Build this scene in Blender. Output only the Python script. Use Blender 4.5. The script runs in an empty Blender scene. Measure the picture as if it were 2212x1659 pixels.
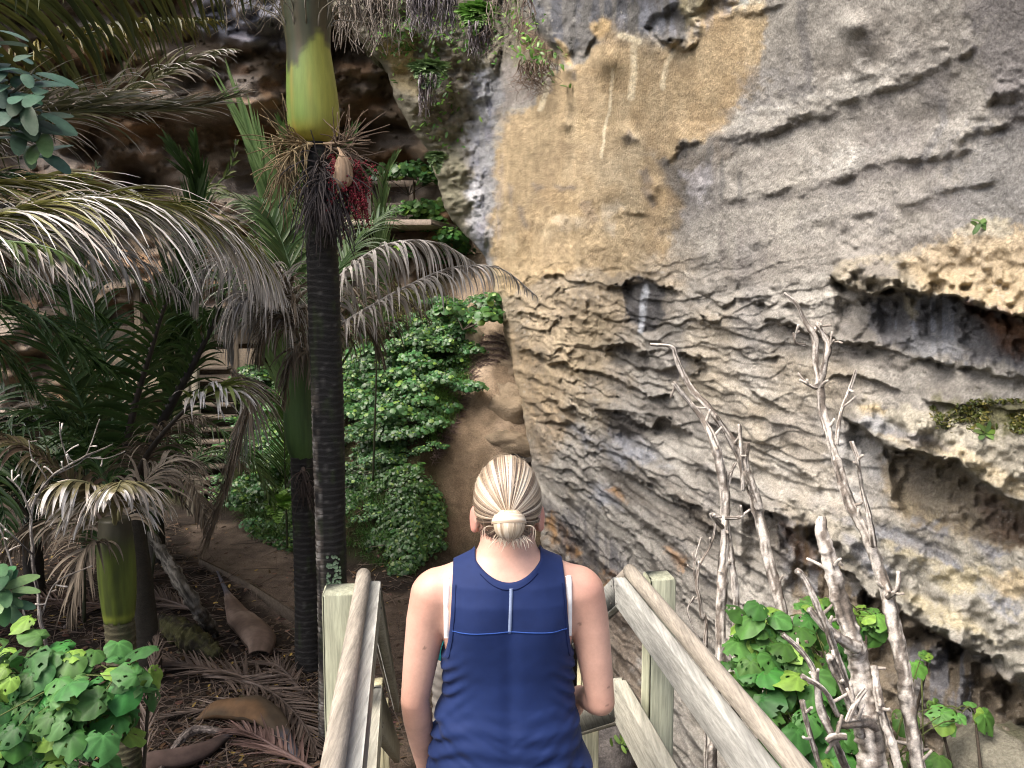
import bpy, math, random
import numpy as np
import openvdb
from mathutils import Vector

# ------------------------------------------------------------------ camera, sky, sun, exposure
scene = bpy.context.scene
COL = scene.collection
CAM = np.array([0.0, 0.0, 1.7])
PITCH = math.radians(5.24)
FPX = 1739.0                      # focal length in units of a 2212 px wide picture
cam_d = bpy.data.cameras.new("camera")
cam_d.sensor_width = 36.0
cam_d.lens = 36.0 * FPX / 2212.0
cam_d.clip_start = 0.05
cam_d.clip_end = 500.0
cam = bpy.data.objects.new("camera", cam_d)
COL.objects.link(cam)
cam.location = CAM
cam.rotation_euler = (math.radians(90) - PITCH, 0, 0)
scene.camera = cam

SUN_EL, SUN_AZ = math.radians(56), math.radians(238)     # azimuth clockwise from +Y: behind the camera, to the left
world = bpy.data.worlds.new("World")
scene.world = world
world.use_nodes = True
wn = world.node_tree
sky = wn.nodes.new("ShaderNodeTexSky")
sky.sky_type = 'NISHITA'
sky.sun_disc = False
sky.sun_elevation = SUN_EL
sky.sun_rotation = SUN_AZ
sky.air_density = 0.7
sky.dust_density = 6.0
sky.ozone_density = 0.3
bg = wn.nodes["Background"]
bg.inputs[1].default_value = 0.15
wn.links.new(sky.outputs[0], bg.inputs[0])
sun_d = bpy.data.lights.new("sun", 'SUN')
sun_d.energy = 1.5
sun_d.angle = math.radians(45)
sun_d.color = (1.0, 0.96, 0.9)
sun = bpy.data.objects.new("sun", sun_d)
COL.objects.link(sun)
_sd = Vector((math.sin(SUN_AZ) * math.cos(SUN_EL), math.cos(SUN_AZ) * math.cos(SUN_EL), math.sin(SUN_EL)))
sun.rotation_euler = _sd.to_track_quat('Z', 'Y').to_euler()
scene.view_settings.view_transform = 'Standard'
scene.view_settings.look = 'None'
scene.view_settings.exposure = 1.4
scene.view_settings.gamma = 1.0
scene.render.engine = 'CYCLES'
scene.cycles.use_denoising = True
scene.cycles.filter_width = 1.1
scene.cycles.sample_clamp_indirect = 4.0
scene.cycles.max_bounces = 6
scene.cycles.diffuse_bounces = 3
scene.cycles.glossy_bounces = 2
scene.cycles.transmission_bounces = 3
scene.cycles.transparent_max_bounces = 4

# ------------------------------------------------------------------ helpers
RS = np.random.RandomState
rng = RS(7)

def A(*v):
    return np.array(v, dtype=float)

def at(px, py, Y):
    """world point seen at photo position (px, py) (2212 px wide) at world depth Y"""
    px, py, Y = np.broadcast_arrays(np.asarray(px, float), np.asarray(py, float), np.asarray(Y, float))
    cx = (px - 1106.0) / FPX
    cy = -(py - 829.5) / FPX
    dy = math.cos(PITCH) + cy * math.sin(PITCH)
    dz = -math.sin(PITCH) + cy * math.cos(PITCH)
    t = Y / dy
    return np.stack([CAM[0] + cx * t, CAM[1] + Y, CAM[2] + dz * t], -1)

def _hash(ix, iy, iz, seed):
    h = (ix.astype(np.uint32) * np.uint32(374761393) + iy.astype(np.uint32) * np.uint32(668265263)
         + iz.astype(np.uint32) * np.uint32(2246822519) + np.uint32((seed * 3266489917) & 0xffffffff))
    h ^= h >> np.uint32(15); h *= np.uint32(2246822519)
    h ^= h >> np.uint32(13); h *= np.uint32(3266489917)
    h ^= h >> np.uint32(16)
    return h.astype(np.float64) / 4294967295.0

def vnoise(p, seed=0):
    p = np.asarray(p, float)
    fl = np.floor(p)
    f = p - fl
    i = fl.astype(np.int64)
    u = f * f * f * (f * (f * 6 - 15) + 10)
    r = 0
    for dx in (0, 1):
        wx = u[..., 0] if dx else 1 - u[..., 0]
        for dy in (0, 1):
            wy = u[..., 1] if dy else 1 - u[..., 1]
            for dz in (0, 1):
                wz = u[..., 2] if dz else 1 - u[..., 2]
                r = r + wx * wy * wz * _hash(i[..., 0] + dx, i[..., 1] + dy, i[..., 2] + dz, seed)
    return r * 2 - 1

def fbm(p, oct=4, seed=0, gain=0.5, lac=2.03):
    p = np.asarray(p, float)
    a, s, n = 1.0, 0, 0
    for o in range(oct):
        s = s + a * vnoise(p, seed + o * 17)
        n += a
        a *= gain
        p = p * lac + 13.7
    return s / n * 1.6

def sstep(a, b, x):
    t = np.clip((x - a) / (b - a), 0, 1)
    return t * t * (3 - 2 * t)

def lerp(a, b, t):
    return a + (b - a) * t

def poly_sd(px, py, poly):
    """signed distance to a polygon, negative inside"""
    P = np.asarray(poly, float)
    d = np.full(px.shape, 1e18)
    ins = np.zeros(px.shape, bool)
    n = len(P)
    for i in range(n):
        a, b = P[i], P[(i + 1) % n]
        ex, ey = b - a
        wx, wy = px - a[0], py - a[1]
        t = np.clip((wx * ex + wy * ey) / (ex * ex + ey * ey + 1e-12), 0, 1)
        d = np.minimum(d, (wx - ex * t) ** 2 + (wy - ey * t) ** 2)
        c = ((a[1] <= py) != (b[1] <= py))
        if ey != 0:
            ins ^= c & (px < a[0] + ex * (py - a[1]) / ey)
    d = np.sqrt(d)
    return np.where(ins, -d, d)

def line_sd(px, py, pts):
    P = np.asarray(pts, float)
    d = np.full(px.shape, 1e18)
    for a, b in zip(P[:-1], P[1:]):
        ex, ey = b - a
        wx, wy = px - a[0], py - a[1]
        t = np.clip((wx * ex + wy * ey) / (ex * ex + ey * ey + 1e-12), 0, 1)
        d = np.minimum(d, (wx - ex * t) ** 2 + (wy - ey * t) ** 2)
    return np.sqrt(d)

def spline(pts, n):
    """Catmull-Rom through pts, n samples, roughly even in arc length"""
    P = np.asarray(pts, float)
    if len(P) == 2:
        t = np.linspace(0, 1, n)[:, None]
        return P[0] * (1 - t) + P[1] * t
    Q = np.vstack([2 * P[0] - P[1], P, 2 * P[-1] - P[-2]])
    out = []
    for i in range(1, len(Q) - 2):
        t = np.linspace(0, 1, 24, endpoint=False)[:, None]
        p0, p1, p2, p3 = Q[i - 1], Q[i], Q[i + 1], Q[i + 2]
        out.append(0.5 * (2 * p1 + (p2 - p0) * t + (2 * p0 - 5 * p1 + 4 * p2 - p3) * t ** 2 + (3 * p1 - p0 - 3 * p2 + p3) * t ** 3))
    out.append(P[-1:])
    C = np.vstack(out)
    L = np.r_[0, np.cumsum(np.linalg.norm(np.diff(C[:, :3], axis=0), axis=1))]
    s = np.linspace(0, L[-1], n)
    return np.stack([np.interp(s, L, C[:, k]) for k in range(C.shape[1])], -1)

def norm(v):
    v = np.asarray(v, float)
    return v / (np.linalg.norm(v, axis=-1, keepdims=True) + 1e-12)

class MB:
    """collects geometry for one mesh"""
    def __init__(s):
        s.V, s.C, s.Q, s.T, s.n = [], [], [], [], 0
    def add(s, V, Q=None, T=None, C=(0.5, 0.5, 0.5)):
        V = np.asarray(V, float).reshape(-1, 3)
        C = np.asarray(C, float)
        if C.ndim == 1:
            C = np.tile(C, (len(V), 1))
        if Q is not None and len(Q): s.Q.append(np.asarray(Q, int).reshape(-1, 4) + s.n)
        if T is not None and len(T): s.T.append(np.asarray(T, int).reshape(-1, 3) + s.n)
        s.V.append(V); s.C.append(C.reshape(-1, 3)); s.n += len(V)
    def grid(s, G, C=(0.5, 0.5, 0.5), wrap=False):
        """G: (r, c, 3) grid of points"""
        r, c = G.shape[:2]
        i = np.arange(r * c).reshape(r, c)
        if wrap:
            i = np.concatenate([i, i[:, :1]], 1)
        q = np.stack([i[:-1, :-1], i[:-1, 1:], i[1:, 1:], i[1:, :-1]], -1).reshape(-1, 4)
        C = np.asarray(C, float)
        if C.ndim == 3: C = C.reshape(-1, 3)
        s.add(G.reshape(-1, 3), q, None, C)
    def tube(s, P, R, C=(0.5, 0.5, 0.5), k=8, cap=True, wob=0, seed=0):
        P = np.asarray(P, float); n = len(P)
        R = np.broadcast_to(np.asarray(R, float), (n,)) if np.ndim(R) < 2 else R
        T = norm(np.gradient(P, axis=0))
        ref = A(0, 0, 1) if abs(T[0][2]) < 0.9 else A(1, 0, 0)
        u = norm(np.cross(T[0], ref)); U = []
        for t in T:
            u = norm(u - t * np.dot(u, t)); U.append(u)
        U = np.array(U); W = np.cross(T, U)
        a = np.linspace(0, 2 * np.pi, k, endpoint=False)
        rr = R[:, None] * np.ones(k)[None]
        if wob:
            q = np.stack([np.cos(a)[None] * 1.3 + np.zeros((n, 1)), np.sin(a)[None] * 1.3 + np.zeros((n, 1)),
                          np.arange(n)[:, None] * 0.35 + np.zeros((1, k))], -1)
            rr = rr * (1 + wob * fbm(q, 3, seed))
        G = P[:, None] + rr[..., None] * (np.cos(a)[None, :, None] * U[:, None] + np.sin(a)[None, :, None] * W[:, None])
        C = np.asarray(C, float)
        if C.ndim == 2: C = np.repeat(C[:, None], k, 1)
        b = s.n
        s.grid(G, C, wrap=True)
        if cap:
            c0 = C[0, 0] if C.ndim == 3 else C
            c1 = C[-1, 0] if C.ndim == 3 else C
            for ring, p, c, fl in ((0, P[0], c0, 1), (n - 1, P[-1], c1, 0)):
                m = s.n
                s.add([p], C=c)
                ids = b + ring * k + np.arange(k)
                nx = np.roll(ids, -1)
                t = np.stack([np.full(k, m), nx, ids] if fl else [np.full(k, m), ids, nx], -1)
                s.T.append(t)
    def box(s, c, ax, half, C=(0.5, 0.5, 0.5), bev=0.004):
        """box at c with axes ax (3 rows) and half sizes, chamfered edges"""
        c = np.asarray(c, float); ax = np.asarray(ax, float); h = np.asarray(half, float)
        bev = min(bev, *(h * 0.6))
        V = []
        idx = {}
        for sx in (-1, 1):
            for sy in (-1, 1):
                for sz in (-1, 1):
                    for k in range(3):
                        q = np.array([sx, sy, sz], float) * (h - bev)
                        q[k] = (sx, sy, sz)[k] * h[k]
                        idx[(sx, sy, sz, k)] = len(V); V.append(c + q @ ax)
        Q, T = [], []
        for k in range(3):
            o = [j for j in range(3) if j != k]
            for sg in (-1, 1):
                def key(a, b):
                    v = [0, 0, 0]; v[k] = sg; v[o[0]] = a; v[o[1]] = b
                    return idx[(*v, k)]
                Q.append([key(-1, -1), key(1, -1), key(1, 1), key(-1, 1)])
            # edges along k
            for a in (-1, 1):
                for b in (-1, 1):
                    v0 = [0, 0, 0]; v0[o[0]] = a; v0[o[1]] = b
                    v1 = list(v0); v0[k] = -1; v1[k] = 1
                    Q.append([idx[(*v0, o[0])], idx[(*v1, o[0])], idx[(*v1, o[1])], idx[(*v0, o[1])]])
        for sx in (-1, 1):
            for sy in (-1, 1):
                for sz in (-1, 1):
                    T.append([idx[(sx, sy, sz, k)] for k in range(3)])
        s.add(V, Q, T, C)
    def build(s, name, mat, parent=None, base=None, smooth=True, fix=False):
        V = np.concatenate(s.V) if s.V else np.zeros((0, 3))
        C = np.concatenate(s.C) if s.C else np.zeros((0, 3))
        off = A(0, 0, 0) if base is None else np.asarray(base, float)
        if parent is not None and base is None:
            off = np.array(PBASE[parent.name])
        Q = np.concatenate(s.Q) if s.Q else np.zeros((0, 4), int)
        T = np.concatenate(s.T) if s.T else np.zeros((0, 3), int)
        me = bpy.data.meshes.new(name)
        me.vertices.add(len(V)); me.vertices.foreach_set("co", (V - off).astype(np.float32).ravel())
        nl = len(Q) * 4 + len(T) * 3
        me.loops.add(nl)
        me.loops.foreach_set("vertex_index", np.concatenate([Q.ravel(), T.ravel()]).astype(np.int32))
        me.polygons.add(len(Q) + len(T))
        me.polygons.foreach_set("loop_start", np.concatenate([np.arange(len(Q)) * 4, len(Q) * 4 + np.arange(len(T)) * 3]).astype(np.int32))
        me.polygons.foreach_set("use_smooth", np.full(len(Q) + len(T), smooth))
        me.update(calc_edges=True)
        ca = me.color_attributes.new("Col", 'FLOAT_COLOR', 'POINT')
        ca.data.foreach_set("color", np.concatenate([np.clip(C, 0, 1), np.ones((len(C), 1))], 1).astype(np.float32).ravel())
        me.validate()
        if fix:
            import bmesh
            b = bmesh.new(); b.from_mesh(me); bmesh.ops.recalc_face_normals(b, faces=b.faces); b.to_mesh(me); b.free()
        me.materials.append(mat)
        o = bpy.data.objects.new(name, me)
        COL.objects.link(o)
        PBASE[o.name] = off
        if parent is not None:
            o.parent = parent
            o.location = Vector(off - np.array(PBASE[parent.name]))
        else:
            o.location = Vector(off)
        return o

PBASE = {}

def thing(name, label, cat, loc, group=None):
    o = bpy.data.objects.new(name, None)
    o.empty_display_size = 0.1
    COL.objects.link(o)
    o.location = Vector(loc)
    PBASE[o.name] = np.asarray(loc, float)
    return tag(o, label, cat, group)

def tag(o, label=None, cat=None, group=None, kind=None):
    if label: o['label'] = label
    if cat: o['category'] = cat
    if group: o['group'] = group
    if kind: o['kind'] = kind
    return o

def dup(o, loc, rotz, scale, label=None, name=None):
    c = o.copy(); COL.objects.link(c)
    c.location = Vector(loc); c.rotation_euler = (0, 0, rotz); c.scale = (scale,) * 3
    PBASE[c.name] = np.asarray(loc, float)
    if label: c['label'] = label
    for ch in o.children:
        d = ch.copy(); COL.objects.link(d); d.parent = c
        for g in ch.children:
            e = g.copy(); COL.objects.link(e); e.parent = d
    return c

# ------------------------------------------------------------------ materials
def material(name, rough=0.7, spec=0.3, var=0.25, vscale=20.0, bump=0.0, bscale=60.0, bdist=0.01,
             trans=0.0, sss=0.0, stretch=None, coat=0.0, fine=None, sheen=0.0):
    """the object's own colours (attribute Col) with procedural variation and relief"""
    m = bpy.data.materials.new(name); m.use_nodes = True
    nt = m.node_tree; N = nt.nodes; L = nt.links
    p = N["Principled BSDF"]
    p.inputs["Roughness"].default_value = rough
    p.inputs["Specular IOR Level"].default_value = spec
    at_ = N.new("ShaderNodeAttribute"); at_.attribute_name = "Col"
    tc = N.new("ShaderNodeTexCoord")
    mp = N.new("ShaderNodeMapping")
    if stretch: mp.inputs["Scale"].default_value = stretch
    L.new(tc.outputs["Object"], mp.inputs[0])
    col = at_.outputs["Color"]
    if var:
        nz = N.new("ShaderNodeTexNoise"); nz.inputs["Scale"].default_value = vscale
        nz.inputs["Detail"].default_value = 5.0; nz.inputs["Roughness"].default_value = 0.65
        L.new(mp.outputs[0], nz.inputs["Vector"])
        mr = N.new("ShaderNodeMapRange")
        mr.inputs["From Min"].default_value = 0.25; mr.inputs["From Max"].default_value = 0.75
        mr.inputs["To Min"].default_value = 1 - var; mr.inputs["To Max"].default_value = 1 + var
        L.new(nz.outputs["Fac"], mr.inputs["Value"])
        mx = N.new("ShaderNodeVectorMath"); mx.operation = 'SCALE'
        L.new(col, mx.inputs[0]); L.new(mr.outputs[0], mx.inputs["Scale"])
        col = mx.outputs[0]
    if fine:
        nz2 = N.new("ShaderNodeTexNoise"); nz2.inputs["Scale"].default_value = fine[0]
        nz2.inputs["Detail"].default_value = 4.0; nz2.inputs["Roughness"].default_value = 0.7
        L.new(mp.outputs[0], nz2.inputs["Vector"])
        mr2 = N.new("ShaderNodeMapRange")
        mr2.inputs["From Min"].default_value = 0.3; mr2.inputs["From Max"].default_value = 0.7
        mr2.inputs["To Min"].default_value = 1 - fine[1]; mr2.inputs["To Max"].default_value = 1 + fine[1]
        L.new(nz2.outputs["Fac"], mr2.inputs["Value"])
        mx2 = N.new("ShaderNodeVectorMath"); mx2.operation = 'SCALE'
        L.new(col, mx2.inputs[0]); L.new(mr2.outputs[0], mx2.inputs["Scale"])
        col = mx2.outputs[0]
    L.new(col, p.inputs["Base Color"])
    if bump:
        nb = N.new("ShaderNodeTexNoise"); nb.inputs["Scale"].default_value = bscale
        nb.inputs["Detail"].default_value = 8.0; nb.inputs["Roughness"].default_value = 0.7
        L.new(mp.outputs[0], nb.inputs["Vector"])
        bp = N.new("ShaderNodeBump"); bp.inputs["Strength"].default_value = bump; bp.inputs["Distance"].default_value = bdist
        L.new(nb.outputs["Fac"], bp.inputs["Height"])
        L.new(bp.outputs[0], p.inputs["Normal"])
    if sss:
        p.inputs["Subsurface Weight"].default_value = sss
        p.inputs["Subsurface Radius"].default_value = (0.02, 0.008, 0.005)
        p.inputs["Subsurface Scale"].default_value = 0.5
    if coat:
        p.inputs["Coat Weight"].default_value = coat; p.inputs["Coat Roughness"].default_value = 0.25
    if sheen:
        p.inputs["Sheen Weight"].default_value = sheen
    if trans:
        tr = N.new("ShaderNodeBsdfTranslucent")
        L.new(col, tr.inputs["Color"])
        ms = N.new("ShaderNodeMixShader"); ms.inputs[0].default_value = trans
        L.new(p.outputs[0], ms.inputs[1]); L.new(tr.outputs[0], ms.inputs[2])
        L.new(ms.outputs[0], N["Material Output"].inputs["Surface"])
    return m

M_ROCK = material("sandstone", 0.9, 0.15, 0.18, 4.0, 0.9, 30.0, 0.035, fine=(75, 0.32))
M_SOIL = material("soil", 0.95, 0.1, 0.38, 5.0, 1.0, 34.0, 0.045, fine=(60, 0.42))
M_LEAF = material("leaf", 0.38, 0.5, 0.18, 14.0, 0.15, 60.0, 0.004, trans=0.25)
M_FROND = material("frond", 0.5, 0.4, 0.2, 10.0, 0.0, trans=0.12)
M_DEAD = material("dead_leaf", 0.8, 0.2, 0.25, 12.0, 0.0, trans=0.12)
M_BARK = material("bark", 0.85, 0.25, 0.35, 12.0, 0.8, 50.0, 0.012, fine=(140, 0.3))
M_TRUNK = material("palm_trunk", 0.75, 0.3, 0.35, 9.0, 0.7, 40.0, 0.012, stretch=(1, 1, 3), fine=(120, 0.3))
M_SHAFT = material("crownshaft", 0.5, 0.3, 0.22, 5.0, 0.1, 30.0, 0.01, stretch=(6, 6, 0.6))
M_WOOD = material("timber", 0.8, 0.25, 0.2, 5.0, 0.3, 30.0, 0.006)
# ------------------------------------------------------------------ the sandstone cliff
XL = np.array([(-900, 250), (-500, 450), (-100, 640), (0, 700), (60, 760), (100, 790), (150, 830), (200, 850), (270, 880), (330, 930),
               (400, 942), (450, 955), (500, 1000), (560, 1048), (620, 1070), (700, 1085), (800, 1110), (930, 1140), (1000, 1150),
               (1200, 1165), (1700, 1210), (2100, 1240)], float)
rows = np.r_[np.linspace(-900, -60, 30, endpoint=False), np.arange(-60, 1700, 2.5), np.linspace(1700, 2100, 12)]
NB = 16                                    # columns of the face that turns away at the far edge
ccol = np.r_[np.linspace(0, 1, 470), 1 + np.linspace(0, 1, 110)[1:] ** 1.15]
xl = np.interp(rows, XL[:, 0], XL[:, 1])
xl = xl + 7 * fbm(np.stack([rows / 45, rows * 0 + 3, rows * 0], -1), 4, 5)
PX = np.where(ccol[None] <= 1, xl[:, None] + (2250 - xl[:, None]) * np.minimum(ccol, 1)[None] ** 1.0, 2250 + (ccol[None] - 1) * 1500)
PY = np.repeat(rows[:, None], len(ccol), 1)

def plan_inv(px, py):
    v = 0.0847 + 2.05e-4 * (px - 1150)
    lo = 0.070
    v = lo + np.logaddexp(0, (v - lo) / 0.006) * 0.006            # bends round at the far end
    v = v + 3.2e-5 * np.clip(260 - py, 0, 900) * (v / 0.15)       # leans out overhead
    return v

inv = plan_inv(PX, PY)
YB = 1 / inv
W0 = at(PX, PY, YB)
# along-wall and height coordinates for natural bedding
S = (W0[..., 0] * -0.19 + W0[..., 1] * 0.98)
Z = W0[..., 2]
SC = YB / 1739.0                          # metres per px

ledges = [  # polyline, protrusion m, px above, px below, recess m
    ([(1430, 352), (1475, 317), (1558, 297), (1641, 293), (1741, 257), (1808, 240), (1858, 207), (1975, 180), (2025, 157), (2108, 100), (2112, 40)], .075, 70, 60, .05),
    ([(1440, 455), (1475, 447), (1575, 430), (1658, 430), (1741, 403), (1825, 377), (1941, 353), (2041, 343), (2110, 320)], .055, 55, 45, .025),
    ([(1600, 540), (1700, 500), (1800, 480), (1958, 443), (2025, 427), (2075, 407), (2180, 395)], .03, 40, 40, .015),
    ([(2125, 225), (2150, 207), (2180, 212), (2260, 205)], .10, 40, 40, .05),
    ([(2060, 325), (2080, 300), (2108, 283), (2175, 267), (2240, 255)], .07, 40, 40, .04),
    ([(2085, 30), (2100, 60), (2118, 100), (2110, 150)], .10, 30, 40, .05),
    ([(1786, 600), (1825, 620), (1885, 636), (1925, 627), (1991, 638), (2075, 644), (2141, 666), (2212, 690), (2300, 720)], .33, 62, 75, .24),
    ([(1640, 690), (1700, 700), (1781, 726), (1835, 740), (1901, 748), (1975, 765), (2050, 790), (2130, 800), (2240, 830)], .12, 22, 30, .10),
    ([(1700, 840), (1800, 812), (1900, 825), (2000, 860), (2100, 880), (2240, 885)], .06, 30, 40, .03),
    ([(1821, 903), (1880, 933), (1911, 963), (1968, 973), (2008, 980), (2068, 995), (2125, 1046), (2212, 1088), (2300, 1130)], .26, 70, 90, .24),
    ([(1600, 1085), (1655, 1106), (1708, 1136), (1765, 1138), (1808, 1216), (1875, 1283), (1941, 1313), (2008, 1363), (2075, 1396), (2141, 1420), (2175, 1468), (2260, 1500)], .30, 80, 130, .35),
    ([(1160, 606), (1237, 608), (1287, 612), (1345, 625), (1387, 598), (1441, 615), (1475, 640)], .16, 20, 40, .12),
    ([(1090, 676), (1171, 686), (1237, 716), (1287, 730), (1340, 738)], .14, 18, 22, .08),
    ([(1295, 740), (1354, 750), (1404, 766), (1471, 773), (1530, 795)], .20, 22, 38, .18),
    ([(1101, 740), (1167, 770), (1237, 788), (1304, 808), (1371, 838), (1437, 865), (1490, 900)], .18, 25, 26, .10),
    ([(1280, 873), (1354, 896), (1404, 916), (1454, 922), (1500, 950)], .22, 20, 50, .24),
    ([(1141, 850), (1190, 872), (1240, 890), (1290, 912)], .16, 22, 25, .10),
    ([(1145, 905), (1221, 918), (1287, 948), (1354, 992), (1421, 1035), (1475, 1075), (1528, 1110), (1600, 1160)], .16, 25, 26, .12),
    ([(1250, 960), (1287, 975), (1337, 1012), (1404, 1050), (1475, 1092), (1528, 1140), (1591, 1206), (1675, 1270)], .14, 18, 35, .12),
    ([(1475, 793), (1541, 806), (1591, 820), (1641, 846), (1675, 880), (1720, 900)], .10, 22, 24, .06),
    ([(1500, 905), (1585, 940), (1641, 968), (1695, 992), (1760, 1030)], .08, 22, 24, .05),
    ([(1475, 733), (1558, 753), (1625, 768), (1700, 780)], .07, 18, 18, .05),
    ([(1500, 625), (1540, 640), (1560, 655), (1608, 648), (1681, 658), (1751, 665)], .07, 18, 20, .05),
    ([(1495, 670), (1520, 690), (1570, 684), (1612, 692)], .10, 16, 16, .07),
    ([(1180, 1010), (1260, 1060), (1330, 1130), (1400, 1200), (1470, 1280), (1560, 1370)], .12, 25, 30, .08),
    ([(1190, 1100), (1250, 1160), (1320, 1240), (1390, 1340), (1470, 1450)], .12, 25, 34, .10),
    ([(1350, 1100), (1430, 1160), (1500, 1230), (1580, 1310), (1650, 1400)], .12, 22, 34, .10),
    ([(1330, 1280), (1400, 1370), (1460, 1470), (1520, 1580)], .12, 22, 36, .10),
    ([(1500, 1400), (1570, 1480), (1640, 1580), (1700, 1680)], .14, 30, 50, .12),
    ([(1500, 1000), (1570, 1030), (1640, 1060)], .07, 20, 20, .04),
    ([(1195, 400), (1225, 406), (1240, 400)], .10, 14, 12, .05),
    ([(1318, 474), (1364, 465), (1416, 461)], .13, 16, 12, .07),
    ([(1230, 535), (1290, 528), (1330, 540)], .07, 16, 12, .04),
    ([(1085, 470), (1110, 500), (1150, 512)], .05, 14, 14, .03),
    ([(1265, 85), (1290, 110), (1330, 90)], .16, 18, 20, .10),
    ([(1395, 70), (1440, 100), (1490, 95), (1520, 60)], .30, 40, 30, .12),
    ([(1130, 40), (1200, 100), (1250, 130), (1300, 60)], .25, 60, 30, .10),
    ([(1560, 40), (1640, 30), (1700, 0)], .08, 30, 30, .03),
]
D = np.zeros_like(PX)
pxn = PX + 10 * fbm(np.stack([PX / 60, PY / 60, PX * 0], -1), 3, 11)
pyn = PY + (9 + 8 * sstep(3.5, 6, YB)) * fbm(np.stack([PX / 48, PY / 48, PX * 0 + 5], -1), 5, 12, .6)
under = np.zeros_like(PX)
for pts, amp, hu, hd, rec in ledges:
    P = np.array(pts, float)
    x0, x1 = P[:, 0].min(), P[:, 0].max()
    ly = np.interp(pxn, P[:, 0], P[:, 1]) if np.all(np.diff(P[:, 0]) > 0) else np.interp(pxn, *P[np.argsort(P[:, 0])].T)
    dv = pyn - ly
    w = sstep(x0 - 6, x0 + 30, PX) * (1 - sstep(x1 - 40, x1 + 6, PX))
    prof = np.where(dv < 0, amp * np.exp(dv / hu), -rec * np.exp(-dv / hd))
    # lip is a steep step over ~5 px
    sw = 3 if P[:, 1].mean() > 560 else 12
    mixv = sstep(-sw, sw, dv)
    prof = lerp(amp * np.exp(np.minimum(dv, 0) / hu), -rec * np.exp(-np.maximum(dv, 0) / hd), mixv)
    lipn = np.clip(.72 + 1.1 * fbm(np.stack([PX / 48, PY / 48, PX * 0 + x0 * .01], -1), 3, int(x0) % 97), .12, 1.5)
    D += (.78 if P[:, 1].mean() < 590 else .88) * w * prof * lipn
    under = np.maximum(under, w * mixv * np.exp(-np.maximum(dv, 0) / hd) * min(1, rec / .15))
# pockets: dark hollows
for poly, dep in [
    ([(1347, 618), (1395, 600), (1444, 625), (1430, 700), (1400, 722), (1350, 690)], .30),
    ([(1305, 745), (1420, 770), (1410, 800), (1330, 800)], .25),
    ([(1288, 880), (1400, 915), (1395, 955), (1330, 950), (1295, 920)], .35),
    ([(1880, 645), (2110, 650), (2230, 700), (2230, 780), (1990, 740), (1900, 720)], .22),
    ([(1915, 975), (2060, 1000), (2212, 1100), (2230, 1190), (1960, 1120), (1920, 1080)], .28),
    ([(1660, 1110), (1760, 1150), (1860, 1290), (1780, 1290), (1690, 1190)], .28),
    ([(1395, 60), (1420, 20), (1470, 0), (1500, 50), (1460, 90), (1410, 95)], .40),
    ([(1480, 30), (1540, -5), (1600, 0), (1570, 30), (1520, 45)], .30),
]:
    sd = poly_sd(pxn, pyn, poly)
    D -= .5 * dep * (1 - sstep(-16, 6, sd))
# knobs on the yellow face
for cx, cy, r, a in [(1222, 268, 14, .16), (1352, 290, 16, .16), (1230, 150, 14, .1), (1372, 300, 10, .06), (1158, 480, 16, .10), (1240, 478, 22, .12), (1200, 490, 14, .09), (1415, 400, 14, .10),
                     (1405, 420, 10, .1), (1840, 55, 26, .10), (1885, 135, 24, -.06), (1310, 130, 30, .18), (1100, 420, 14, .1), (1130, 300, 40, .1), (1450, 300, 60, .1)]:
    D += a * np.exp(-(((PX - cx) / r) ** 2 + ((PY - cy) / r) ** 2))
# natural relief: bedding (stretched along the wall) and lumps
upper = (1 - sstep(430, 600, PY)) * sstep(1450, 1600, PX)
smooth_face = (1 - .35 * upper) - 0.72 * (1 - sstep(-20, 30, poly_sd(PX, PY, [(1075, 310), (1150, 215), (1215, 140), (1430, 105), (1560, 20), (1640, 60), (1580, 260), (1430, 350), (1440, 420), (1250, 440), (1080, 430)])))
low = sstep(520, 640, PY + (PX - 1500) * 0.05)
bed = fbm(np.stack([S * 0.45, Z * 4.2, S * 0 + 2], -1), 5, 21, 0.55)
lump = fbm(np.stack([S * 0.9, Z * 1.1, W0[..., 0] * 0.5], -1), 5, 31, 0.5)
fine = fbm(np.stack([S * 9, Z * 12, S * 0], -1), 4, 41, 0.6)
rid = 1 - np.abs(fbm(np.stack([S * 1.6, Z * 4.5, S * 0 + 9], -1), 4, 51, 0.55))
nearf = np.clip(YB / 6.0 - .25 * (1 - sstep(3.2, 5.5, YB)), 0.25, 1.6)
D += smooth_face * nearf * (0.11 * lump + 0.06 * bed * (0.3 + low) + 0.05 * (rid - 0.6) * (0.15 + low) + 0.010 * fine)
D += 0.006 * nearf * fine
for fq, am, sd_ in ((2.6, .085, 301), (6.2, .060, 302), (13, .030, 303)):
    ph = (Z + .16 * fbm(np.stack([S * .45, Z * .3, S * 0], -1), 3, sd_) + .06 * fbm(np.stack([S * 2.2, Z * 2.2, S * 0], -1), 3, sd_ + 5)) * fq
    fr_ = ph - np.floor(ph)
    mk = sstep(-.35, .25, fbm(np.stack([S * .45, np.floor(ph) * 3.7, S * 0 + fq], -1), 3, sd_ + 9))
    lip = sstep(0, .05, fr_) * (1 - fr_) ** 1.6 + (1 - sstep(0, .05, fr_)) * 0
    D += am * nearf * (.25 + .75 * sstep(3.0, 6.0, YB)) * lip * mk * (low * .95 + .05) * (1 - .6 * (1 - sstep(-20, 30, poly_sd(PX, PY, [(1700, 1100), (2250, 1200), (2250, 1480), (1900, 1290)]))))
D += low * nearf * .012 * fine
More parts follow.
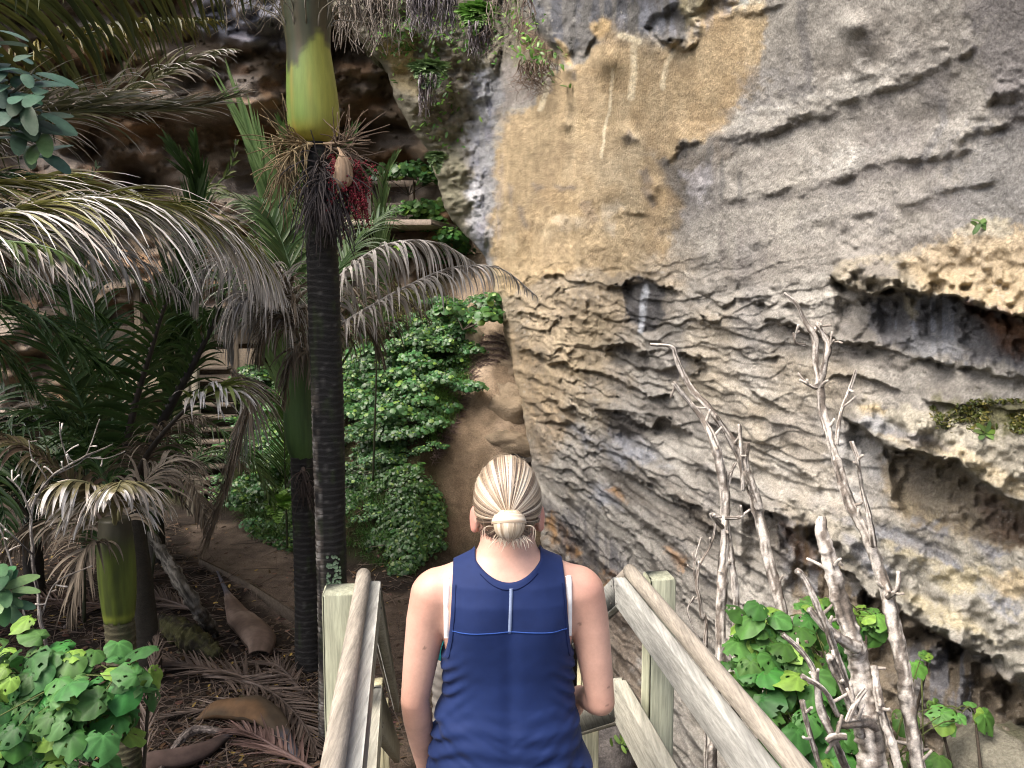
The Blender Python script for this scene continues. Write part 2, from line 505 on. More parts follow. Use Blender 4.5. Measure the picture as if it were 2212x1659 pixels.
# mossy far buttress: rougher and rounded
but = 1 - sstep(-30, 40, PX - (np.interp(PY, [0, 150, 300, 450, 560, 700], [1130, 1080, 1030, 1045, 1050, 1040])))
D += but * (0.35 * fbm(np.stack([S * 1.2, Z * 1.6, W0[..., 0]], -1), 5, 61, 0.6) + 0.1 * fbm(np.stack([S * 5, Z * 5, W0[..., 0] * 5], -1), 3, 62, 0.6))
Yf = YB - D
edge = np.clip((PX - xl[:, None]) / 55.0, 0, 1)
Yf += 0.9 * (1 - np.sqrt(1 - (1 - edge) ** 2))
Yf = np.maximum(Yf, 1.6)
G = at(PX, PY, Yf)
# turn-away face: continues behind the visible edge
back = []
for k in range(NB, 0, -1):
    t = k / NB
    q = at(xl + 4 * k ** 0.6, rows, Yf[:, 0] + 0.06 * k + 3.0 * t ** 2)
    q[:, 2] += 0.12 * fbm(np.stack([rows / 40, rows * 0 + k, rows * 0], -1), 3, 71)
    back.append(q)
G = np.concatenate([np.stack(back, 1), G], 1)

# ---- stain and mineral colours (albedo)
def px_noise(sc, seed, o=4, sy=1.0):
    return fbm(np.stack([PX / sc, PY / (sc * sy), PX * 0 + seed], -1), o, seed)
n1, n2, n3 = px_noise(70, 1), px_noise(22, 2), px_noise(9, 3, 3)
c = np.zeros(PX.shape + (3,)) + A(.255, .24, .22)                       # grey
def paint(mask, col):
    global c
    c = c * (1 - mask[..., None]) + np.asarray(col) * mask[..., None]
bedw = fbm(np.stack([S * 0.5, Z * 5.0, S * 0 + 4], -1), 5, 81, 0.6)
paint(sstep(-.1, .9, bedw) * .6, A(.335, .315, .285))
paint(sstep(.0, .9, -bedw) * .55, A(.16, .145, .13))
paint(sstep(.1, .9, n1) * .45, A(.34, .325, .30))
paint(sstep(.2, 1.0, -n1) * .4, A(.15, .145, .15))
YEL = [(1072, 310), (1090, 260), (1150, 215), (1180, 180), (1215, 140), (1260, 130), (1300, 60), (1350, 80), (1430, 105), (1500, 40), (1560, 20), (1640, -40), (1655, 60), (1632, 130), (1640, 165),
       (1600, 215), (1580, 260), (1555, 290), (1480, 310), (1425, 352), (1445, 400), (1470, 440), (1455, 500), (1440, 560), (1400, 590), (1300, 590), (1180, 605), (1100, 640), (1055, 640), (1060, 540), (1050, 500), (1060, 440), (1060, 380)]
ysd = poly_sd(PX + 9 * n2 + 10 * n1 + 4 * n3, PY + 9 * n2 + 10 * n1 + 4 * n3, YEL)
yw = 9 + 28 * sstep(-.2, .6, n1)
ym = 1 - sstep(-1, 1, ysd / yw)
yel = lerp(A(.375, .300, .198), A(.315, .248, .165), sstep(-.6, .8, n1)[..., None])
yel = lerp(yel, A(.42, .35, .245), (sstep(.1, .9, px_noise(30, 6, 4, 4)) * .5)[..., None])
paint(ym, yel)
# tan run-down below the yellow face
paint((1 - sstep(-60, 120, poly_sd(PX + 20 * n2, PY + 20 * n2, [(1060, 580), (1440, 580), (1330, 700), (1300, 800), (1250, 860), (1150, 880), (1100, 760)]))) * (1 - ym) * .8, A(.31, .245, .165))
# vertical water streaks
st = fbm(np.stack([PX / 13, PY / 230, PX * 0], -1), 4, 91)
def streak(poly, col, a, thr=0.0):
    sd = poly_sd(PX + 8 * n2, PY + 10 * n2, poly)
    paint((1 - sstep(-12, 14, sd)) * sstep(thr - .35, thr + .35, st + .5 * n2) * a, col)
def patch(poly, col, a, soft=12, nz=14):
    sd = poly_sd(PX + nz * n2 + nz * .4 * n3, PY + nz * n2 + nz * .4 * n3, poly)
    paint((1 - sstep(-soft, soft, sd)) * a, col)
def streakline(pts, w, col, a):
    d = line_sd(PX + 3 * n2, PY, pts)
    paint((1 - sstep(w * .3, w, d)) * a * sstep(-.7, .2, n3 + .6), col)
for pts, w in [([(1322, 150), (1318, 230), (1305, 280), (1300, 340)], 5), ([(1370, 100), (1368, 150), (1362, 210)], 11), ([(1465, 90), (1440, 140), (1430, 190)], 8), ([(1180, 190), (1168, 235)], 9), ([(1340, 75), (1380, 90)], 10)]:
    streakline(pts, w, A(.66, .60, .46), .75)
BLK, DGR, BLU, WHT, BRN, OCH = A(.055, .056, .062), A(.105, .103, .102), A(.25, .265, .31), A(.62, .61, .57), A(.10, .072, .045), A(.46, .34, .19)
# dark roof at the top
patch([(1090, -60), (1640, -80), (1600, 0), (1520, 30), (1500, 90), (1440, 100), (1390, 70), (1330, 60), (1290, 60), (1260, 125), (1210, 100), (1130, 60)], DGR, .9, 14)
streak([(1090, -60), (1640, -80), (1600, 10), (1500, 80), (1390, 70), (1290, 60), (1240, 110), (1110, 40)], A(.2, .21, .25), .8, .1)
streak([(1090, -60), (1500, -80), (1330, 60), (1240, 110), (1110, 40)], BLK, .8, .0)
patch([(1275, 60), (1300, 35), (1325, 50), (1320, 70), (1290, 82)], OCH, .9, 6, 5)
patch([(1200, 85), (1220, 95), (1235, 140), (1222, 138)], OCH, .9, 5, 4); patch([(1182, 115), (1210, 130), (1212, 145), (1190, 130)], OCH, .9, 4, 3)
patch([(1470, 0), (1520, -30), (1540, 20), (1500, 70), (1480, 60)], A(.3, .26, .16), .7, 10)
patch([(1560, -40), (1660, -60), (1640, 0), (1590, 5)], A(.5, .53, .5), .6, 14)
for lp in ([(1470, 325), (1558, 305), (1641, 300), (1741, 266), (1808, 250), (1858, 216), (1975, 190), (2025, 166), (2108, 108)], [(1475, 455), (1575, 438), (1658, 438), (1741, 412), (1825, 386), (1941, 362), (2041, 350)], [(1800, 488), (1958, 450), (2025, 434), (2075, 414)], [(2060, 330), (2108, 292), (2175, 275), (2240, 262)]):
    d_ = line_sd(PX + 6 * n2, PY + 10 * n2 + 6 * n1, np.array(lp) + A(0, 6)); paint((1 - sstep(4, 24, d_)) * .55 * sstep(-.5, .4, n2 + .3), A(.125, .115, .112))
# yellow face lower scabs
for poly in [[(1195, 470), (1225, 460), (1240, 500), (1210, 505)], [(1238, 470), (1268, 468), (1272, 496), (1248, 505)], [(1290, 440), (1340, 430), (1350, 450), (1300, 470)], [(1300, 470), (1330, 480), (1320, 505), (1300, 490)]]:
    patch(poly, A(.42, .38, .32), .7, 8, 8)
for poly in [[(1095, 395), (1105, 400), (1102, 440), (1092, 420)], [(1150, 400), (1165, 395), (1180, 410), (1160, 420)], [(1380, 370), (1400, 360), (1412, 395), (1390, 400)], [(1385, 410), (1400, 400), (1420, 440), (1410, 450)],
             [(1250, 445), (1275, 430), (1290, 470), (1270, 480)], [(1115, 440), (1130, 450), (1140, 500), (1125, 480)], [(1200, 400), (1240, 398), (1240, 410), (1205, 412)], [(1230, 150), (1245, 150), (1242, 172), (1232, 170)], [(1375, 300), (1360, 280), (1345, 300), (1352, 312)]]:
    patch(poly, A(.19, .17, .155), .75, 6, 6)
# brown-black band where yellow meets grey
patch([(1425, 350), (1480, 320), (1570, 300), (1580, 330), (1560, 360), (1480, 420), (1470, 500), (1440, 520), (1450, 430)], A(.11, .095, .08), .75, 18, 16)
streak([(1440, 330), (1600, 300), (1620, 420), (1480, 450)], DGR, .6, .1)
patch([(1480, 380), (1540, 350), (1545, 420), (1500, 440)], A(.30, .29, .31), .6, 12)
# upper grey: soft dark streaks and pale bloom
streakline([(1735, -20), (1730, 60), (1745, 130), (1752, 185), (1715, 215)], 18, A(.13, .125, .125), .75)
patch([(1630, 160), (1720, 130), (1750, 200), (1640, 240), (1560, 290)], A(.2, .195, .2), .5, 30, 30)
patch([(2090, -40), (2260, -60), (2260, 300), (2170, 280), (2140, 200), (2110, 120)], A(.13, .123, .13), .7, 30, 30)
patch([(2060, 300), (2260, 240), (2260, 540), (2080, 500), (2040, 420)], A(.15, .15, .155), .6, 40, 40)
patch([(1750, 200), (1850, 150), (1960, 140), (1900, 190), (1760, 235)], A(.46, .44, .41), .55, 20, 22)
patch([(1760, 380), (1850, 320), (1940, 320), (1830, 370)], A(.44, .43, .41), .5, 20, 22)
patch([(1560, 290), (1640, 230), (1760, 215), (1700, 240), (1600, 280)], A(.40, .385, .36), .5, 14, 18)
streakline([(2035, 220), (2040, 260), (2020, 300), (1990, 350)], 14, A(.15, .15, .155), .7)
streak([(1470, 560), (1560, 480), (1700, 500), (1720, 560), (1600, 590)], A(.16, .145, .14), .5, .0)
# ochre ledge on the right
OL = [(1822, 562), (1900, 555), (2000, 530), (2080, 510), (2260, 495), (2260, 720), (2141, 668), (2075, 646), (1991, 640), (1925, 628), (1885, 638), (1825, 622), (1788, 600)]
patch(OL, A(.27, .24, .19), 1, 5, 6)
patch([(1950, 560), (2010, 530), (2080, 508), (2260, 495), (2260, 720), (2141, 664), (2075, 642), (2000, 632)], A(.355, .285, .19), .9, 16, 16)
patch([(1850, 570), (1950, 565), (1940, 590), (1860, 600)], A(.15, .14, .14), .6, 10, 12)
patch([(2060, 500), (2120, 465), (2180, 470), (2185, 500), (2120, 510)], A(.40, .36, .27), .8, 8, 8)
# recess beneath it: black / blue-grey / rust
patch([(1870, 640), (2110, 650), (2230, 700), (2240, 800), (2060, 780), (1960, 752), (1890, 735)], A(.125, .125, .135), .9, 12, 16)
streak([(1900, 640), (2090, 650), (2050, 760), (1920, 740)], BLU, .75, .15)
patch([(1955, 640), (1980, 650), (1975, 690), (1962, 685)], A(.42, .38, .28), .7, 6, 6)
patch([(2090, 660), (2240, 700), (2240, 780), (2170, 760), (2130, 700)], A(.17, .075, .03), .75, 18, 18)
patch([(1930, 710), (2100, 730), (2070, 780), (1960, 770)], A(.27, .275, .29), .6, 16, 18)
# pale and ochre slab mid right
patch([(1830, 905), (1900, 870), (2050, 890), (2240, 900), (2240, 1080), (2130, 1045), (2060, 990), (1960, 970), (1900, 955)], A(.33, .305, .245), .7, 16, 20)
patch([(1860, 880), (1910, 880), (1910, 900), (1870, 905)], A(.37, .29, .17), .7, 8, 8)
patch([(1830, 900), (1900, 900), (1960, 935), (1900, 940)], A(.24, .25, .28), .7, 10, 12)
patch([(1890, 935), (1930, 950), (2000, 975), (2070, 990), (2130, 1045), (2220, 1080), (2240, 1060), (2150, 1010), (2080, 965), (1990, 950)], A(.40, .345, .25), .9, 7, 8)
patch([(1900, 930), (2000, 940), (2060, 970), (1980, 965)], A(.13, .13, .16), .6, 8, 10)
patch([(2010, 860), (2120, 870), (2240, 865), (2240, 920), (2130, 935), (2060, 905)], A(.085, .085, .03), .8, 16, 22)
patch([(1910, 965), (1970, 978), (2060, 1000), (2120, 1050), (2240, 1110), (2240, 1200), (2100, 1180), (1960, 1130), (1915, 1090)], A(.19, .155, .105), .9, 10, 14)
streak([(1910, 965), (2060, 1000), (2100, 1180), (1960, 1130)], A(.27, .23, .16), .7, .1)
patch([(2110, 1060), (2240, 1120), (2240, 1200), (2120, 1150)], A(.09, .055, .04), .7, 20, 20)
patch([(1800, 920), (1900, 960), (1920, 1090), (1840, 1100), (1800, 1010)], A(.34, .345, .36), .5, 24, 24)
# lower right slab
patch([(1700, 1090), (1850, 1120), (2000, 1140), (2240, 1200), (2240, 1490), (2141, 1420), (2008, 1365), (1875, 1285), (1808, 1216), (1765, 1140)], A(.30, .285, .245), .7, 16, 20)
for poly in [[(1900, 1170), (2000, 1190), (2060, 1230), (1960, 1210)], [(2000, 1240), (2120, 1210), (2160, 1250), (2060, 1290)], [(1940, 1280), (2080, 1320), (2140, 1380), (2020, 1350)]]:
    patch(poly, A(.40, .35, .235), .75, 12, 18)
for poly in [[(1800, 1120), (1900, 1130), (2040, 1180), (2080, 1230), (1960, 1190)], [(2100, 1170), (2180, 1190), (2150, 1220)], [(1960, 1130), (2060, 1140), (2040, 1170)], [(2120, 1290), (2200, 1300), (2180, 1340)], [(1820, 1150), (1900, 1200), (1940, 1260), (1860, 1230)]]:
    patch(poly, A(.165, .175, .21), .75, 10, 18)
patch([(2130, 1250), (2200, 1230), (2240, 1250), (2240, 1290), (2170, 1290)], A(.42, .34, .22), .8, 8, 10)
patch([(1660, 1108), (1765, 1140), (1860, 1290), (1941, 1316), (2075, 1400), (2175, 1470), (2240, 1500), (2240, 1760), (1700, 1760), (1720, 1320)], A(.15, .12, .085), .9, 12, 18)
streak([(1660, 1108), (1765, 1140), (1860, 1290), (1720, 1320)], A(.2, .21, .24), .7, .2)
streak([(1950, 1400), (2080, 1400), (2130, 1560), (2000, 1560)], A(.16, .165, .19), .8, .1)
patch([(1690, 1130), (1760, 1180), (1770, 1240), (1720, 1200)], A(.2, .10, .04), .5, 12, 16)
# black pockets of the middle
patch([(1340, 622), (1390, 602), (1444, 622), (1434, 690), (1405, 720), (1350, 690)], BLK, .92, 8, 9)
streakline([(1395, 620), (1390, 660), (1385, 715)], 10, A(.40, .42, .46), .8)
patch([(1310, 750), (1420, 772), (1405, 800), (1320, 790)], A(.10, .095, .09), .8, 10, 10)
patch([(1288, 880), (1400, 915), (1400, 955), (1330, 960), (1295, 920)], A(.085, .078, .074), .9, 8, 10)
for poly in [[(1330, 945), (1400, 960), (1440, 1000), (1350, 990)], [(1270, 1040), (1330, 1060), (1330, 1090), (1280, 1080)], [(1460, 780), (1500, 800), (1470, 830)], [(1240, 920), (1290, 950), (1260, 960)], [(1300, 950), (1360, 1000), (1340, 1020)]]:
    patch(poly, BLU, .7, 14, 16)
for poly in [[(1290, 1000), (1350, 1030), (1420, 1100), (1360, 1080)], [(1400, 900), (1450, 900), (1470, 930), (1410, 930)], [(1430, 1030), (1520, 1100), (1600, 1180), (1500, 1130)], [(1590, 1090), (1680, 1130), (1720, 1230), (1640, 1190)]]:
    patch(poly, A(.10, .085, .07), .7, 12, 16)
for poly in [[(1180, 1120), (1200, 1110), (1215, 1180), (1190, 1180)], [(1215, 1130), (1240, 1160), (1250, 1210), (1220, 1200)], [(1310, 1060), (1345, 1060), (1345, 1080)]]:
    patch(poly, A(.33, .17, .05), .75, 8, 12)
patch([(1160, 1180), (1290, 1200), (1380, 1330), (1420, 1700), (1200, 1700)], A(.19, .14, .10), .65, 30, 40)
streak([(1170, 1090), (1290, 1110), (1400, 1300), (1240, 1330)], A(.08, .08, .09), .7, .1)
for poly in [[(1290, 1260), (1330, 1240), (1350, 1290), (1310, 1310)], [(1445, 1190), (1480, 1200), (1470, 1240)]]:
    patch(poly, A(.36, .20, .09), .7, 10, 14)
# tan rock at the far edge
patch([(1060, 690), (1130, 720), (1180, 800), (1230, 900), (1180, 1010), (1140, 960), (1100, 800)], A(.25, .185, .115), .6, 20, 20)
# far buttress: blue-grey band and moss
patch([(1005, 150), (1070, 150), (1090, 200), (1060, 280), (1070, 420), (1060, 560), (1040, 600), (1010, 450), (1030, 300), (1010, 200)], A(.25, .255, .275), .8, 12, 14)
patch([(1090, 140), (1150, 130), (1210, 150), (1120, 220), (1080, 260)], A(.24, .215, .20), .8, 16, 16)
streak([(1020, 170), (1090, 200), (1075, 560), (1035, 560)], A(.16, .165, .21), .7, .1)
for poly in [[(995, 270), (1030, 250), (1040, 300), (1025, 345), (1005, 310)], [(1000, 415), (1040, 385), (1045, 440), (1010, 435)], [(1010, 460), (1045, 450), (1050, 490), (1015, 480)], [(1015, 150), (1060, 150), (1055, 200), (1020, 195)]]:
    patch(poly, A(.42, .42, .44), .75, 7, 10)
patch([(600, -100), (1110, -100), (1130, 60), (1210, 135), (1060, 150), (1000, 160), (1010, 250), (990, 330), (1020, 380), (1010, 420), (1000, 500), (900, 500), (700, 100)], A(.165, .150, .11), .9, 14, 16)
patch([(820, 90), (900, 80), (900, 200), (860, 190)], A(.36, .29, .165), .8, 12, 14)
patch([(900, 130), (1000, 110), (1000, 300), (930, 300)], A(.16, .135, .11), .6, 16, 18)
patch([(940, 270), (1010, 270), (1000, 440), (950, 440)], A(.20, .19, .135), .7, 14, 14)
patch([(1110, 20), (1215, 120), (1200, 140), (1120, 110)], A(.12, .075, .045), .8, 12, 14)
crust = sstep(.0, .75, fbm(np.stack([S * .9, Z * 3.6, W0[..., 0] * 2], -1), 5, 121, .62) + .25 * n3)
paint(low * crust * .42 * (1 - ym), A(.115, .105, .095))
crust2 = sstep(.15, .8, fbm(np.stack([S * 2.2, Z * 9, W0[..., 0] * 3], -1), 4, 122, .62) + .3 * n3)
paint(low * crust2 * .30 * (1 - ym), A(.085, .078, .072))
paint(low * sstep(.2, .9, fbm(np.stack([S * .7, Z * 1.6, S * 0], -1), 4, 123)) * .4 * (1 - ym), A(.30, .245, .165))
paint((1 - low) * (1 - ym) * sstep(.1, .8, fbm(np.stack([S * .8, Z * 1.3, S * 0 + 3], -1), 5, 124, .6)) * .45, A(.165, .155, .155))
paint((1 - low) * (1 - ym) * sstep(.1, .8, fbm(np.stack([S * .6, Z * .5, S * 0 + 8], -1), 4, 125)) * .5 * sstep(1500, 1650, PX), A(.40, .375, .325))
paint(ym * sstep(.1, .9, px_noise(120, 14)) * .45, A(.45, .39, .29)); paint(ym * sstep(.2, .9, px_noise(60, 15)) * .4, A(.30, .22, .13))
paint(ym * sstep(1350, 1600, PX) * sstep(-.5, .6, n1) * .5, A(.31, .23, .135))
c = c * lerp(A(1.30, 1.32, 1.30), A(1.26, 1.24, 1.18), ym[..., None])
speck = vnoise(np.stack([PX / 4.0, PY / 4.0, PX * 0], -1), 99)
c = c * (1 + 0.16 * n3[..., None] + 0.10 * speck[..., None])
lich = sstep(.55, .8, vnoise(np.stack([PX / 5.5, PY / 5.5, PX * 0], -1), 98)) * sstep(0, .6, n1) * (1 - ym) * .4
paint(lich, A(.5, .48, .43))
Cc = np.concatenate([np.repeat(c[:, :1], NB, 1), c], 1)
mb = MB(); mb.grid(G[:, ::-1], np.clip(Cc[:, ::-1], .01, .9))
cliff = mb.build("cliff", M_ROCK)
tag(cliff, "tall overhanging sandstone cliff, yellow and grey with bedded ledges", "cliff", kind="structure")

# ------------------------------------------------------------------ shaded rock wall far behind the palms
bx = np.linspace(-900, 1180, 300); by = np.linspace(-330, 900, 200)
BX, BY = np.meshgrid(bx, by)
q = np.stack([BX / 260, BY / 150, BX * 0], -1)
YB2 = 17.5 + 1.6 * fbm(q, 5, 201, .55) + 0.5 * fbm(q * 5, 4, 202, .6) - 0.0016 * np.clip(650 - BX, 0, 1600)
YB2 -= np.clip(-60 - BY, 0, 800) * 0.006
YB2 -= 1.6 * (1 - sstep(-25, 25, poly_sd(BX + 20 * fbm(q * 4, 3, 8), BY, [(400, -40), (560, -60), (660, 40), (640, 115), (560, 110), (430, 85)])))
YB2 -= 0.9 * (1 - sstep(-15, 25, poly_sd(BX + 25 * fbm(q * 4, 3, 9), BY + 15 * fbm(q * 4, 3, 10), [(280, 90), (640, 120), (860, 140), (900, 260), (600, 230), (290, 200)])))
YB2 += 1.3 * (1 - sstep(-20, 20, poly_sd(BX, BY, [(200, 230), (560, 250), (900, 270), (900, 420), (300, 420), (150, 330)])))
cb = np.zeros(BX.shape + (3,)) + A(.085, .065, .045)
m = sstep(-.2, .7, fbm(q * 3, 5, 210)); cb = lerp(cb, A(.16, .14, .12), (m * .6)[..., None])
m = sstep(.2, .7, fbm(q * 4, 4, 211)); cb = lerp(cb, A(.17, .095, .045), (m * .5)[..., None])
m = 1 - sstep(-20, 10, poly_sd(BX, BY, [(400, -40), (560, -60), (660, 40), (640, 115), (560, 110), (430, 85)])); cb = lerp(cb, A(.10, .105, .125), (m * .85)[..., None])
mb = MB(); mb.grid(at(BX, BY, YB2), cb * 2.3)
bc = mb.build("rock_wall", M_ROCK)
tag(bc, "dark brown rock wall in shade far behind the palms", "rock wall", kind="structure")
# ------------------------------------------------------------------ ground, bank and path
FOOT = np.array([(-40, 20), (-9, 14.6), (-5.4, 13.9), (-4.0, 12.5), (-2.5, 10.9), (-1.37, 10.1), (-0.7, 11.0), (.4, 11.6), (3, 12), (30, 12)], float)
def ground_z(X, Y):
    X, Y = np.broadcast_arrays(np.asarray(X, float), np.asarray(Y, float))
    q = np.stack([X, Y, X * 0], -1)
    f = np.interp(X, FOOT[:, 0], FOOT[:, 1])
    d = Y - f
    z = -1.8 + 0.05 * fbm(q * 0.9, 4, 301)
    slope = 0.69 + 0.30 * sstep(-1.3, -0.3, X)
    rise = np.maximum(d, 0) * slope
    rise = np.where(rise > 5.2, 5.2 + (rise - 5.2) * 0.15, rise)
    rise = rise * sstep(0, .5, rise + .1)
    z = z + rise + np.clip(d, 0, 1) * 0.16 * fbm(q * 1.1, 4, 302)
    # talus beside the near part of the wall and the platform
    m = sstep(0.55, 1.5, X) * (1 - sstep(2.7, 4.4, Y))
    z = z - .95 * sstep(.50, .80, X) * (1 - m) * sstep(2.4, 3.2, Y) * (1 - sstep(8.6, 10.2, Y))
    z = z + m * (1.28 + 0.35 * sstep(1.2, 2.2, X)) + m * 0.12 * fbm(q * 2.2, 4, 303)
    # the platform stands against rising ground behind the camera
    z = z + 1.5 * (1 - sstep(-2.5, 1.0, Y)) * (1 - m)
    # left foreground falls away slightly
    z = z - 0.15 * sstep(-1, -5, X) * (1 - sstep(5, 9, Y))
    return z

gx = np.r_[np.linspace(-60, -13, 24, endpoint=False), np.arange(-13, 4.0, 0.06), np.linspace(4, 40, 16)]
gy = np.r_[np.linspace(-40, 1, 24, endpoint=False), np.arange(1, 20, 0.06), np.linspace(20, 70, 18)]
GX, GY = np.meshgrid(gx, gy)
GZ = ground_z(GX, GY)
q = np.stack([GX, GY, GX * 0], -1)
finez = fbm(q * 5, 4, 305)
d_foot = GY - np.interp(GX, FOOT[:, 0], FOOT[:, 1])
flat = 1 - sstep(-.3, .3, d_foot)
def gpt(px, py, z=-1.8):
    """ground point under a photo position"""
    cx = (px - 1106.0) / FPX; cy = -(py - 829.5) / FPX
    dy = math.cos(PITCH) + cy * math.sin(PITCH); dz = -math.sin(PITCH) + cy * math.cos(PITCH)
    t = (z - CAM[2]) / dz
    return A(cx * t, dy * t)
PATH = [gpt(400, 1135), gpt(540, 1130), gpt(590, 1175), gpt(700, 1235), gpt(860, 1285), gpt(950, 1250), (-.2, 9.5), (.5, 7.5), (.5, 3.0), (-.75, 3.0), (-.95, 5.5), gpt(845, 1500), gpt(700, 1385), gpt(620, 1335), gpt(540, 1275), gpt(435, 1222), gpt(395, 1180)]
psd = poly_sd(GX + .12 * fbm(q * 2, 3, 311), GY + .12 * fbm(q * 2, 3, 312), PATH)
pm = 1 - sstep(-.12, .12, psd)
GZ = GZ + 0.02 * finez * (1 - pm * .7) + 0.012 * pm
gc = np.zeros(GX.shape + (3,)) + A(.040, .032, .026)
gc = lerp(gc, A(.022, .018, .015), sstep(-.1, .8, fbm(q * 1.4, 4, 321))[..., None] * .8)
gc = lerp(gc, A(.065, .048, .034), (sstep(.2, .9, fbm(q * 3.1, 4, 322)) * .6)[..., None])
gc = lerp(gc, lerp(A(.185, .145, .112), A(.13, .102, .08), sstep(-.5, .7, fbm(q * 1.7, 4, 323))[..., None]), pm[..., None])
gc = lerp(gc, A(.12, .088, .064), (pm * sstep(-2.2, -1.2, GX))[..., None] * .6)
bank = sstep(0, .4, d_foot)
gc = lerp(gc, lerp(A(.022, .026, .010), A(.05, .04, .022), sstep(-.3, .6, fbm(q * 1.5, 4, 324))[..., None]), bank[..., None])
dirt = bank * sstep(-1.25, -.75, GX - (GY - 11) * -0.02 - .12 * fbm(q * 2.5, 3, 325)) 
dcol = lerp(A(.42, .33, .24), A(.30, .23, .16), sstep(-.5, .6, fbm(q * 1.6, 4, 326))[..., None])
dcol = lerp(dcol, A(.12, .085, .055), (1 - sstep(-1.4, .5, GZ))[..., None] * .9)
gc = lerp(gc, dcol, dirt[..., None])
far = sstep(16.2, 17.2, GY) * bank
gc = lerp(gc, A(.28, .19, .10), (far * sstep(-4.5, -3.5, GX) * (1 - dirt))[..., None])
tal = sstep(0.5, 1.2, GX) * (1 - sstep(4.5, 6.5, GY)) * sstep(.8, 1.5, GY)
gc = lerp(gc, lerp(A(.115, .09, .068), A(.04, .033, .026), sstep(-.3, .5, fbm(q * 3, 4, 327))[..., None]), tal[..., None])
GZ = GZ + dirt * (0.10 * fbm(q * 2.2, 5, 328, .6)) + tal * (.05 * finez + .10 * fbm(q * 2.6, 5, 329, .65))
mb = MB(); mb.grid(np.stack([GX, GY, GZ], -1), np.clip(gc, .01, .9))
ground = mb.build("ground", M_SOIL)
tag(ground, "dark earth, beaten path and bank below the cliff", "ground", kind="structure")
from bisect import bisect
def gz(x, y):
    """height of the built ground"""
    x = np.asarray(x, float); y = np.asarray(y, float)
    i = np.clip(np.searchsorted(gx, x) - 1, 0, len(gx) - 2); j = np.clip(np.searchsorted(gy, y) - 1, 0, len(gy) - 2)
    tx = (x - gx[i]) / (gx[i + 1] - gx[i]); ty = (y - gy[j]) / (gy[j + 1] - gy[j])
    return (GZ[j, i] * (1 - tx) + GZ[j, i + 1] * tx) * (1 - ty) + (GZ[j + 1, i] * (1 - tx) + GZ[j + 1, i + 1] * tx) * ty
# ------------------------------------------------------------------ timber stair and its two handrails
HD = norm(A(-.129, .9917, 0)); RT = A(.9917, .129, 0); UP = A(0, 0, 1)
SL = math.radians(31.5)
DN = HD * math.cos(SL) - UP * math.sin(SL)
def wood_mat(name, stretch, ring=0.35):
    m = material(name, 0.8, 0.2, 0.34, 1.0, 0.5, 4.0, 0.005, stretch=stretch, fine=(5, 0.34))
    return m
M_WLONG = wood_mat("weathered_timber", (26, 1.6, 26))
M_WPOST = wood_mat("post_timber", (26, 26, 1.4))
M_HAND = wood_mat("handrail_timber", (40, 2.6, 40))
M_NAIL = material("nail", 0.4, 0.5, 0)
PALE, GREEN, GREY, BROWN = A(.36, .35, .29), A(.30, .31, .225), A(.30, .30, .272), A(.245, .22, .18)

def beam(mb, p, q, wid, hgt, side, C, bev=.004):
    """board from p to q, wid along side, hgt across"""
    d = norm(q - p); s = norm(side - d * np.dot(side, d)); u = np.cross(s, d)
    L = np.linalg.norm(q - p) / 2
    mb.box((p + q) / 2, [d, s, u], [L, wid / 2, hgt / 2], C, bev)

def handrail_tube(mb, p, q, r, C, seed):
    n = 40
    P = p[None] + (q - p)[None] * np.linspace(0, 1, n)[:, None]
    d = norm(q - p); s = norm(np.cross(d, UP)); u = np.cross(s, d)
    a = np.linspace(0, 2 * np.pi, 16, endpoint=False)
    cs, sn = np.cos(a), np.sin(a)
    G = P[:, None] + r * (cs[None, :, None] * s) + r * 1.05 * (np.clip(sn, -.55, 1)[None, :, None] * u)
    G = G + (0.0012 * fbm(G * A(30, 6, 30), 3, seed))[..., None] * u
    b = mb.n
    mb.grid(G, C, wrap=True)
    for ring, pt, fl in ((0, P[0], 1), (n - 1, P[-1], 0)):
        m0 = mb.n; mb.add([pt], C=C)
        ids = b + ring * 16 + np.arange(16); nx = np.roll(ids, -1)
        mb.T.append(np.stack([np.full(16, m0), nx, ids] if fl else [np.full(16, m0), ids, nx], -1))

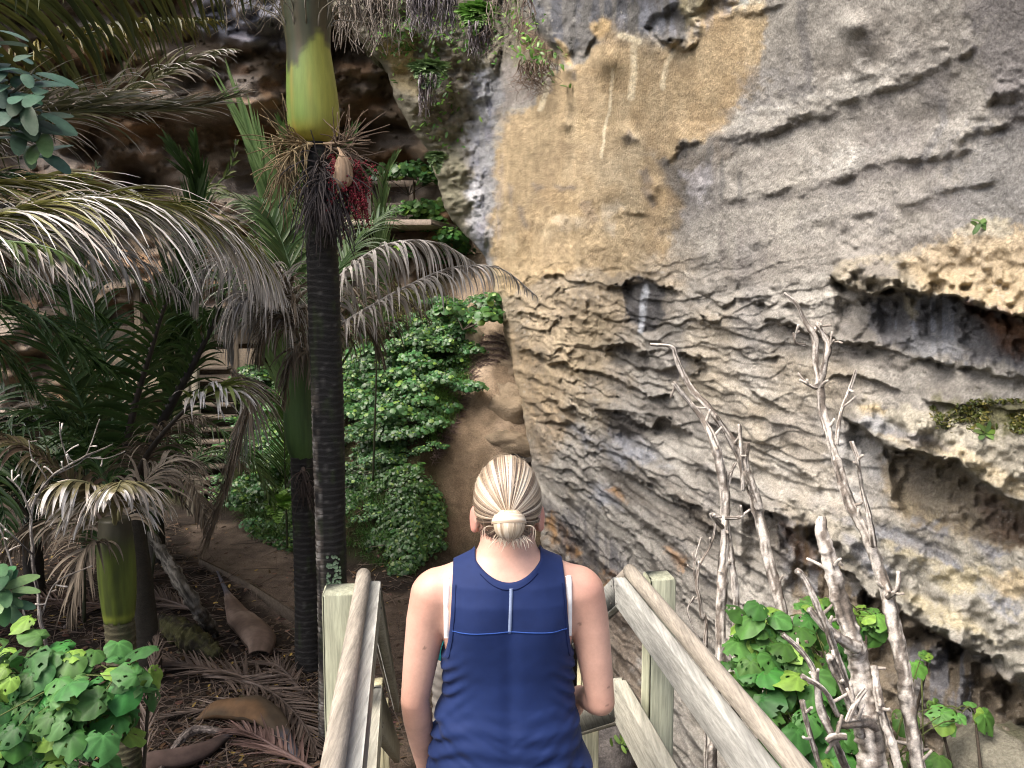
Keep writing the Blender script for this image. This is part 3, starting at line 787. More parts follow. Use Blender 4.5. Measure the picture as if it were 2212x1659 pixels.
def fence_side(sgn, bend, lab, post_at, post_half):
    base = bend.copy(); base[2] = -0.25
    t = thing("handrail_fence", lab, "handrail", base)
    out = RT * sgn                                   # away from the stair
    near = bend - HD * 2.9
    h = MB(); handrail_tube(h, near, bend + HD * .012, .0228, BROWN, 1); h.build("handrail", M_HAND, t)
    far = bend + DN * ((5.75 - bend[1]) / DN[1])
    h = MB(); handrail_tube(h, bend - DN * .005, far, .0222, BROWN * .95, 2); h.build("handrail", M_HAND, t)
    # top boards: inside the handrail and a little lower
    o1 = -out * .034 - UP * .062
    h = MB(); beam(h, near + o1, bend + o1 - HD * .002, .036, .095, out, GREY * 1.05); b1 = h.build("rail_board", M_WLONG, t)
    h = MB(); beam(h, bend + o1 + DN * .004 + HD * .002, far + o1, .036, .095, out, GREY * .95); h.build("rail_board", M_WLONG, t)
    o2 = -out * .030 - UP * .432
    h = MB(); beam(h, near + o2, bend + o2 - HD * .002, .042, .14, out, PALE); b2 = h.build("lower_board", M_WLONG, t)
    h = MB(); beam(h, bend + o2 + DN * .004 + HD * .002, far + o2, .042, .14, out, PALE * .9); h.build("lower_board", M_WLONG, t)
    # nails at the board ends
    for (o, hh, th) in ((o1, .03, .018), (o2, .045, .021)):
        for z_ in (-hh, hh):
            for p in (bend + o - HD * .03 - out * (th + .0005) + UP * z_, bend + o + DN * .05 - out * (th + .0005) + UP * z_):
                h = MB(); h.tube([p, p - out * .0015], .0035, (.12, .11, .1), 8); h.build("nail", M_NAIL, t)
    # posts
    z_top = post_at[2]
    posts = [(post_at, z_top, post_half, GREEN)]
    for Y in (3.42, 4.55, 5.6):
        p = bend + DN * ((Y - bend[1]) / DN[1])
        posts.append((p + out * .062, p[2] - .035, .042, A(.45, .42, .27)))
    pn = bend - HD * 1.75 + out * .075
    posts.append((pn, z_top, post_half, GREEN))
    for p, zt, hf, C in posts:
        zb = float(ground_z(p[0], p[1])) - .25
        h = MB()
        n = 14
        zz = np.linspace(zb, zt, n)
        h.box(A(p[0], p[1], (zb + zt) / 2), [RT, HD, UP], [hf, hf, (zt - zb) / 2], C, .006)
        h.build("post", M_WPOST, t)
    return t

BL = at(785, 1246, 2.45); BR = at(1362, 1236, 2.56)
pl = at(735, 1295, 2.35); pl[2] = .868
pr = at(1424, 1270, 2.53); pr[2] = .850
fence_side(-1, BL, "left handrail of the timber stair, with a worn round top and boards below", pl, .049)
fence_side(1, BR, "right handrail of the timber stair, running beside the rock and the bare stems", pr, .043)

mid = (BL + BR) / 2
stair = thing("timber_stair", "timber stair between two handrails, under the woman in the blue top", "stair", A(mid[0], mid[1], -.25))
half_w = .40
step_n, rise, going = 9, (1.8 - .25) / 9, .2806
for k in range(step_n):
    f = mid + HD * (.02 + going * k); z = -.25 - rise * (k + 1) + .0
    if z < -1.79: break
    h = MB(); h.box(A(f[0], f[1], z - .022) + HD * going / 2, [RT, HD, UP], [half_w, going / 2 + .012, .022], A(.26, .24, .20))
    h.build("tread", M_WLONG, stair)
for s in (-1, 1):
    h = MB(); p = mid + RT * s * (half_w + .024); p[2] = -.36
    beam(h, p, p + DN * 2.95, .044, .24, RT, A(.25, .23, .19)); h.build("stringer", M_WLONG, stair)
deck = thing("timber_landing", "timber landing at the head of the stair", "landing", A(mid[0], mid[1] - 1.5, -.25))
for k in range(26):
    f = mid - HD * (.07 + .145 * k)
    h = MB(); h.box(A(f[0], f[1], -.27), [RT, HD, UP], [half_w + .02, .068, .02], A(.28, .26, .22) * (0.9 + .2 * rng.rand())); h.build("deck_board", M_WLONG, deck)

# ------------------------------------------------------------------ far landing with its fence, retaining boards and the far stair
def simple_fence(name, label, p, q, n_post, hgt, rails, C, parent_cat="fence"):
    base = p.copy()
    t = thing(name, label, parent_cat, base)
    d = norm((q - p) * A(1, 1, 0)); s = np.cross(d, UP)
    for k in range(n_post):
        c = p + (q - p) * (k / (n_post - 1))
        h = MB(); h.box(c + UP * (hgt / 2 - .1), [d, s, UP], [.05, .05, hgt / 2 + .1], C * .95); h.build("post", M_WPOST, t)
    for zf, w in rails:
        h = MB(); beam(h, p + UP * zf - s * .072, q + UP * zf - s * .072, .04, w, s, C); h.build("rail", M_WLONG, t)
    return t
FW = A(.47, .39, .32)
fp, fq = at(800, 497, 17.6), at(985, 497, 17.0)
simple_fence("landing_fence", "small timber fence of a lookout landing, half hidden by a green shrub", fp, fq, 3, 1.02, [(.98, .13), (.52, .12), (.08, .12)], FW)
# landing deck and sandy cut below it
h = MB()
dpt = norm(fq - fp); sd_ = np.cross(dpt, UP)
h.box((fp + fq) / 2 - sd_ * -.9 - UP * .03, [dpt, sd_, UP], [1.25, 1.0, .05], FW * .8); 
o = h.build("landing_deck", M_WLONG, base=fp); tag(o, "timber deck of the lookout landing behind its fence", "deck")

# retaining wall of wide boards on the slope at the left
RWC = A(.22, .178, .13)
rw = thing("retaining_wall", "stepped retaining wall of pale brown boards on the slope behind the palms", "retaining wall", at(400, 800, 17.0))
for k, (x0, x1, y0, y1, Y) in enumerate([(60, 560, 800, 760, 16.6), (60, 560, 742, 705, 16.9), (100, 560, 690, 655, 17.2), (-60, 560, 855, 815, 16.3)]):
    p, q_ = at(x0, (y0 + y1) / 2 + 6, Y + .5), at(x1, (y0 + y1) / 2 - 4, Y - .3)
    h = MB(); beam(h, p, q_, .06, abs(y1 - y0) / FPX * Y * 1.18, np.cross(norm(q_ - p), UP), RWC * (0.85 + .3 * rng.rand())); h.build("board", M_WLONG, rw)
for px_, py_ in ((410, 700), (505, 690), (300, 710)):
    h = MB(); p = at(px_, py_, 16.35); h.box(p, [A(1, 0, 0), A(0, 1, 0), UP], [.06, .06, 1.25], RWC * 1.05); h.build("post", M_WPOST, rw)

# far stair climbing the bank
fs = thing("bank_stair", "far timber stair climbing the bank behind the hanging dead frond", "stair", at(475, 1115, 13.8))
for k in range(13):
    Y = 13.7 + .20 * k
    py_ = 1112 - k * 26.5
    c0, c1 = at(418 - k * 1.0, py_, Y), at(532 - k * 3.0, py_, Y)
    h = MB(); cc = (c0 + c1) / 2; L = np.linalg.norm(c1 - c0) / 2
    h.box(cc, [A(1, 0, 0), A(0, 1, 0), UP], [L, .16, .03], A(.14, .115, .09) * (.85 + .3 * rng.rand())); h.build("tread", M_WLONG, fs)
    h = MB(); h.box(cc + A(0, .13, -.115), [A(1, 0, 0), A(0, 1, 0), UP], [L, .02, .08], A(.13, .10, .075)); h.build("riser", M_WLONG, fs)
for px_, y0, y1 in ((411, 1150, 950), (428, 1165, 790), (404, 960, 780)):
    h = MB(); p, q_ = at(px_, y0, 13.6), at(px_, y1, 13.6); h.box((p + q_) / 2, [A(1, 0, 0), A(0, 1, 0), UP], [.055, .05, (q_[2] - p[2]) / 2], A(.20, .18, .14)); h.build("post", M_WPOST, fs)

# edging board of the path
for nm, lab, pts in (("path_edging", "thin timber edging board along the near side of the brown path", [(432, 1226), (540, 1280), (640, 1345)]),):
    P = [gpt(x, y) for x, y in pts]
    h = MB()
    for a, b in zip(P[:-1], P[1:]):
        pa, pb = A(*a, -1.75), A(*b, -1.75)
        beam(h, pa, pb, .035, .16, np.cross(norm(pb - pa), UP), A(.10, .08, .06))
    o = h.build(nm, M_WLONG, base=A(*P[1], -1.8)); tag(o, lab, "edging board")
# ------------------------------------------------------------------ people: signed distance bodies turned into one surface each
class SDF:
    def __init__(s, lo, hi, h):
        s.lo, s.h = np.asarray(lo, float), h
        n = np.ceil((np.asarray(hi, float) - s.lo) / h).astype(int) + 1
        s.n = n
        ax = [s.lo[k] + h * np.arange(n[k]) for k in range(3)]
        s.X, s.Y, s.Z = [a.astype(np.float32) for a in np.meshgrid(*ax, indexing='ij')]
        s.d = np.full(tuple(n), 1.0, np.float32)
    def sl(s, lo, hi, pad):
        a = np.clip(np.floor((np.asarray(lo) - pad - s.lo) / s.h).astype(int), 0, s.n - 1)
        b = np.clip(np.ceil((np.asarray(hi) + pad - s.lo) / s.h).astype(int) + 1, 1, s.n)
        return tuple(slice(a[k], b[k]) for k in range(3))
    def smin(s, S, e, k):
        d = s.d[S]
        if k > 0:
            h = np.clip(.5 + .5 * (e - d) / k, 0, 1)
            s.d[S] = e * (1 - h) + d * h - k * h * (1 - h)
        else:
            s.d[S] = np.minimum(d, e)
    def cone(s, a, b, ra, rb, k=.02):
        a, b = np.asarray(a, float), np.asarray(b, float)
        S = s.sl(np.minimum(a, b), np.maximum(a, b), max(ra, rb) + 2 * k + .03)
        ex = b - a
        wx, wy, wz = s.X[S] - a[0], s.Y[S] - a[1], s.Z[S] - a[2]
        t = np.clip((wx * ex[0] + wy * ex[1] + wz * ex[2]) / (ex @ ex + 1e-9), 0, 1)
        e = np.sqrt((wx - ex[0] * t) ** 2 + (wy - ex[1] * t) ** 2 + (wz - ex[2] * t) ** 2) - (ra + (rb - ra) * t)
        s.smin(S, e.astype(np.float32), k)
    def ell(s, c, r, k=.02, rot=None):
        c, r = np.asarray(c, float), np.asarray(r, float)
        S = s.sl(c - r.max(), c + r.max(), 2 * k + .03)
        w = np.stack([s.X[S] - c[0], s.Y[S] - c[1], s.Z[S] - c[2]], -1)
        if rot is not None: w = w @ np.asarray(rot, float).T
        q = np.sqrt(((w / r) ** 2).sum(-1)); g = np.sqrt(((w / r ** 2) ** 2).sum(-1)) + 1e-6
        s.smin(S, (q * (q - 1) / g).astype(np.float32), k)
    def mesh(s, d=None):
        d = s.d if d is None else d
        g = openvdb.FloatGrid(); g.background = 1.0
        g.copyFromArray(np.ascontiguousarray(d))
        v, f = g.convertToQuads(0.0)
        return s.lo + v.astype(float) * s.h, f[:, ::-1].astype(int)

def smooth_mesh(V, Q, it=3, f=.5):
    n = len(V)
    e = np.concatenate([Q[:, [0, 1]], Q[:, [1, 2]], Q[:, [2, 3]], Q[:, [3, 0]]]); e = np.concatenate([e, e[:, ::-1]])
    cnt = np.bincount(e[:, 0], minlength=n)[:, None] + 1e-9
    for i in range(it):
        for w in (f, -f * 1.02):
            M = np.stack([np.bincount(e[:, 0], V[e[:, 1], k], n) for k in range(3)], -1) / cnt
            V = V + w * (M - V)
    return V

def skin_col(V, base, f=.06):
    n = fbm(V * 14, 3, 401); m = fbm(V * 60, 2, 402)
    c = np.tile(base, (len(V), 1)) * (1 + f * n + f * .5 * m)[:, None]
    return c

M_SKIN = material("skin", 0.48, 0.4, 0.08, 22, 0.10, 420, 0.001, sss=0.06, fine=(160, 0.05))
M_SHIRT = material("jersey", 0.75, 0.2, 0.08, 60, 0.25, 500, 0.001, sheen=0.04)
M_HAIR = material("hair", 0.34, 0.5, 0.0)
M_CLOTH = material("cloth", 0.85, 0.15, 0.12, 30, 0.3, 200, 0.002)

def place(V, base, yaw, pitch=0):
    c, s_ = math.cos(yaw), math.sin(yaw)
    return V @ np.array([[c, s_, 0], [-s_, c, 0], [0, 0, 1]]) + base

# ---- the woman, seen from behind. local: x right, y ahead, z up from her feet
W_BASE = A(-.010, 1.86, -.268); W_YAW = math.radians(3)
wm = thing("person", "blonde woman with a low bun and navy sleeveless top, seen from behind", "person", W_BASE)
HS = .0042
B = SDF((-.33, -.17, -.02), (.33, .30, 1.64), HS)
ZP = np.array([-.1, .70, .80, .90, .98, 1.06, 1.12, 1.18, 1.24, 1.30, 1.34, 1.37, 1.40, 1.44])
AP = np.array([.15, .140, .158, .158, .146, .139, .143, .151, .160, .164, .150, .104, .066, .056])
BP = np.array([.10, .105, .112, .118, .108, .096, .097, .103, .109, .105, .094, .078, .064, .055])
CP = np.array([.0, .0, .0, .0, .0, .0, .0, .002, .004, .004, .006, .008, .010, .012])
def torso(X, Y, Z):
    a = np.interp(Z, ZP, AP); b = np.interp(Z, ZP, BP); cy = np.interp(Z, ZP, CP)
    pw = 2.3
    q = (np.abs(X / a) ** pw + np.abs((Y - cy) / b) ** pw) ** (1 / pw)
    d = (q - 1) * np.minimum(a, b)
    d = np.maximum(d, .74 - Z)
    # spine furrow and shoulder blades
    back = np.where(Y < cy, 1.0, 0.0)
    d = d + back * (.005 * np.exp(-(X / .018) ** 2) * sstep(.9, 1.0, Z) * (1 - sstep(1.3, 1.36, Z)))
    for sx in (-1, 1):
        d = d - back * .008 * np.exp(-((X - sx * .085) / .045) ** 2 - ((Z - 1.24) / .06) ** 2)
    return d.astype(np.float32)
T = torso(B.X, B.Y, B.Z)
T = np.maximum(T, B.Z - 1.43)
B.d = T.copy()
for sx in (-1, 1):                                              # neck to shoulder slope
    B.cone((sx * .035, .004, 1.362), (sx * .160, .002, 1.318), .042, .043, .03)
Tsh = B.d.copy()                                                # what the top covers
sh = {}
for sx, el, wr, upr in ((-1, A(-.222, -.012, 1.045), A(-.196, .045, .815), .047), (1, A(.222, -.020, 1.035), A(.190, .112, .985), .047)):
    ch_ = [(A(sx * .176, .0, 1.298), .057), (A(sx * .192, -.001, 1.24), .0505), (lerp(A(sx * .186, 0, 1.29), el, .62), .0425), (lerp(A(sx * .186, 0, 1.29), el, .86), .0375), (el, .0350), (lerp(el, wr, .22), .0365), (lerp(el, wr, .5), .0320), (lerp(el, wr, .8), .0245), (wr, .0225)]
    for j, ((p, ra), (q_, rb)) in enumerate(zip(ch_[:-1], ch_[1:])): B.cone(p, q_, ra * .955, rb * .955, .020 if j == 0 else .0)
# left hand hanging, right hand closed in front of the hip
def hand(wr, d, pn, up, curl, sx):
    """d: hand axis, pn: palm normal, up: thumb side"""
    d, pn, up = norm(d), norm(pn), norm(up)
    B.cone(wr, wr + d * .03, .022, .024, .012)
    for k in range(4):
        off = up * (.027 - .018 * k)
        B.cone(wr + d * .025 + off * .5, wr + d * .085 + off, .016, .0115, .01)
    for k, L in enumerate((.068, .076, .070, .054)):
        off = up * (.027 - .018 * k)
        p = wr + d * .088 + off; dd = d.copy(); r = .0092 - .0006 * (k == 3)
        for j, fr in enumerate((.44, .32, .24)):
            ang = curl[j]
            dd = norm(dd * math.cos(ang) + pn * math.sin(ang))
            q_ = p + dd * L * fr
            B.cone(p, q_, r, r * .93, .003); p = q_; r *= .93
    p = wr + d * .03 + up * .022; dd = norm(d * .75 + up * .6 + pn * .35)
    q_ = p + dd * .045; B.cone(p, q_, .014, .0105, .006)
    dd = norm(d * .9 + up * .15 + pn * .45); B.cone(q_, q_ + dd * .03, .0102, .0085, .003)
hand(A(-.196, .045, .815), (.02, .10, -1), (.9, .2, 0), (.2, 1, .1), (.25, .3, .25), -1)
hand(A(.190, .112, .985), (-.32, .20, -.9), (-.8, .1, .3), (.1, .95, .2), (.5, .8, .6), 1)
# neck, head
B.cone((0, .006, 1.34), (0, .012, 1.45), .056, .052, .03)
B.ell((0, .028, 1.505), (.073, .092, .104), .02)
B.ell((0, .060, 1.455), (.056, .062, .062), .02)
B.cone((0, .105, 1.40), (0, .085, 1.42), .018, .03, .02)
B.cone((0, .118, 1.50), (0, .138, 1.468), .008, .013, .008)                     # nose
B.cone((-.02, .118, 1.438), (.02, .118, 1.438), .007, .007, .006)                # lips
for sx in (-1, 1):
    B.ell((sx * .028, .108, 1.508), (.013, .010, .009), .004)                     # eyes
    B.cone((sx * .015, .112, 1.522), (sx * .045, .102, 1.522), .007, .006, .008)  # brow
    B.ell((sx * .079, .012, 1.475), (.008, .020, .033), .006, rot=[[.92, -sx * .38, 0], [sx * .38, .92, 0], [0, 0, 1]])
    B.cone((sx * .073, .018, 1.450), (sx * .080, .012, 1.452), .008, .007, .004)
# legs and feet
for sx in (-1, 1):
    B.cone((sx * .085, .0, .84), (sx * .085, .01, .46), .086, .056, .03)
    B.cone((sx * .085, .01, .46), (sx * .085, -.012, .32), .054, .054, .02)
    B.cone((sx * .085, -.012, .32), (sx * .085, -.01, .08), .054, .036, .02)
V, Q = B.mesh(); V = smooth_mesh(V, Q, 22)
sc = skin_col(V, A(.49, .295, .225))
red = np.exp(-((V[:, 2] - 1.32) / .06) ** 2) * sstep(.12, .2, np.abs(V[:, 0]))
sc = lerp(sc, A(.50, .24, .175), (red * .45)[:, None])
ear = sstep(.074, .080, np.abs(V[:, 0])) * sstep(1.43, 1.44, V[:, 2]) * (np.abs(V[:, 1]) < .05)
sc = lerp(sc, A(.52, .20, .16), (ear * .6)[:, None])
elb = sum(np.exp(-(np.linalg.norm(V - e, axis=1) / .035) ** 2) for e in (A(-.222, -.045, 1.045), A(.225, -.055, 1.035)))
sc = lerp(sc, A(.45, .23, .17), (np.clip(elb, 0, 1) * .35)[:, None])
lips = np.exp(-(np.linalg.norm((V - A(0, .125, 1.438)) / A(.03, .02, .012), axis=1)) ** 2); sc = lerp(sc, A(.45, .13, .12), (np.clip(lips * 1.3, 0, 1) * .7)[:, None])
for k in range(26):                                             # small moles
    i = rng.randint(len(V)); 
    if V[i, 1] < .02: sc[np.linalg.norm(V - V[i], axis=1) < .0035] *= .55
eyes = sum((np.linalg.norm(V - A(sx * .028, .118, 1.508), axis=1) < .007) for sx in (-1, 1)); sc[eyes > 0] = (.05, .06, .07)
mb = MB(); mb.add(place(V, W_BASE, W_YAW), Q, None, sc); body = mb.build("body", M_SKIN, wm)

# shirt
Xs, Ys, Zs = B.X, B.Y, B.Z
bnd = np.interp(Zs, [1.0, 1.128, 1.14, 1.155, 1.175, 1.22, 1.28, 1.33, 1.37], [.5, .30, .178, .160, .147, .139, .1335, .131, .129])
arm_cut = (np.abs(Xs) - bnd) * .9
nk_b = Zs - (1.352 + .034 * np.minimum((Xs / .071) ** 2, 3.0))
nk_f = Zs - (1.285 + .10 * np.minimum((Xs / .071) ** 2, 3.0))
nk = np.where(Ys < .02, nk_b, lerp(nk_b, nk_f, sstep(.02, .07, Ys)))
nk = np.where(np.abs(Xs) < .075, nk, -.01)
q = np.stack([Xs * 9, Ys * 4, Zs * 26], -1)[..., :]
drape = 1 - sstep(.98, 1.10, Zs)
wob = np.zeros_like(Xs)
Ssl = B.sl((-.3, -.16, .72), (.3, .26, 1.40), 0)
xs, ys, zs = Xs[Ssl], Ys[Ssl], Zs[Ssl]
fold = np.sin((zs + 1.2 * xs ** 2 + .012 * np.sin(xs * 23 + 1)) * 150 + 2.2 * vnoise(np.stack([xs * 8, ys * 6, zs * 9], -1), 5)) 
fold2 = fbm(np.stack([xs * 7 + zs * 5, ys * 5, zs * 22 - np.abs(xs) * 9], -1), 3, 7)
dr = 1 - sstep(.93, 1.10, zs)
w_ = dr * (.0066 * fold * (.35 + .55 * sstep(-.4, .5, vnoise(np.stack([xs * 6, ys * 4, zs * 7], -1), 9))) + .010 * fold2 + .004)
w_ = w_ + (1 - dr) * .0022 * fbm(np.stack([xs * 9, ys * 9, zs * 12], -1), 3, 8)
side = np.exp(-((np.abs(xs) - .15) / .04) ** 2) * np.exp(-((zs - 1.10) / .06) ** 2)
w_ = w_ + side * .004 * np.sin(zs * 190 + np.abs(xs) * 160)
wob[Ssl] = w_
hang = .012 * (1 - sstep(.95, 1.12, Zs)) 
SH = Tsh - .0085 - wob - hang
SH = np.maximum(np.maximum(SH, arm_cut), np.maximum(nk, .80 - Zs))
Vs, Qs = B.mesh(SH.astype(np.float32)); Vs = smooth_mesh(Vs, Qs, 3)
cs_ = np.tile(A(.0072, .018, .075), (len(Vs), 1))
yoke = sstep(1.2495, 1.251, Vs[:, 2] + .0)
cs_ = cs_ * (1 + .10 * fbm(Vs * 8, 3, 411))[:, None]
cs_ = lerp(cs_, A(.0078, .021, .088), (1 - yoke)[:, None] * .7)
mb = MB(); mb.add(place(Vs, W_BASE, W_YAW), Qs, None, cs_); shirt = mb.build("sleeveless_top", M_SHIRT, wm)

def back_surface(field, x, z):
    """first y from behind where the field is solid"""
    i = (np.asarray(x) - B.lo[0]) / B.h; k = (np.asarray(z) - B.lo[2]) / B.h
    out = []
    for a, b in zip(np.atleast_1d(i), np.atleast_1d(k)):
        a0, b0 = int(round(a)), int(round(b))
        col = field[a0, :, b0]
        j = np.argmax(col < 0)
        f0, f1 = col[j - 1], col[j]
        out.append(B.lo[1] + B.h * (j - 1 + f0 / (f0 - f1 + 1e-9)))
    return np.array(out)
def strip_on(field, xs_, zs_, w, th, C, name, mat, parent, vertical=True, sm=3):
    ys_ = back_surface(field, xs_, zs_)
    for _ in range(sm): ys_ = np.convolve(np.pad(ys_, 1, mode='edge'), [.25, .5, .25], 'valid')
    P = np.stack([xs_, ys_ - th * .5, zs_], -1)
    s_ = norm(np.stack([-np.gradient(zs_), np.zeros_like(xs_), np.gradient(xs_)], -1))
    a = P + s_ * w / 2; b = P - s_ * w / 2
    top = np.stack([a, a - A(0, th, 0), b - A(0, th, 0), b], 1)
    mb = MB(); mb.grid(place(top.reshape(-1, 3), W_BASE, W_YAW).reshape(top.shape), C, wrap=True)
    return mb.build(name, mat, parent, fix=True)
zz = np.linspace(1.343, 1.245, 24); strip_on(SH, np.zeros(24) + np.linspace(.003, -.001, 24), zz, .0072, .0016, A(.20, .25, .37), "reflective_strip", M_CLOTH, shirt)
xx = np.linspace(-.131, .131, 60); strip_on(SH, xx, 1.2475 - .004 * (xx / .13) ** 2, .0022, .0016, A(.03, .075, .28), "seam", M_CLOTH, shirt)
# doubled hems round the neck and the armholes
xx = np.linspace(-.066, .066, 50)
strip_on(SH, xx, 1.352 + .034 * (xx / .071) ** 2 - .012, .0020, .0012, A(.006, .012, .055), "neck_stitching", M_CLOTH, shirt)
for sx in (-1, 1):
    zz = np.linspace(1.345, 1.17, 50); xb = np.interp(zz, [1.14, 1.155, 1.175, 1.22, 1.28, 1.33, 1.37], [.178, .160, .147, .139, .1335, .131, .129]) - .0085
    strip_on(SH, sx * xb, zz, .0018, .0012, A(.006, .012, .055), "armhole_stitching", M_CLOTH, shirt)
# white straps beside the armholes
for sx in (-1, 1):
    zz = np.linspace(1.352, 1.215, 40); xb = np.interp(zz, [1.2, 1.26, 1.36], [.139, .139, .1395]) + (.004 if sx < 0 else -.0005)
    strip_on(B.d, sx * xb, zz, .014, .0025, A(.82, .80, .77), "bra_strap", M_CLOTH, wm)

# trousers (below the picture)
P_ = SDF((-.24, -.17, .02), (.24, .17, .96), .007)
P_.d = np.maximum(torso(P_.X, P_.Y, P_.Z) - .008, P_.Z - .90).astype(np.float32)
for sx in (-1, 1):
    P_.cone((sx * .085, .0, .84), (sx * .088, .008, .46), .098, .070, .03)
    P_.cone((sx * .088, .008, .46), (sx * .088, -.006, .08), .070, .056, .02)
Vp, Qp = P_.mesh(); Vp = smooth_mesh(Vp, Qp, 2)
mb = MB(); mb.add(place(Vp, W_BASE, W_YAW), Qp, None, np.tile(A(.16, .17, .14), (len(Vp), 1))); mb.build("trousers", M_CLOTH, wm)
for sx in (-1, 1):
    F_ = SDF((sx * .085 - .08, -.12, -.02), (sx * .085 + .08, .22, .14), .006)
    F_.cone((sx * .085, -.04, .04), (sx * .088, .12, .028), .042, .034, .02); F_.cone((sx * .085, -.03, .05), (sx * .085, -.02, .11), .04, .043, .02)
    F_.d = np.maximum(F_.d, -F_.Z + 0.0)
    Vf, Qf = F_.mesh(); Vf = smooth_mesh(Vf, Qf, 2)
    mb = MB(); mb.add(place(Vf, W_BASE, W_YAW), Qf, None, np.tile(A(.06, .06, .07), (len(Vf), 1))); mb.build("shoe", M_CLOTH, wm)

# hair: cap, strands drawn back to a bun
HC, HR = A(0, .026, 1.512), A(.0785, .0965, .1085)
BUN = A(-.002, -.076, 1.500)
H_ = SDF((-.10, -.12, 1.38), (.10, .15, 1.64), .004)
H_.ell(HC, HR, 0)
hz = 1.437 + .030 * sstep(.02, .06, np.abs(H_.X)) + .14 * sstep(.0, .11, H_.Y + .02)         # hairline
H_.d = np.maximum(H_.d, hz - H_.Z).astype(np.float32)
Vh, Qh = H_.mesh(); Vh = smooth_mesh(Vh, Qh, 2)
bd = norm((BUN - HC) / HR)
hmb = MB(); hmb.add(place(Vh, W_BASE, W_YAW), Qh, None, np.tile(A(.12, .075, .045), (len(Vh), 1)))
def ribbon(mb, P, N, w, C0, C1):
    Tn = norm(np.gradient(P, axis=0)); s_ = norm(np.cross(Tn, N))
    n = len(P); ww = w * np.sin(np.pi * np.clip(np.linspace(.08, .96, n), 0, 1)) ** .5
    a, b = P - s_ * ww[:, None] / 2, P + s_ * ww[:, None] / 2
    m = P + N * w * .25
    G_ = np.stack([a, m, b], 1)
    tt = np.linspace(0, 1, n)[:, None, None]
    mb.grid(G_, np.tile(C0 * (1 - tt) + C1 * tt, (1, 3, 1)))
hr = RS(21)
cols = [A(.065, .046, .036), A(.145, .102, .074), A(.30, .222, .15), A(.52, .425, .305), A(.74, .65, .52)]
gth = 0
for i in range(5200):
    u_ = hr.rand()
    if u_ < .86:                                   # from the front hairline, the crown and the sides
        th = hr.uniform(-1.0, 1.0) * 2.05
        lift = hr.uniform(.15, 1.0)
        s0 = norm(A(math.sin(th) * 1.0, .55 * lift, math.cos(th) * 1.0 if abs(th) < 1.7 else -.25))
    else:                                          # from the nape upward
        th = hr.uniform(-1, 1)
        s0 = norm(A(th * .8, -.60, -.72 + .12 * abs(th)))
        th = 3.0 + th
    om = math.acos(np.clip(s0 @ bd, -1, 1))
    e0 = 0.06
    t = np.linspace(0, 1 - e0, 16)[:, None]
    dirs = (np.sin((1 - t) * om) * s0 + np.sin(t * om) * bd) / math.sin(om)
    rad = 1.008 + .020 * hr.rand() + .035 * np.sin(np.pi * t) * (.35 + .5 * vnoise(A(th * 5, 0, 1)[None], 3)[0]) + .030 * np.sin(np.pi * t) * vnoise(A(th * 34, 0, 5)[None], 4)[0] 
    P = HC + dirs * HR * rad
    N = norm(dirs / HR)
    cl = vnoise(A(th * 6.0, 3, 0)[None], 31)[0] * .35 + vnoise(A(th * 26.0, 7, 0)[None], 33)[0] * .55 + vnoise(A(th * 70.0, 7, 0)[None], 35)[0] * .45 + hr.uniform(-.45, .45) - .35 * np.exp(-((abs(th) - .33) / .07) ** 2)
    lev = np.clip(2.5 + 2.3 * cl - 1.3 * sstep(1.1, 1.9, abs(th)) , 0, 4 - 1e-6)
    f = int(lev); C = lerp(cols[f], cols[min(f + 1, 4)], lev - f)
    root = C * .50 + A(.02, .013, .007)
    ribbon(hmb, place(P, W_BASE, W_YAW), place(N, A(0, 0, 0), W_YAW), hr.uniform(.0009, .0020), root, C)
for i in range(260):                               # flyaways
    s0 = norm(A(hr.uniform(-1, 1), hr.uniform(-.6, .5), hr.uniform(-.3, 1)))
    t = np.linspace(0, 1, 8)[:, None]
    d2 = norm(np.cross(s0, hr.randn(3)))
    P = HC + norm(s0 + d2 * t * .8) * HR * (1.02 + .10 * hr.rand() * t)
    ribbon(hmb, place(P, W_BASE, W_YAW), place(np.tile(s0, (8, 1)), A(0, 0, 0), W_YAW), .0007, cols[2], cols[3])
for i in range(130):                               # short nape hairs, darker
    x_ = hr.uniform(-.062, .062); z0 = 1.452 + .12 * abs(x_) + hr.uniform(-.006, .012)
    y_ = HC[1] - HR[1] * math.sqrt(max(0.05, 1 - (x_ / HR[0]) ** 2 - ((z0 - HC[2]) / HR[2]) ** 2)) - .002
    t = np.linspace(0, 1, 7)[:, None]
    P = A(x_, y_, z0) + A(hr.uniform(-.01, .01), .012, -.022 * hr.uniform(.5, 1.2)) * t + A(0, -.003, 0) * np.sin(np.pi * t)
    ribbon(hmb, place(P, W_BASE, W_YAW), np.tile(A(0, -1, 0), (7, 1)), .001, cols[0], cols[1])
hmb.build("hair", M_HAIR, wm)
bmb = MB()
bc_ = BUN + A(0, -.022, -.008)
BR_ = A(.0345, .030, .0335)
th_ = np.linspace(0, np.pi, 14); ph_ = np.linspace(0, 2 * np.pi, 20, endpoint=False)
sp = np.stack([np.sin(th_)[:, None] * np.cos(ph_)[None], np.sin(th_)[:, None] * np.sin(ph_)[None], np.cos(th_)[:, None] + 0 * ph_[None]], -1)
bmb.grid(place((bc_ + sp * BR_ * .96).reshape(-1, 3), W_BASE, W_YAW).reshape(14, 20, 3), A(.5, .36, .2), wrap=True)
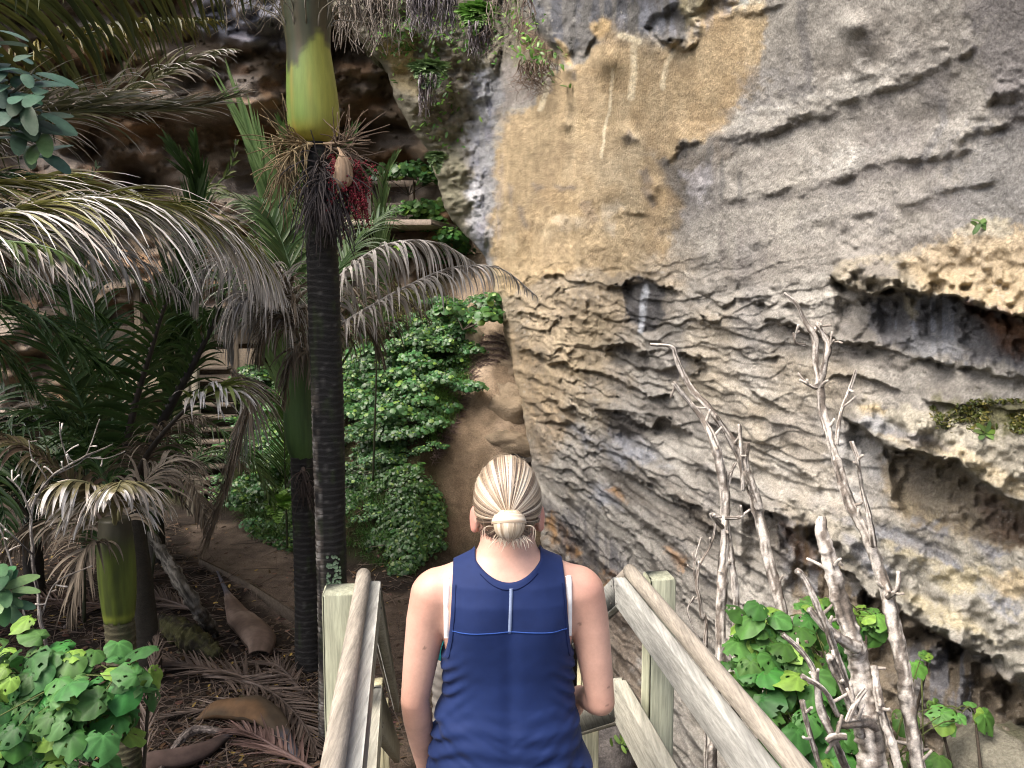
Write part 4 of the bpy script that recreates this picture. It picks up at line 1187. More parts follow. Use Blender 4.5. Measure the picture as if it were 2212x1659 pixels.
for i in range(900):                               # hair wound over the bun: top strands arc down and round
    k = hr.rand()
    if k < .72:
        a0 = hr.uniform(-1.45, 1.45); a1 = a0 * .55 + hr.uniform(-.15, .15)
        t = np.linspace(0, 1, 12)
        el_ = lerp(1.15, -1.25, t); az = lerp(a0, a1, t) * 1.0
        dirs = np.stack([np.sin(az) * np.cos(el_), -np.cos(az) * np.cos(el_), np.sin(el_)], -1)
    else:
        el0 = hr.uniform(.35, 1.0); t = np.linspace(0, 1, 12)
        az = lerp(-1.9, 1.9, t); el_ = el0 - .5 * (az / 1.9) ** 2
        dirs = np.stack([np.sin(az) * np.cos(el_), -np.cos(az) * np.cos(el_), np.sin(el_)], -1)
    rad = 1.0 + .09 * hr.rand() + (.05 if k >= .72 else 0)
    P = bc_ + dirs * BR_ * rad
    cl = vnoise(A((a0 if k < .72 else el0 * 3) * 5.0, 3, 1)[None], 41)[0] * 1.2 + hr.uniform(-.4, .4)
    lev = np.clip(3.1 + 1.0 * cl, 0, 3.999); f = int(lev); C = lerp(cols[f], cols[f + 1], lev - f)
    ribbon(bmb, place(P, W_BASE, W_YAW), place(norm(dirs / BR_), A(0, 0, 0), W_YAW), hr.uniform(.0016, .003), C, C * .9)
for i in range(64):                                # loose ends below
    x_ = hr.uniform(-.028, .032); L_ = hr.uniform(.012, .036)
    p0 = bc_ + A(x_, hr.uniform(-.016, .012), -.024)
    t = np.linspace(0, 1, 8)[:, None]
    P = p0 + A(x_ * .5 + hr.uniform(-.012, .012), hr.uniform(-.008, .012), -L_) * t + A(hr.uniform(-.005, .005), -.006, 0) * np.sin(np.pi * t)
    ribbon(bmb, place(P, W_BASE, W_YAW), np.tile(A(0, -1, 0), (8, 1)), hr.uniform(.0010, .0018), cols[3], cols[4])
for sg in (-1, 1):
    for j in range(2):
        t = np.linspace(0, 1, 12)[:, None]
        p0 = bc_ + A(sg * .030, -.005, -.004)
        P = p0 + A(sg * (.022 + .006 * j), .004, -.030 - .004 * j) * t + A(sg * .012, -.004, .014) * np.sin(np.pi * t)
        ribbon(bmb, place(P, W_BASE, W_YAW), np.tile(A(0, -1, 0), (12, 1)), .0014, cols[3], cols[4])
bmb.build("hair_bun", M_HAIR, wm)

# ---- the child at the foot of the stair, almost hidden by the woman
C_BASE = A(*gpt(972, 1596), 0); C_BASE[2] = float(gz(C_BASE[0], C_BASE[1]))
ch = thing("person", "child in grey trousers and dark shoes at the foot of the stair, mostly hidden", "person", C_BASE)
K = SDF((-.26, -.16, -.01), (.26, .2, 1.22), .007)
K.ell((0, 0, .82), (.125, .085, .19), .03); K.ell((0, 0, .62), (.115, .085, .10), .04)
K.cone((0, 0, .96), (0, .01, 1.03), .042, .04, .02); K.ell((0, .015, 1.115), (.066, .078, .095), .015); K.cone((0, .085, 1.11), (0, .10, 1.095), .008, .01, .006)
for sx in (-1, 1):
    K.cone((sx * .115, 0, .93), (sx * .165, -.01, .73), .04, .03, .02); K.cone((sx * .165, -.01, .73), (sx * .165, .05, .56), .03, .022, .015)
    K.cone((sx * .165, .05, .56), (sx * .165, .06, .50), .024, .02, .01)
    for k in range(4): K.cone((sx * .165, .045 + .012 * k, .505), (sx * .16, .048 + .012 * k, .455), .0085, .007, .002)
    K.cone((sx * .158, .075, .54), (sx * .15, .095, .50), .010, .008, .003)
    K.ell((sx * .068, .01, 1.11), (.008, .016, .022), .004)
    K.cone((sx * .065, 0, .58), (sx * .075, .01, .30), .066, .046, .02); K.cone((sx * .075, .01, .30), (sx * .08, -.005, .06), .046, .034, .015)
Vk, Qk = K.mesh(); Vk = smooth_mesh(Vk, Qk, 3)
mb = MB(); mb.add(place(Vk, C_BASE, .1), Qk, None, skin_col(Vk, A(.62, .40, .30))); mb.build("body", M_SKIN, ch)
def kid_part(fn, lo, hi, C, name, h_=.006):
    s_ = SDF(lo, hi, h_); fn(s_); v, q_ = s_.mesh(); v = smooth_mesh(v, q_, 2)
    mb = MB(); mb.add(place(v, C_BASE, .1), q_, None, np.tile(C, (len(v), 1)) * (1 + .12 * fbm(v * 20, 3, 77))[:, None]); return mb.build(name, M_CLOTH, ch)
def _tr(s_):
    s_.ell((0, 0, .60), (.128, .098, .10), .03)
    for sx in (-1, 1):
        s_.cone((sx * .065, 0, .58), (sx * .078, .01, .30), .078, .062, .02); s_.cone((sx * .078, .01, .30), (sx * .083, .0, .075), .062, .058, .015)
    s_.d += (.004 * np.sin(s_.Z * 70 + 6 * s_.X * 5)).astype(np.float32)
kid_part(_tr, (-.2, -.14, .02), (.2, .14, .74), A(.27, .25, .22), "trousers")
def _ts(s_):
    s_.ell((0, 0, .80), (.140, .100, .215), .03)
    for sx in (-1, 1): s_.cone((sx * .115, 0, .93), (sx * .15, -.005, .80), .052, .048, .03)
    s_.d = np.maximum(s_.d, s_.Z - .985)
kid_part(_ts, (-.24, -.14, .55), (.24, .14, 1.02), A(.01, .16, .17), "shirt")
def _hr(s_):
    s_.ell((0, .012, 1.125), (.074, .085, .098), 0); s_.d = np.maximum(s_.d, (1.06 + .11 * sstep(.0, .07, s_.Y)) - s_.Z).astype(np.float32)
kid_part(_hr, (-.1, -.1, 1.0), (.1, .12, 1.24), A(.06, .04, .025), "hair")
for sx in (-1, 1):
    def _sh(s_, sx=sx):
        s_.cone((sx * .085, -.03, .035), (sx * .09, .085, .028), .036, .03, .02); s_.d = np.maximum(s_.d, .006 - s_.Z)
    kid_part(_sh, (sx * .085 - .06, -.09, -.01), (sx * .085 + .06, .14, .09), A(.03, .035, .06), "shoe", .005)
    def _so(s_, sx=sx):
        s_.cone((sx * .085, -.035, .022), (sx * .09, .09, .02), .038, .033, .01); s_.d = np.maximum(s_.d, np.maximum(.0 - s_.Z, s_.Z - .018))
    kid_part(_so, (sx * .085 - .06, -.09, -.01), (sx * .085 + .06, .14, .05), A(.5, .5, .5), "sole", .004)
# ------------------------------------------------------------------ palms
PR = RS(101)
GRN = (A(.045, .085, .018), A(.10, .12, .03))
DKG = (A(.022, .058, .012), A(.045, .085, .018))
LTG = (A(.13, .23, .075), A(.20, .30, .11))
YGR = (A(.16, .17, .045), A(.27, .26, .08))
BLE = A(.60, .575, .54)          # bleached tips
GRD = (A(.27, .255, .235), A(.47, .445, .41))     # grey dead
BRD = (A(.10, .080, .058), A(.22, .185, .14))    # brown dead

def frond(name, parent, pts, L, n=60, ang=(55, 25), droop=.5, w=.03, col=GRN, bleach=0.0, tip=BLE, roll=0.0, sides=(-1, 1),
          lprof=None, rr=.012, rcol=None, seed=0, mess=.12, seg=7, start=.12, mat=None, up=None, fold=.25, skip=0.0):
    """a feather leaf: rachis through pts (photo x, photo y, depth), leaflets down both sides"""
    r = RS(seed + 1000)
    P = np.array([at(*p) for p in pts])
    return frond_w(name, parent, P, L, n, ang, droop, w, col, bleach, tip, roll, sides, lprof, rr, rcol, seed, mess, seg, start, mat, up, fold, skip)

def frond_w(name, parent, P, L, n=60, ang=(55, 25), droop=.5, w=.03, col=GRN, bleach=0.0, tip=BLE, roll=0.0, sides=(-1, 1),
            lprof=None, rr=.012, rcol=None, seed=0, mess=.12, seg=7, start=.12, mat=None, up=None, fold=.25, skip=0.0, base=None):
    r = RS(seed + 1000)
    C = spline(P, 48)
    T = norm(np.gradient(C, axis=0))
    mb = MB()
    rc = col[0] * 1.3 + .02 if rcol is None else np.asarray(rcol, float)
    mb.tube(C, np.linspace(rr, rr * .22, 48), rc, 6)
    ref = UP if up is None else norm(np.asarray(up, float))
    for k in range(n):
        t = start + (1 - start) * (k + r.rand() * .6) / n
        f = t * 47; i = min(int(f), 46); f -= i
        p = C[i] * (1 - f) + C[i + 1] * f; tg = norm(T[i] * (1 - f) + T[i + 1] * f)
        nn = norm(ref - tg * (ref @ tg) + 1e-4 * A(1, 0, 0)); s0 = np.cross(tg, nn)
        nn, s0 = nn * math.cos(roll) + s0 * math.sin(roll), s0 * math.cos(roll) - nn * math.sin(roll)
        prof = (math.sin(math.pi * min(1, .18 + .80 * t)) ** .7 if lprof is None else np.interp(t, *lprof))
        for sd in sides:
            if r.rand() < skip: continue
            a = math.radians(lerp(ang[0], ang[1], t) + r.randn() * 10 * mess * 5)
            d = norm(tg * math.cos(a) + (s0 * sd) * math.sin(a) + nn * (fold + r.randn() * mess))
            ll = L * prof * r.uniform(.8, 1.1)
            q = p.copy(); pts_ = [q.copy()]; ds = [d.copy()]
            dr = (lerp(droop[0], droop[1], t) if isinstance(droop, tuple) else droop) * r.uniform(.6, 1.4)
            tw = r.randn(3) * mess * .5
            for j in range(seg):
                d = norm(d + (A(0, 0, -1) * dr + tw) * (1.0 / seg) * (.5 + 1.6 * j / seg))
                q = q + d * ll / seg; pts_.append(q.copy()); ds.append(d.copy())
            pts_ = np.array(pts_); ds = np.array(ds)
            wd = norm(np.cross(ds, np.tile(norm(nn + r.randn(3) * .25), (seg + 1, 1))))
            tt = np.linspace(0, 1, seg + 1)
            ww = w * r.uniform(.75, 1.15) * np.minimum(1, (tt + .12) * 4) * (1 - tt ** 2.5 * .93) * .5
            nrm = np.cross(wd, ds)
            Lf = pts_ + wd * ww[:, None]; Rt = pts_ - wd * ww[:, None]; Md = pts_ - nrm * (ww * .35)[:, None]
            c0 = lerp(col[0], col[1], r.rand()) * r.uniform(.8, 1.2)
            cc = np.tile(c0, (seg + 1, 1))
            if bleach > 0:
                b0 = 1 - bleach * r.uniform(.3, 1.5)
                m = sstep(b0, b0 + .15, tt)[:, None]
                tc_ = tip * r.uniform(.75, 1.15) * (A(1, .92, .85) if r.rand() < .25 else A(1, 1, 1))
                cc = cc * (1 - m) + tc_ * m
            mb.grid(np.stack([Lf, Md, Rt], 1), np.stack([cc, cc * .88, cc], 1))
    return mb.build(name, mat or (M_DEAD if any(col is c_ for c_ in (GRD, BRD)) else M_FROND), parent, base=base)

def palm_trunk(parent, P, R, seed, ringd=.05, lich=None, name="trunk", col=A(.011, .0105, .0098)):
    n = max(30, int(np.linalg.norm(P[-1] - P[0]) / .008))
    C = spline(P, n); rr = np.interp(np.linspace(0, 1, n), np.linspace(0, 1, len(R)), R)
    h = C[:, 2]
    ph = h / ringd + .25 * fbm(np.stack([h * 3, h * 0, h * 0], -1), 2, seed)
    saw = (ph % 1.0)
    rr = rr * (1 + .055 * (saw - .5))
    k = 28; a = np.linspace(0, 2 * np.pi, k, endpoint=False)
    nx = np.cos(a)[None] + 0 * h[:, None]; ny = np.sin(a)[None] + 0 * h[:, None]
    q = np.stack([nx * 2, ny * 2, h[:, None] * 4 + 0 * nx], -1)
    ph2 = (h[:, None] + .012 * fbm(q * .7, 2, seed + 1)) / ringd
    saw = ph2 % 1.0
    rad = np.interp(np.linspace(0, 1, n), np.linspace(0, 1, len(R)), R)[:, None] * (1 + .06 * (saw - .5) + .03 * fbm(q, 3, seed + 2))
    G_ = np.stack([C[:, :1] + rad * nx, C[:, 1:2] + rad * ny, C[:, 2:] + 0 * nx], -1)
    cc = np.zeros(G_.shape) + col
    cc = lerp(cc, col * 2.0, (sstep(.75, .95, saw) * .6)[..., None])
    cc = lerp(cc, A(.03, .045, .015), (sstep(.2, .8, fbm(q * 1.3, 3, seed + 3)) * .5)[..., None])
    if lich is not None:
        z0, z1, dirx, diry = lich
        m = sstep(.50, .85, nx * dirx + ny * diry + .18 * fbm(q * 1.5, 3, seed + 4)) * sstep(z0 - .2, z0 + .2, h + 0)[:, None] * (1 - sstep(z1 - .15, z1 + .15, h))[:, None]
        lc = lerp(A(.17, .145, .12), A(.46, .44, .40), (sstep(.0, .6, fbm(q * 5, 3, seed + 5)))[..., None])
        lc = lerp(lc, A(.05, .04, .035), (1 - sstep(.08, .3, saw))[..., None])
        cc = lerp(cc, lc, (m * .8 * sstep(-.5, .3, fbm(q * A(2, 2, 1.2), 3, seed + 9)))[..., None])
    sp = sstep(.74, .84, vnoise(q * A(7, 7, 6), seed + 6)) * .4
    cc = lerp(cc, A(.16, .155, .14), sp[..., None] * .6)
    mb = MB(); mb.grid(G_, np.clip(cc, .005, .9), wrap=True)
    return mb.build(name, M_TRUNK, parent)

def revolve(parent, prof, seed, name, colf, mat=None, ridges=.03, k=40):
    """prof rows: photo x, photo y, depth, radius m"""
    prof = np.array(prof, float)
    P = at(prof[:, 0], prof[:, 1], prof[:, 2])
    D_ = spline(np.concatenate([P, prof[:, 3:4]], 1), 60)
    C, R = D_[:, :3], D_[:, 3]
    a = np.linspace(0, 2 * np.pi, k, endpoint=False)
    nx = np.cos(a)[None] + 0 * R[:, None]; ny = np.sin(a)[None] + 0 * R[:, None]
    q = np.stack([nx * 2.5, ny * 2.5, C[:, 2:] * 1.2 + 0 * nx], -1)
    rad = R[:, None] * (1 + ridges * fbm(q * A(2, 2, .3), 3, seed))
    G_ = np.stack([C[:, :1] + rad * nx, C[:, 1:2] + rad * ny, C[:, 2:] + 0 * nx], -1)
    cc = colf(q, np.linspace(0, 1, 60)[:, None] + 0 * nx, nx, ny)
    mb = MB(); b = 0; mb.grid(G_, np.clip(cc, .005, .9), wrap=True)
    for ring, fl in ((0, 0), (59, 1)):
        m0 = mb.n; mb.add([C[ring]], C=cc[ring, 0]); ids = ring * k + np.arange(k); nx_ = np.roll(ids, -1)
        mb.T.append(np.stack([np.full(k, m0), nx_, ids] if fl == 0 else [np.full(k, m0), ids, nx_], -1))
    return mb.build(name, mat or M_SHAFT, parent)

# ---- the tall palm in front
YA = 6.3
pa_base = at(726, 1700, YA); pa_base[2] = float(gz(pa_base[0], YA)) - .05
palmA = thing("nikau_palm", "tall ringed palm with a swollen bright green crownshaft, in front of the cave", "palm", pa_base)
palm_trunk(palmA, [pa_base, at(718, 1300, YA), at(708, 900, YA), at(698, 600, YA), at(688, 400, YA), at(680, 300, YA)], [.132, .122, .119, .120, .126, .125, .118, .11], 3, .052, lich=(at(700, 1560, YA)[2], at(700, 850, YA)[2], -.95, -.3))
def cA(q, t, nx, ny):
    g = np.zeros(q.shape) + A(.15, .225, .050)
    g = lerp(g, A(.20, .245, .055), sstep(-.3, .6, fbm(q * A(1, 1, .5), 3, 11))[..., None] * .6)
    g = lerp(g, A(.34, .28, .04), (1 - sstep(.02, .16, t))[..., None] * .7)
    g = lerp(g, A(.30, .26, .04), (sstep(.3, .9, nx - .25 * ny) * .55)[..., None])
    g = lerp(g, A(.36, .20, .05), (sstep(.45, .8, fbm(q * A(5, 5, .8), 3, 12)) * .35)[..., None])
    ed = .535 + .09 * nx - .05 * np.cos(3 * np.arctan2(ny, nx)) + .05 * fbm(q * 2, 3, 13)
    br = lerp(A(.060, .045, .027), A(.032, .038, .022), sstep(-.4, .5, fbm(q * A(3, 3, .6), 3, 14))[..., None])
    g = lerp(g, br, (sstep(-.01, .03, t - ed) * .95)[..., None])
    g = lerp(g, A(.03, .025, .02), (np.exp(-((t - ed) / .012) ** 2) * .6)[..., None])
    return g
revolve(palmA, [(680, 312, YA, .10), (679, 300, YA, .155), (678, 285, YA, .185), (677, 255, YA, .197), (674, 205, YA, .192), (670, 150, YA, .176), (667, 110, YA, .165), (664, 70, YA, .172), (662, 20, YA, .185), (662, -40, YA, .19)], 21, "crownshaft", cA, ridges=.012)
# leaf bases above the crownshaft and the crown (mostly above the picture)
crA = at(662, -20, YA)
fr = RS(5)
for k, (dx, dy, dz, ln) in enumerate([(-1, -.2, .9, 2.6), (1, .1, 1.0, 2.6), (-.2, 1, 1.0, 2.7), (.5, -.5, 1.1, 2.4), (-.6, .7, 1.3, 2.5), (.7, .8, 1.0, 2.5), (-.7, -.5, 1.3, 2.4), (.1, -.9, 1.6, 2.2)]):
    d = norm(A(dx, dy, dz))
    h_ = norm(A(dx, dy, 0))
    P = [crA + h_ * .10 - UP * .25, crA + h_ * .17 + UP * .15, crA + d * ln * .35 + h_ * .05, crA + d * ln * .7 + h_ * .25, crA + d * ln * .8 + h_ * .95 - UP * .1]
    frond_w("frond", palmA, P, .75, 55, (55, 30), .55, .04, GRN, .1, seed=k, rr=.05, rcol=A(.07, .09, .04), start=.25)
for k in range(12):                                # frayed leaf bases
    a = k * 2 * math.pi / 12 + .2
    h_ = A(math.cos(a), math.sin(a), 0)
    p0 = at(664, 70, YA) + h_ * .165
    mb = MB()
    for j in range(6):
        mb.tube(spline([p0 + UP * .05 * j, p0 + h_ * (.03 + .05 * fr.rand()) + UP * (.1 + .1 * j), p0 + h_ * (.12 + .2 * fr.rand()) + UP * (.05 + .25 * fr.rand())], 8), np.linspace(.007, .002, 8), lerp(A(.12, .11, .07), A(.3, .27, .22), fr.rand()), 4)
    mb.build("leaf_base", M_DEAD, palmA)

def flower_stalk(parent, root, axis, n, L, C0, C1, seed, rad=.0055, side=.9, droop=.25, berry=None, main=.017, name="flower_stalk"):
    r = RS(seed); mb = MB()
    M = spline(axis, 20); mb.tube(M, np.linspace(main, main * .4, 20), C1, 7)
    T = norm(np.gradient(M, axis=0))
    for k in range(n):
        t = r.uniform(.02, 1) ; i = min(int(t * 19), 18); p = M[i]
        d = norm(T[i] * r.uniform(.3, .8) + norm(r.randn(3)) * side)
        ll = L * r.uniform(.55, 1.1)
        q_ = [p]; dd = d
        for j in range(6):
            dd = norm(dd + A(0, 0, -droop) * .35 + r.randn(3) * .10); q_.append(q_[-1] + dd * ll / 6)
        q_ = np.array(q_); c = lerp(C0, C1, r.rand())
        mb.tube(q_, np.linspace(rad, rad * .55, 7), c, 5)
        if berry is not None:
            for j in range(26):
                s_ = r.uniform(.1, 1) * 6; i2 = min(int(s_), 5); b = lerp(q_[i2], q_[i2 + 1], s_ - i2) + r.randn(3) * .010
                rb = .0085; o = np.array([[1, 0, 0], [-1, 0, 0], [0, 1, 0], [0, -1, 0], [0, 0, 1], [0, 0, -1]]) * rb + b
                mb.add(o, None, [[0, 2, 4], [2, 1, 4], [1, 3, 4], [3, 0, 4], [2, 0, 5], [1, 2, 5], [3, 1, 5], [0, 3, 5]], berry * r.uniform(.6, 1.3))
    return mb.build(name, M_DEAD, parent)
TAN0, TAN1 = A(.20, .145, .08), A(.36, .28, .16)
yA = YA - .12
rt = at(690, 312, yA)
flower_stalk(palmA, rt, [at(672, 312, yA), at(640, 322, yA - .08), at(618, 350, yA - .1), at(607, 395, yA - .1)], 85, .36, TAN0, TAN1, 1, .0056, .75, .45)
flower_stalk(palmA, rt, [at(675, 312, yA), at(630, 305, yA), at(605, 300, yA)], 46, .36, TAN0 * .8, TAN1 * .8, 2, .0054, .8, -.05)
flower_stalk(palmA, rt, [at(700, 312, yA - .05), at(735, 308, yA - .1), at(765, 300, yA - .1)], 40, .33, A(.11, .08, .06), A(.22, .16, .11), 3, .0052, .85, .0)
flower_stalk(palmA, rt, [at(715, 318, yA - .05), at(750, 330, yA - .1), at(775, 350, yA - .1)], 34, .30, A(.10, .075, .06), A(.20, .15, .11), 4, .0045, .8, .3)
DK0, DK1 = A(.028, .024, .025), A(.10, .085, .08)
flower_stalk(palmA, rt, [at(690, 350, yA - .05), at(693, 385, yA - .15), at(692, 440, yA - .16)], 130, .46, DK0, DK1, 5, .0068, .75, .9)
flower_stalk(palmA, rt, [at(700, 360, yA - .05), at(712, 395, yA - .12), at(722, 440, yA - .12)], 75, .42, DK0, DK1 * 1.2, 6, .0062, .7, 1.0)
flower_stalk(palmA, rt, [at(720, 345, yA - .05), at(755, 375, yA - .15), at(775, 420, yA - .12)], 60, .33, A(.08, .03, .03), A(.16, .05, .05), 7, .005, .6, .9, berry=A(.20, .028, .04))
# dry papery spathe
def cS(q, t, nx, ny):
    return lerp(A(.50, .37, .25), A(.33, .23, .15), sstep(-.3, .5, fbm(q * A(3, 3, 1) + 3, 4, 17))[..., None])
revolve(palmA, [(738, 408, yA - .2, .008), (740, 398, yA - .2, .055), (741, 375, yA - .2, .066), (740, 350, yA - .2, .048), (737, 332, yA - .2, .016), (730, 318, yA - .15, .008)], 22, "spathe", cS, M_DEAD, ridges=.12)
# small climbing leaves on the trunk
mb = MB(); r_ = RS(3)
for k in range(70):
    h_ = r_.rand(); px_, py_ = (706 + 30 * r_.rand(), 1195 + 85 * r_.rand() ** .8)
    c0 = at(px_, py_, YA - .125); s_ = .008 + .006 * r_.rand()
    a = np.linspace(0, 2 * np.pi, 7, endpoint=False)
    mb.add(np.vstack([c0, c0 + s_ * np.stack([np.cos(a), np.sin(a) * .3 - .3, np.sin(a)], -1)]), None, [[0, i + 1, (i + 1) % 7 + 1] for i in range(7)], A(.10, .17, .09) * r_.uniform(.7, 1.3))
o = mb.build("creeper", M_LEAF, palmA, smooth=False)

# ---- the second palm behind it
YBp = 7.7
pb = at(668, 1440, YBp); pb[2] = float(gz(pb[0], pb[1])) - .03
palmB = thing("nikau_palm", "black-trunked palm with a dark green crownshaft just behind the tall palm", "palm", pb)
palm_trunk(palmB, [pb, at(664, 1300, YBp), at(657, 1100, YBp), at(654, 985, YBp)], [.135, .122, .115, .118], 8, .06, col=A(.016, .015, .014))
def cB(q, t, nx, ny):
    g = lerp(A(.055, .105, .030), A(.03, .06, .02), sstep(-.2, .6, fbm(q, 3, 15))[..., None])
    return lerp(g, A(.04, .04, .025), sstep(.55, .9, t)[..., None])
revolve(palmB, [(655, 990, YBp, .115), (654, 960, YBp, .155), (652, 920, YBp, .168), (650, 860, YBp, .160), (650, 790, YBp, .140), (652, 720, YBp, .13)], 23, "crownshaft", cB)
flower_stalk(palmB, None, [at(655, 1010, YBp - .12), at(656, 1030, YBp - .18), at(660, 1070, YBp - .16)], 60, .26, A(.035, .028, .024), A(.09, .07, .06), 9, .005, .8, .9)
for i, (pts, kw) in enumerate([
    ([(672, 720, 7.6), (715, 620, 7.4), (800, 545, 7.3), (880, 520, 7.3), (960, 530, 7.35), (1035, 575, 7.4)], dict(L=.62, n=62, ang=(70, 25), droop=3.4, col=GRD, w=.028, seed=1, mess=.16, fold=.1)),
    ([(672, 740, 7.7), (770, 680, 7.5), (880, 618, 7.4), (980, 578, 7.4), (1080, 580, 7.45), (1160, 640, 7.5)], dict(L=.46, n=62, ang=(65, 22), droop=3.2, col=GRD, w=.024, seed=2, mess=.16, fold=.1)),
    ([(668, 740, 7.8), (760, 660, 8.0), (850, 640, 8.2), (930, 690, 8.3)], dict(L=.5, n=40, ang=(55, 25), droop=2.6, col=BRD, w=.02, seed=3, mess=.25)),
    ([(645, 740, 7.7), (612, 640, 7.5), (560, 560, 7.3), (500, 540, 7.1)], dict(L=.55, n=50, ang=(60, 30), droop=2.4, col=GRD, w=.024, seed=4, mess=.2)),
    ([(640, 740, 7.6), (600, 690, 7.4), (545, 650, 7.2), (505, 690, 7.1), (500, 770, 7.1)], dict(L=.5, n=46, ang=(50, 15), droop=2.8, col=GRD, w=.026, seed=5, mess=.2)),
    ([(650, 740, 7.5), (635, 760, 7.3), (622, 810, 7.25), (615, 870, 7.25)], dict(L=.35, n=34, ang=(40, 12), droop=2.0, col=BRD, w=.022, seed=6, mess=.3)),
    ([(660, 740, 7.5), (675, 770, 7.3), (690, 810, 7.25), (695, 870, 7.25)], dict(L=.35, n=34, ang=(40, 12), droop=2.0, col=BRD, w=.02, seed=7, mess=.3)),
    ([(655, 730, 7.8), (640, 620, 8.0), (600, 500, 8.2), (560, 430, 8.4)], dict(L=.6, n=50, ang=(50, 25), droop=.8, col=DKG, w=.035, seed=8)),
    ([(665, 730, 7.9), (720, 600, 8.2), (790, 500, 8.5), (850, 450, 8.8)], dict(L=.6, n=50, ang=(50, 25), droop=.9, col=DKG, w=.03, seed=9)),
    ([(650, 730, 7.9), (560, 640, 8.2), (440, 590, 8.5), (350, 600, 8.8)], dict(L=.6, n=54, ang=(55, 28), droop=1.0, col=DKG, w=.035, seed=10)),
    ([(668, 735, 7.7), (740, 700, 7.8), (800, 720, 8.0), (830, 790, 8.1)], dict(L=.42, n=36, ang=(50, 20), droop=2.2, col=BRD, w=.02, seed=11, mess=.3)),
]):
    frond("frond", palmB, pts, rr=.018, **kw)

for i, (pts, kw) in enumerate([
    ([(640, 720, 7.4), (590, 610, 7.0), (520, 560, 6.7), (450, 580, 6.5), (420, 660, 6.5)], dict(L=.62, n=60, ang=(45, 15), droop=3.0, col=GRD, w=.022, seed=111, mess=.24)),
    ([(640, 735, 7.3), (585, 660, 7.0), (530, 640, 6.8), (490, 690, 6.7)], dict(L=.66, n=54, ang=(40, 15), droop=3.2, col=GRD, w=.022, seed=112, mess=.24)),
    ([(650, 735, 7.3), (620, 690, 7.1), (585, 700, 7.0), (560, 770, 7.0)], dict(L=.5, n=44, ang=(40, 12), droop=3.0, col=BRD, w=.02, seed=113, mess=.28)),
    ([(660, 740, 7.3), (640, 660, 7.0), (612, 600, 6.8), (570, 580, 6.7)], dict(L=.5, n=44, ang=(50, 20), droop=2.8, col=BRD, w=.02, seed=114, mess=.28)),
    ([(665, 735, 7.9), (760, 720, 8.1), (820, 700, 8.3), (880, 690, 8.5)], dict(L=.5, n=40, ang=(50, 20), droop=2.2, col=BRD, w=.016, seed=115, mess=.35)),
    ([(665, 735, 7.8), (745, 640, 7.8), (800, 610, 7.9), (860, 620, 8.0)], dict(L=.45, n=40, ang=(50, 20), droop=2.6, col=BRD, w=.016, seed=116, mess=.3)),
    ([(648, 730, 8.0), (560, 590, 8.6), (450, 500, 9.0), (330, 470, 9.4)], dict(L=.75, n=64, ang=(55, 28), droop=.9, col=DKG, w=.042, seed=117)),
    ([(648, 730, 8.0), (540, 680, 8.6), (430, 690, 9.0), (340, 760, 9.4)], dict(L=.7, n=60, ang=(55, 28), droop=1.2, col=DKG, w=.042, seed=118)),
    ([(660, 730, 8.1), (690, 560, 8.8), (700, 440, 9.2), (690, 360, 9.5)], dict(L=.7, n=60, ang=(50, 25), droop=.6, col=GRN, w=.036, seed=119)),
]):
    frond("frond", palmB, pts, rr=.016, **kw)

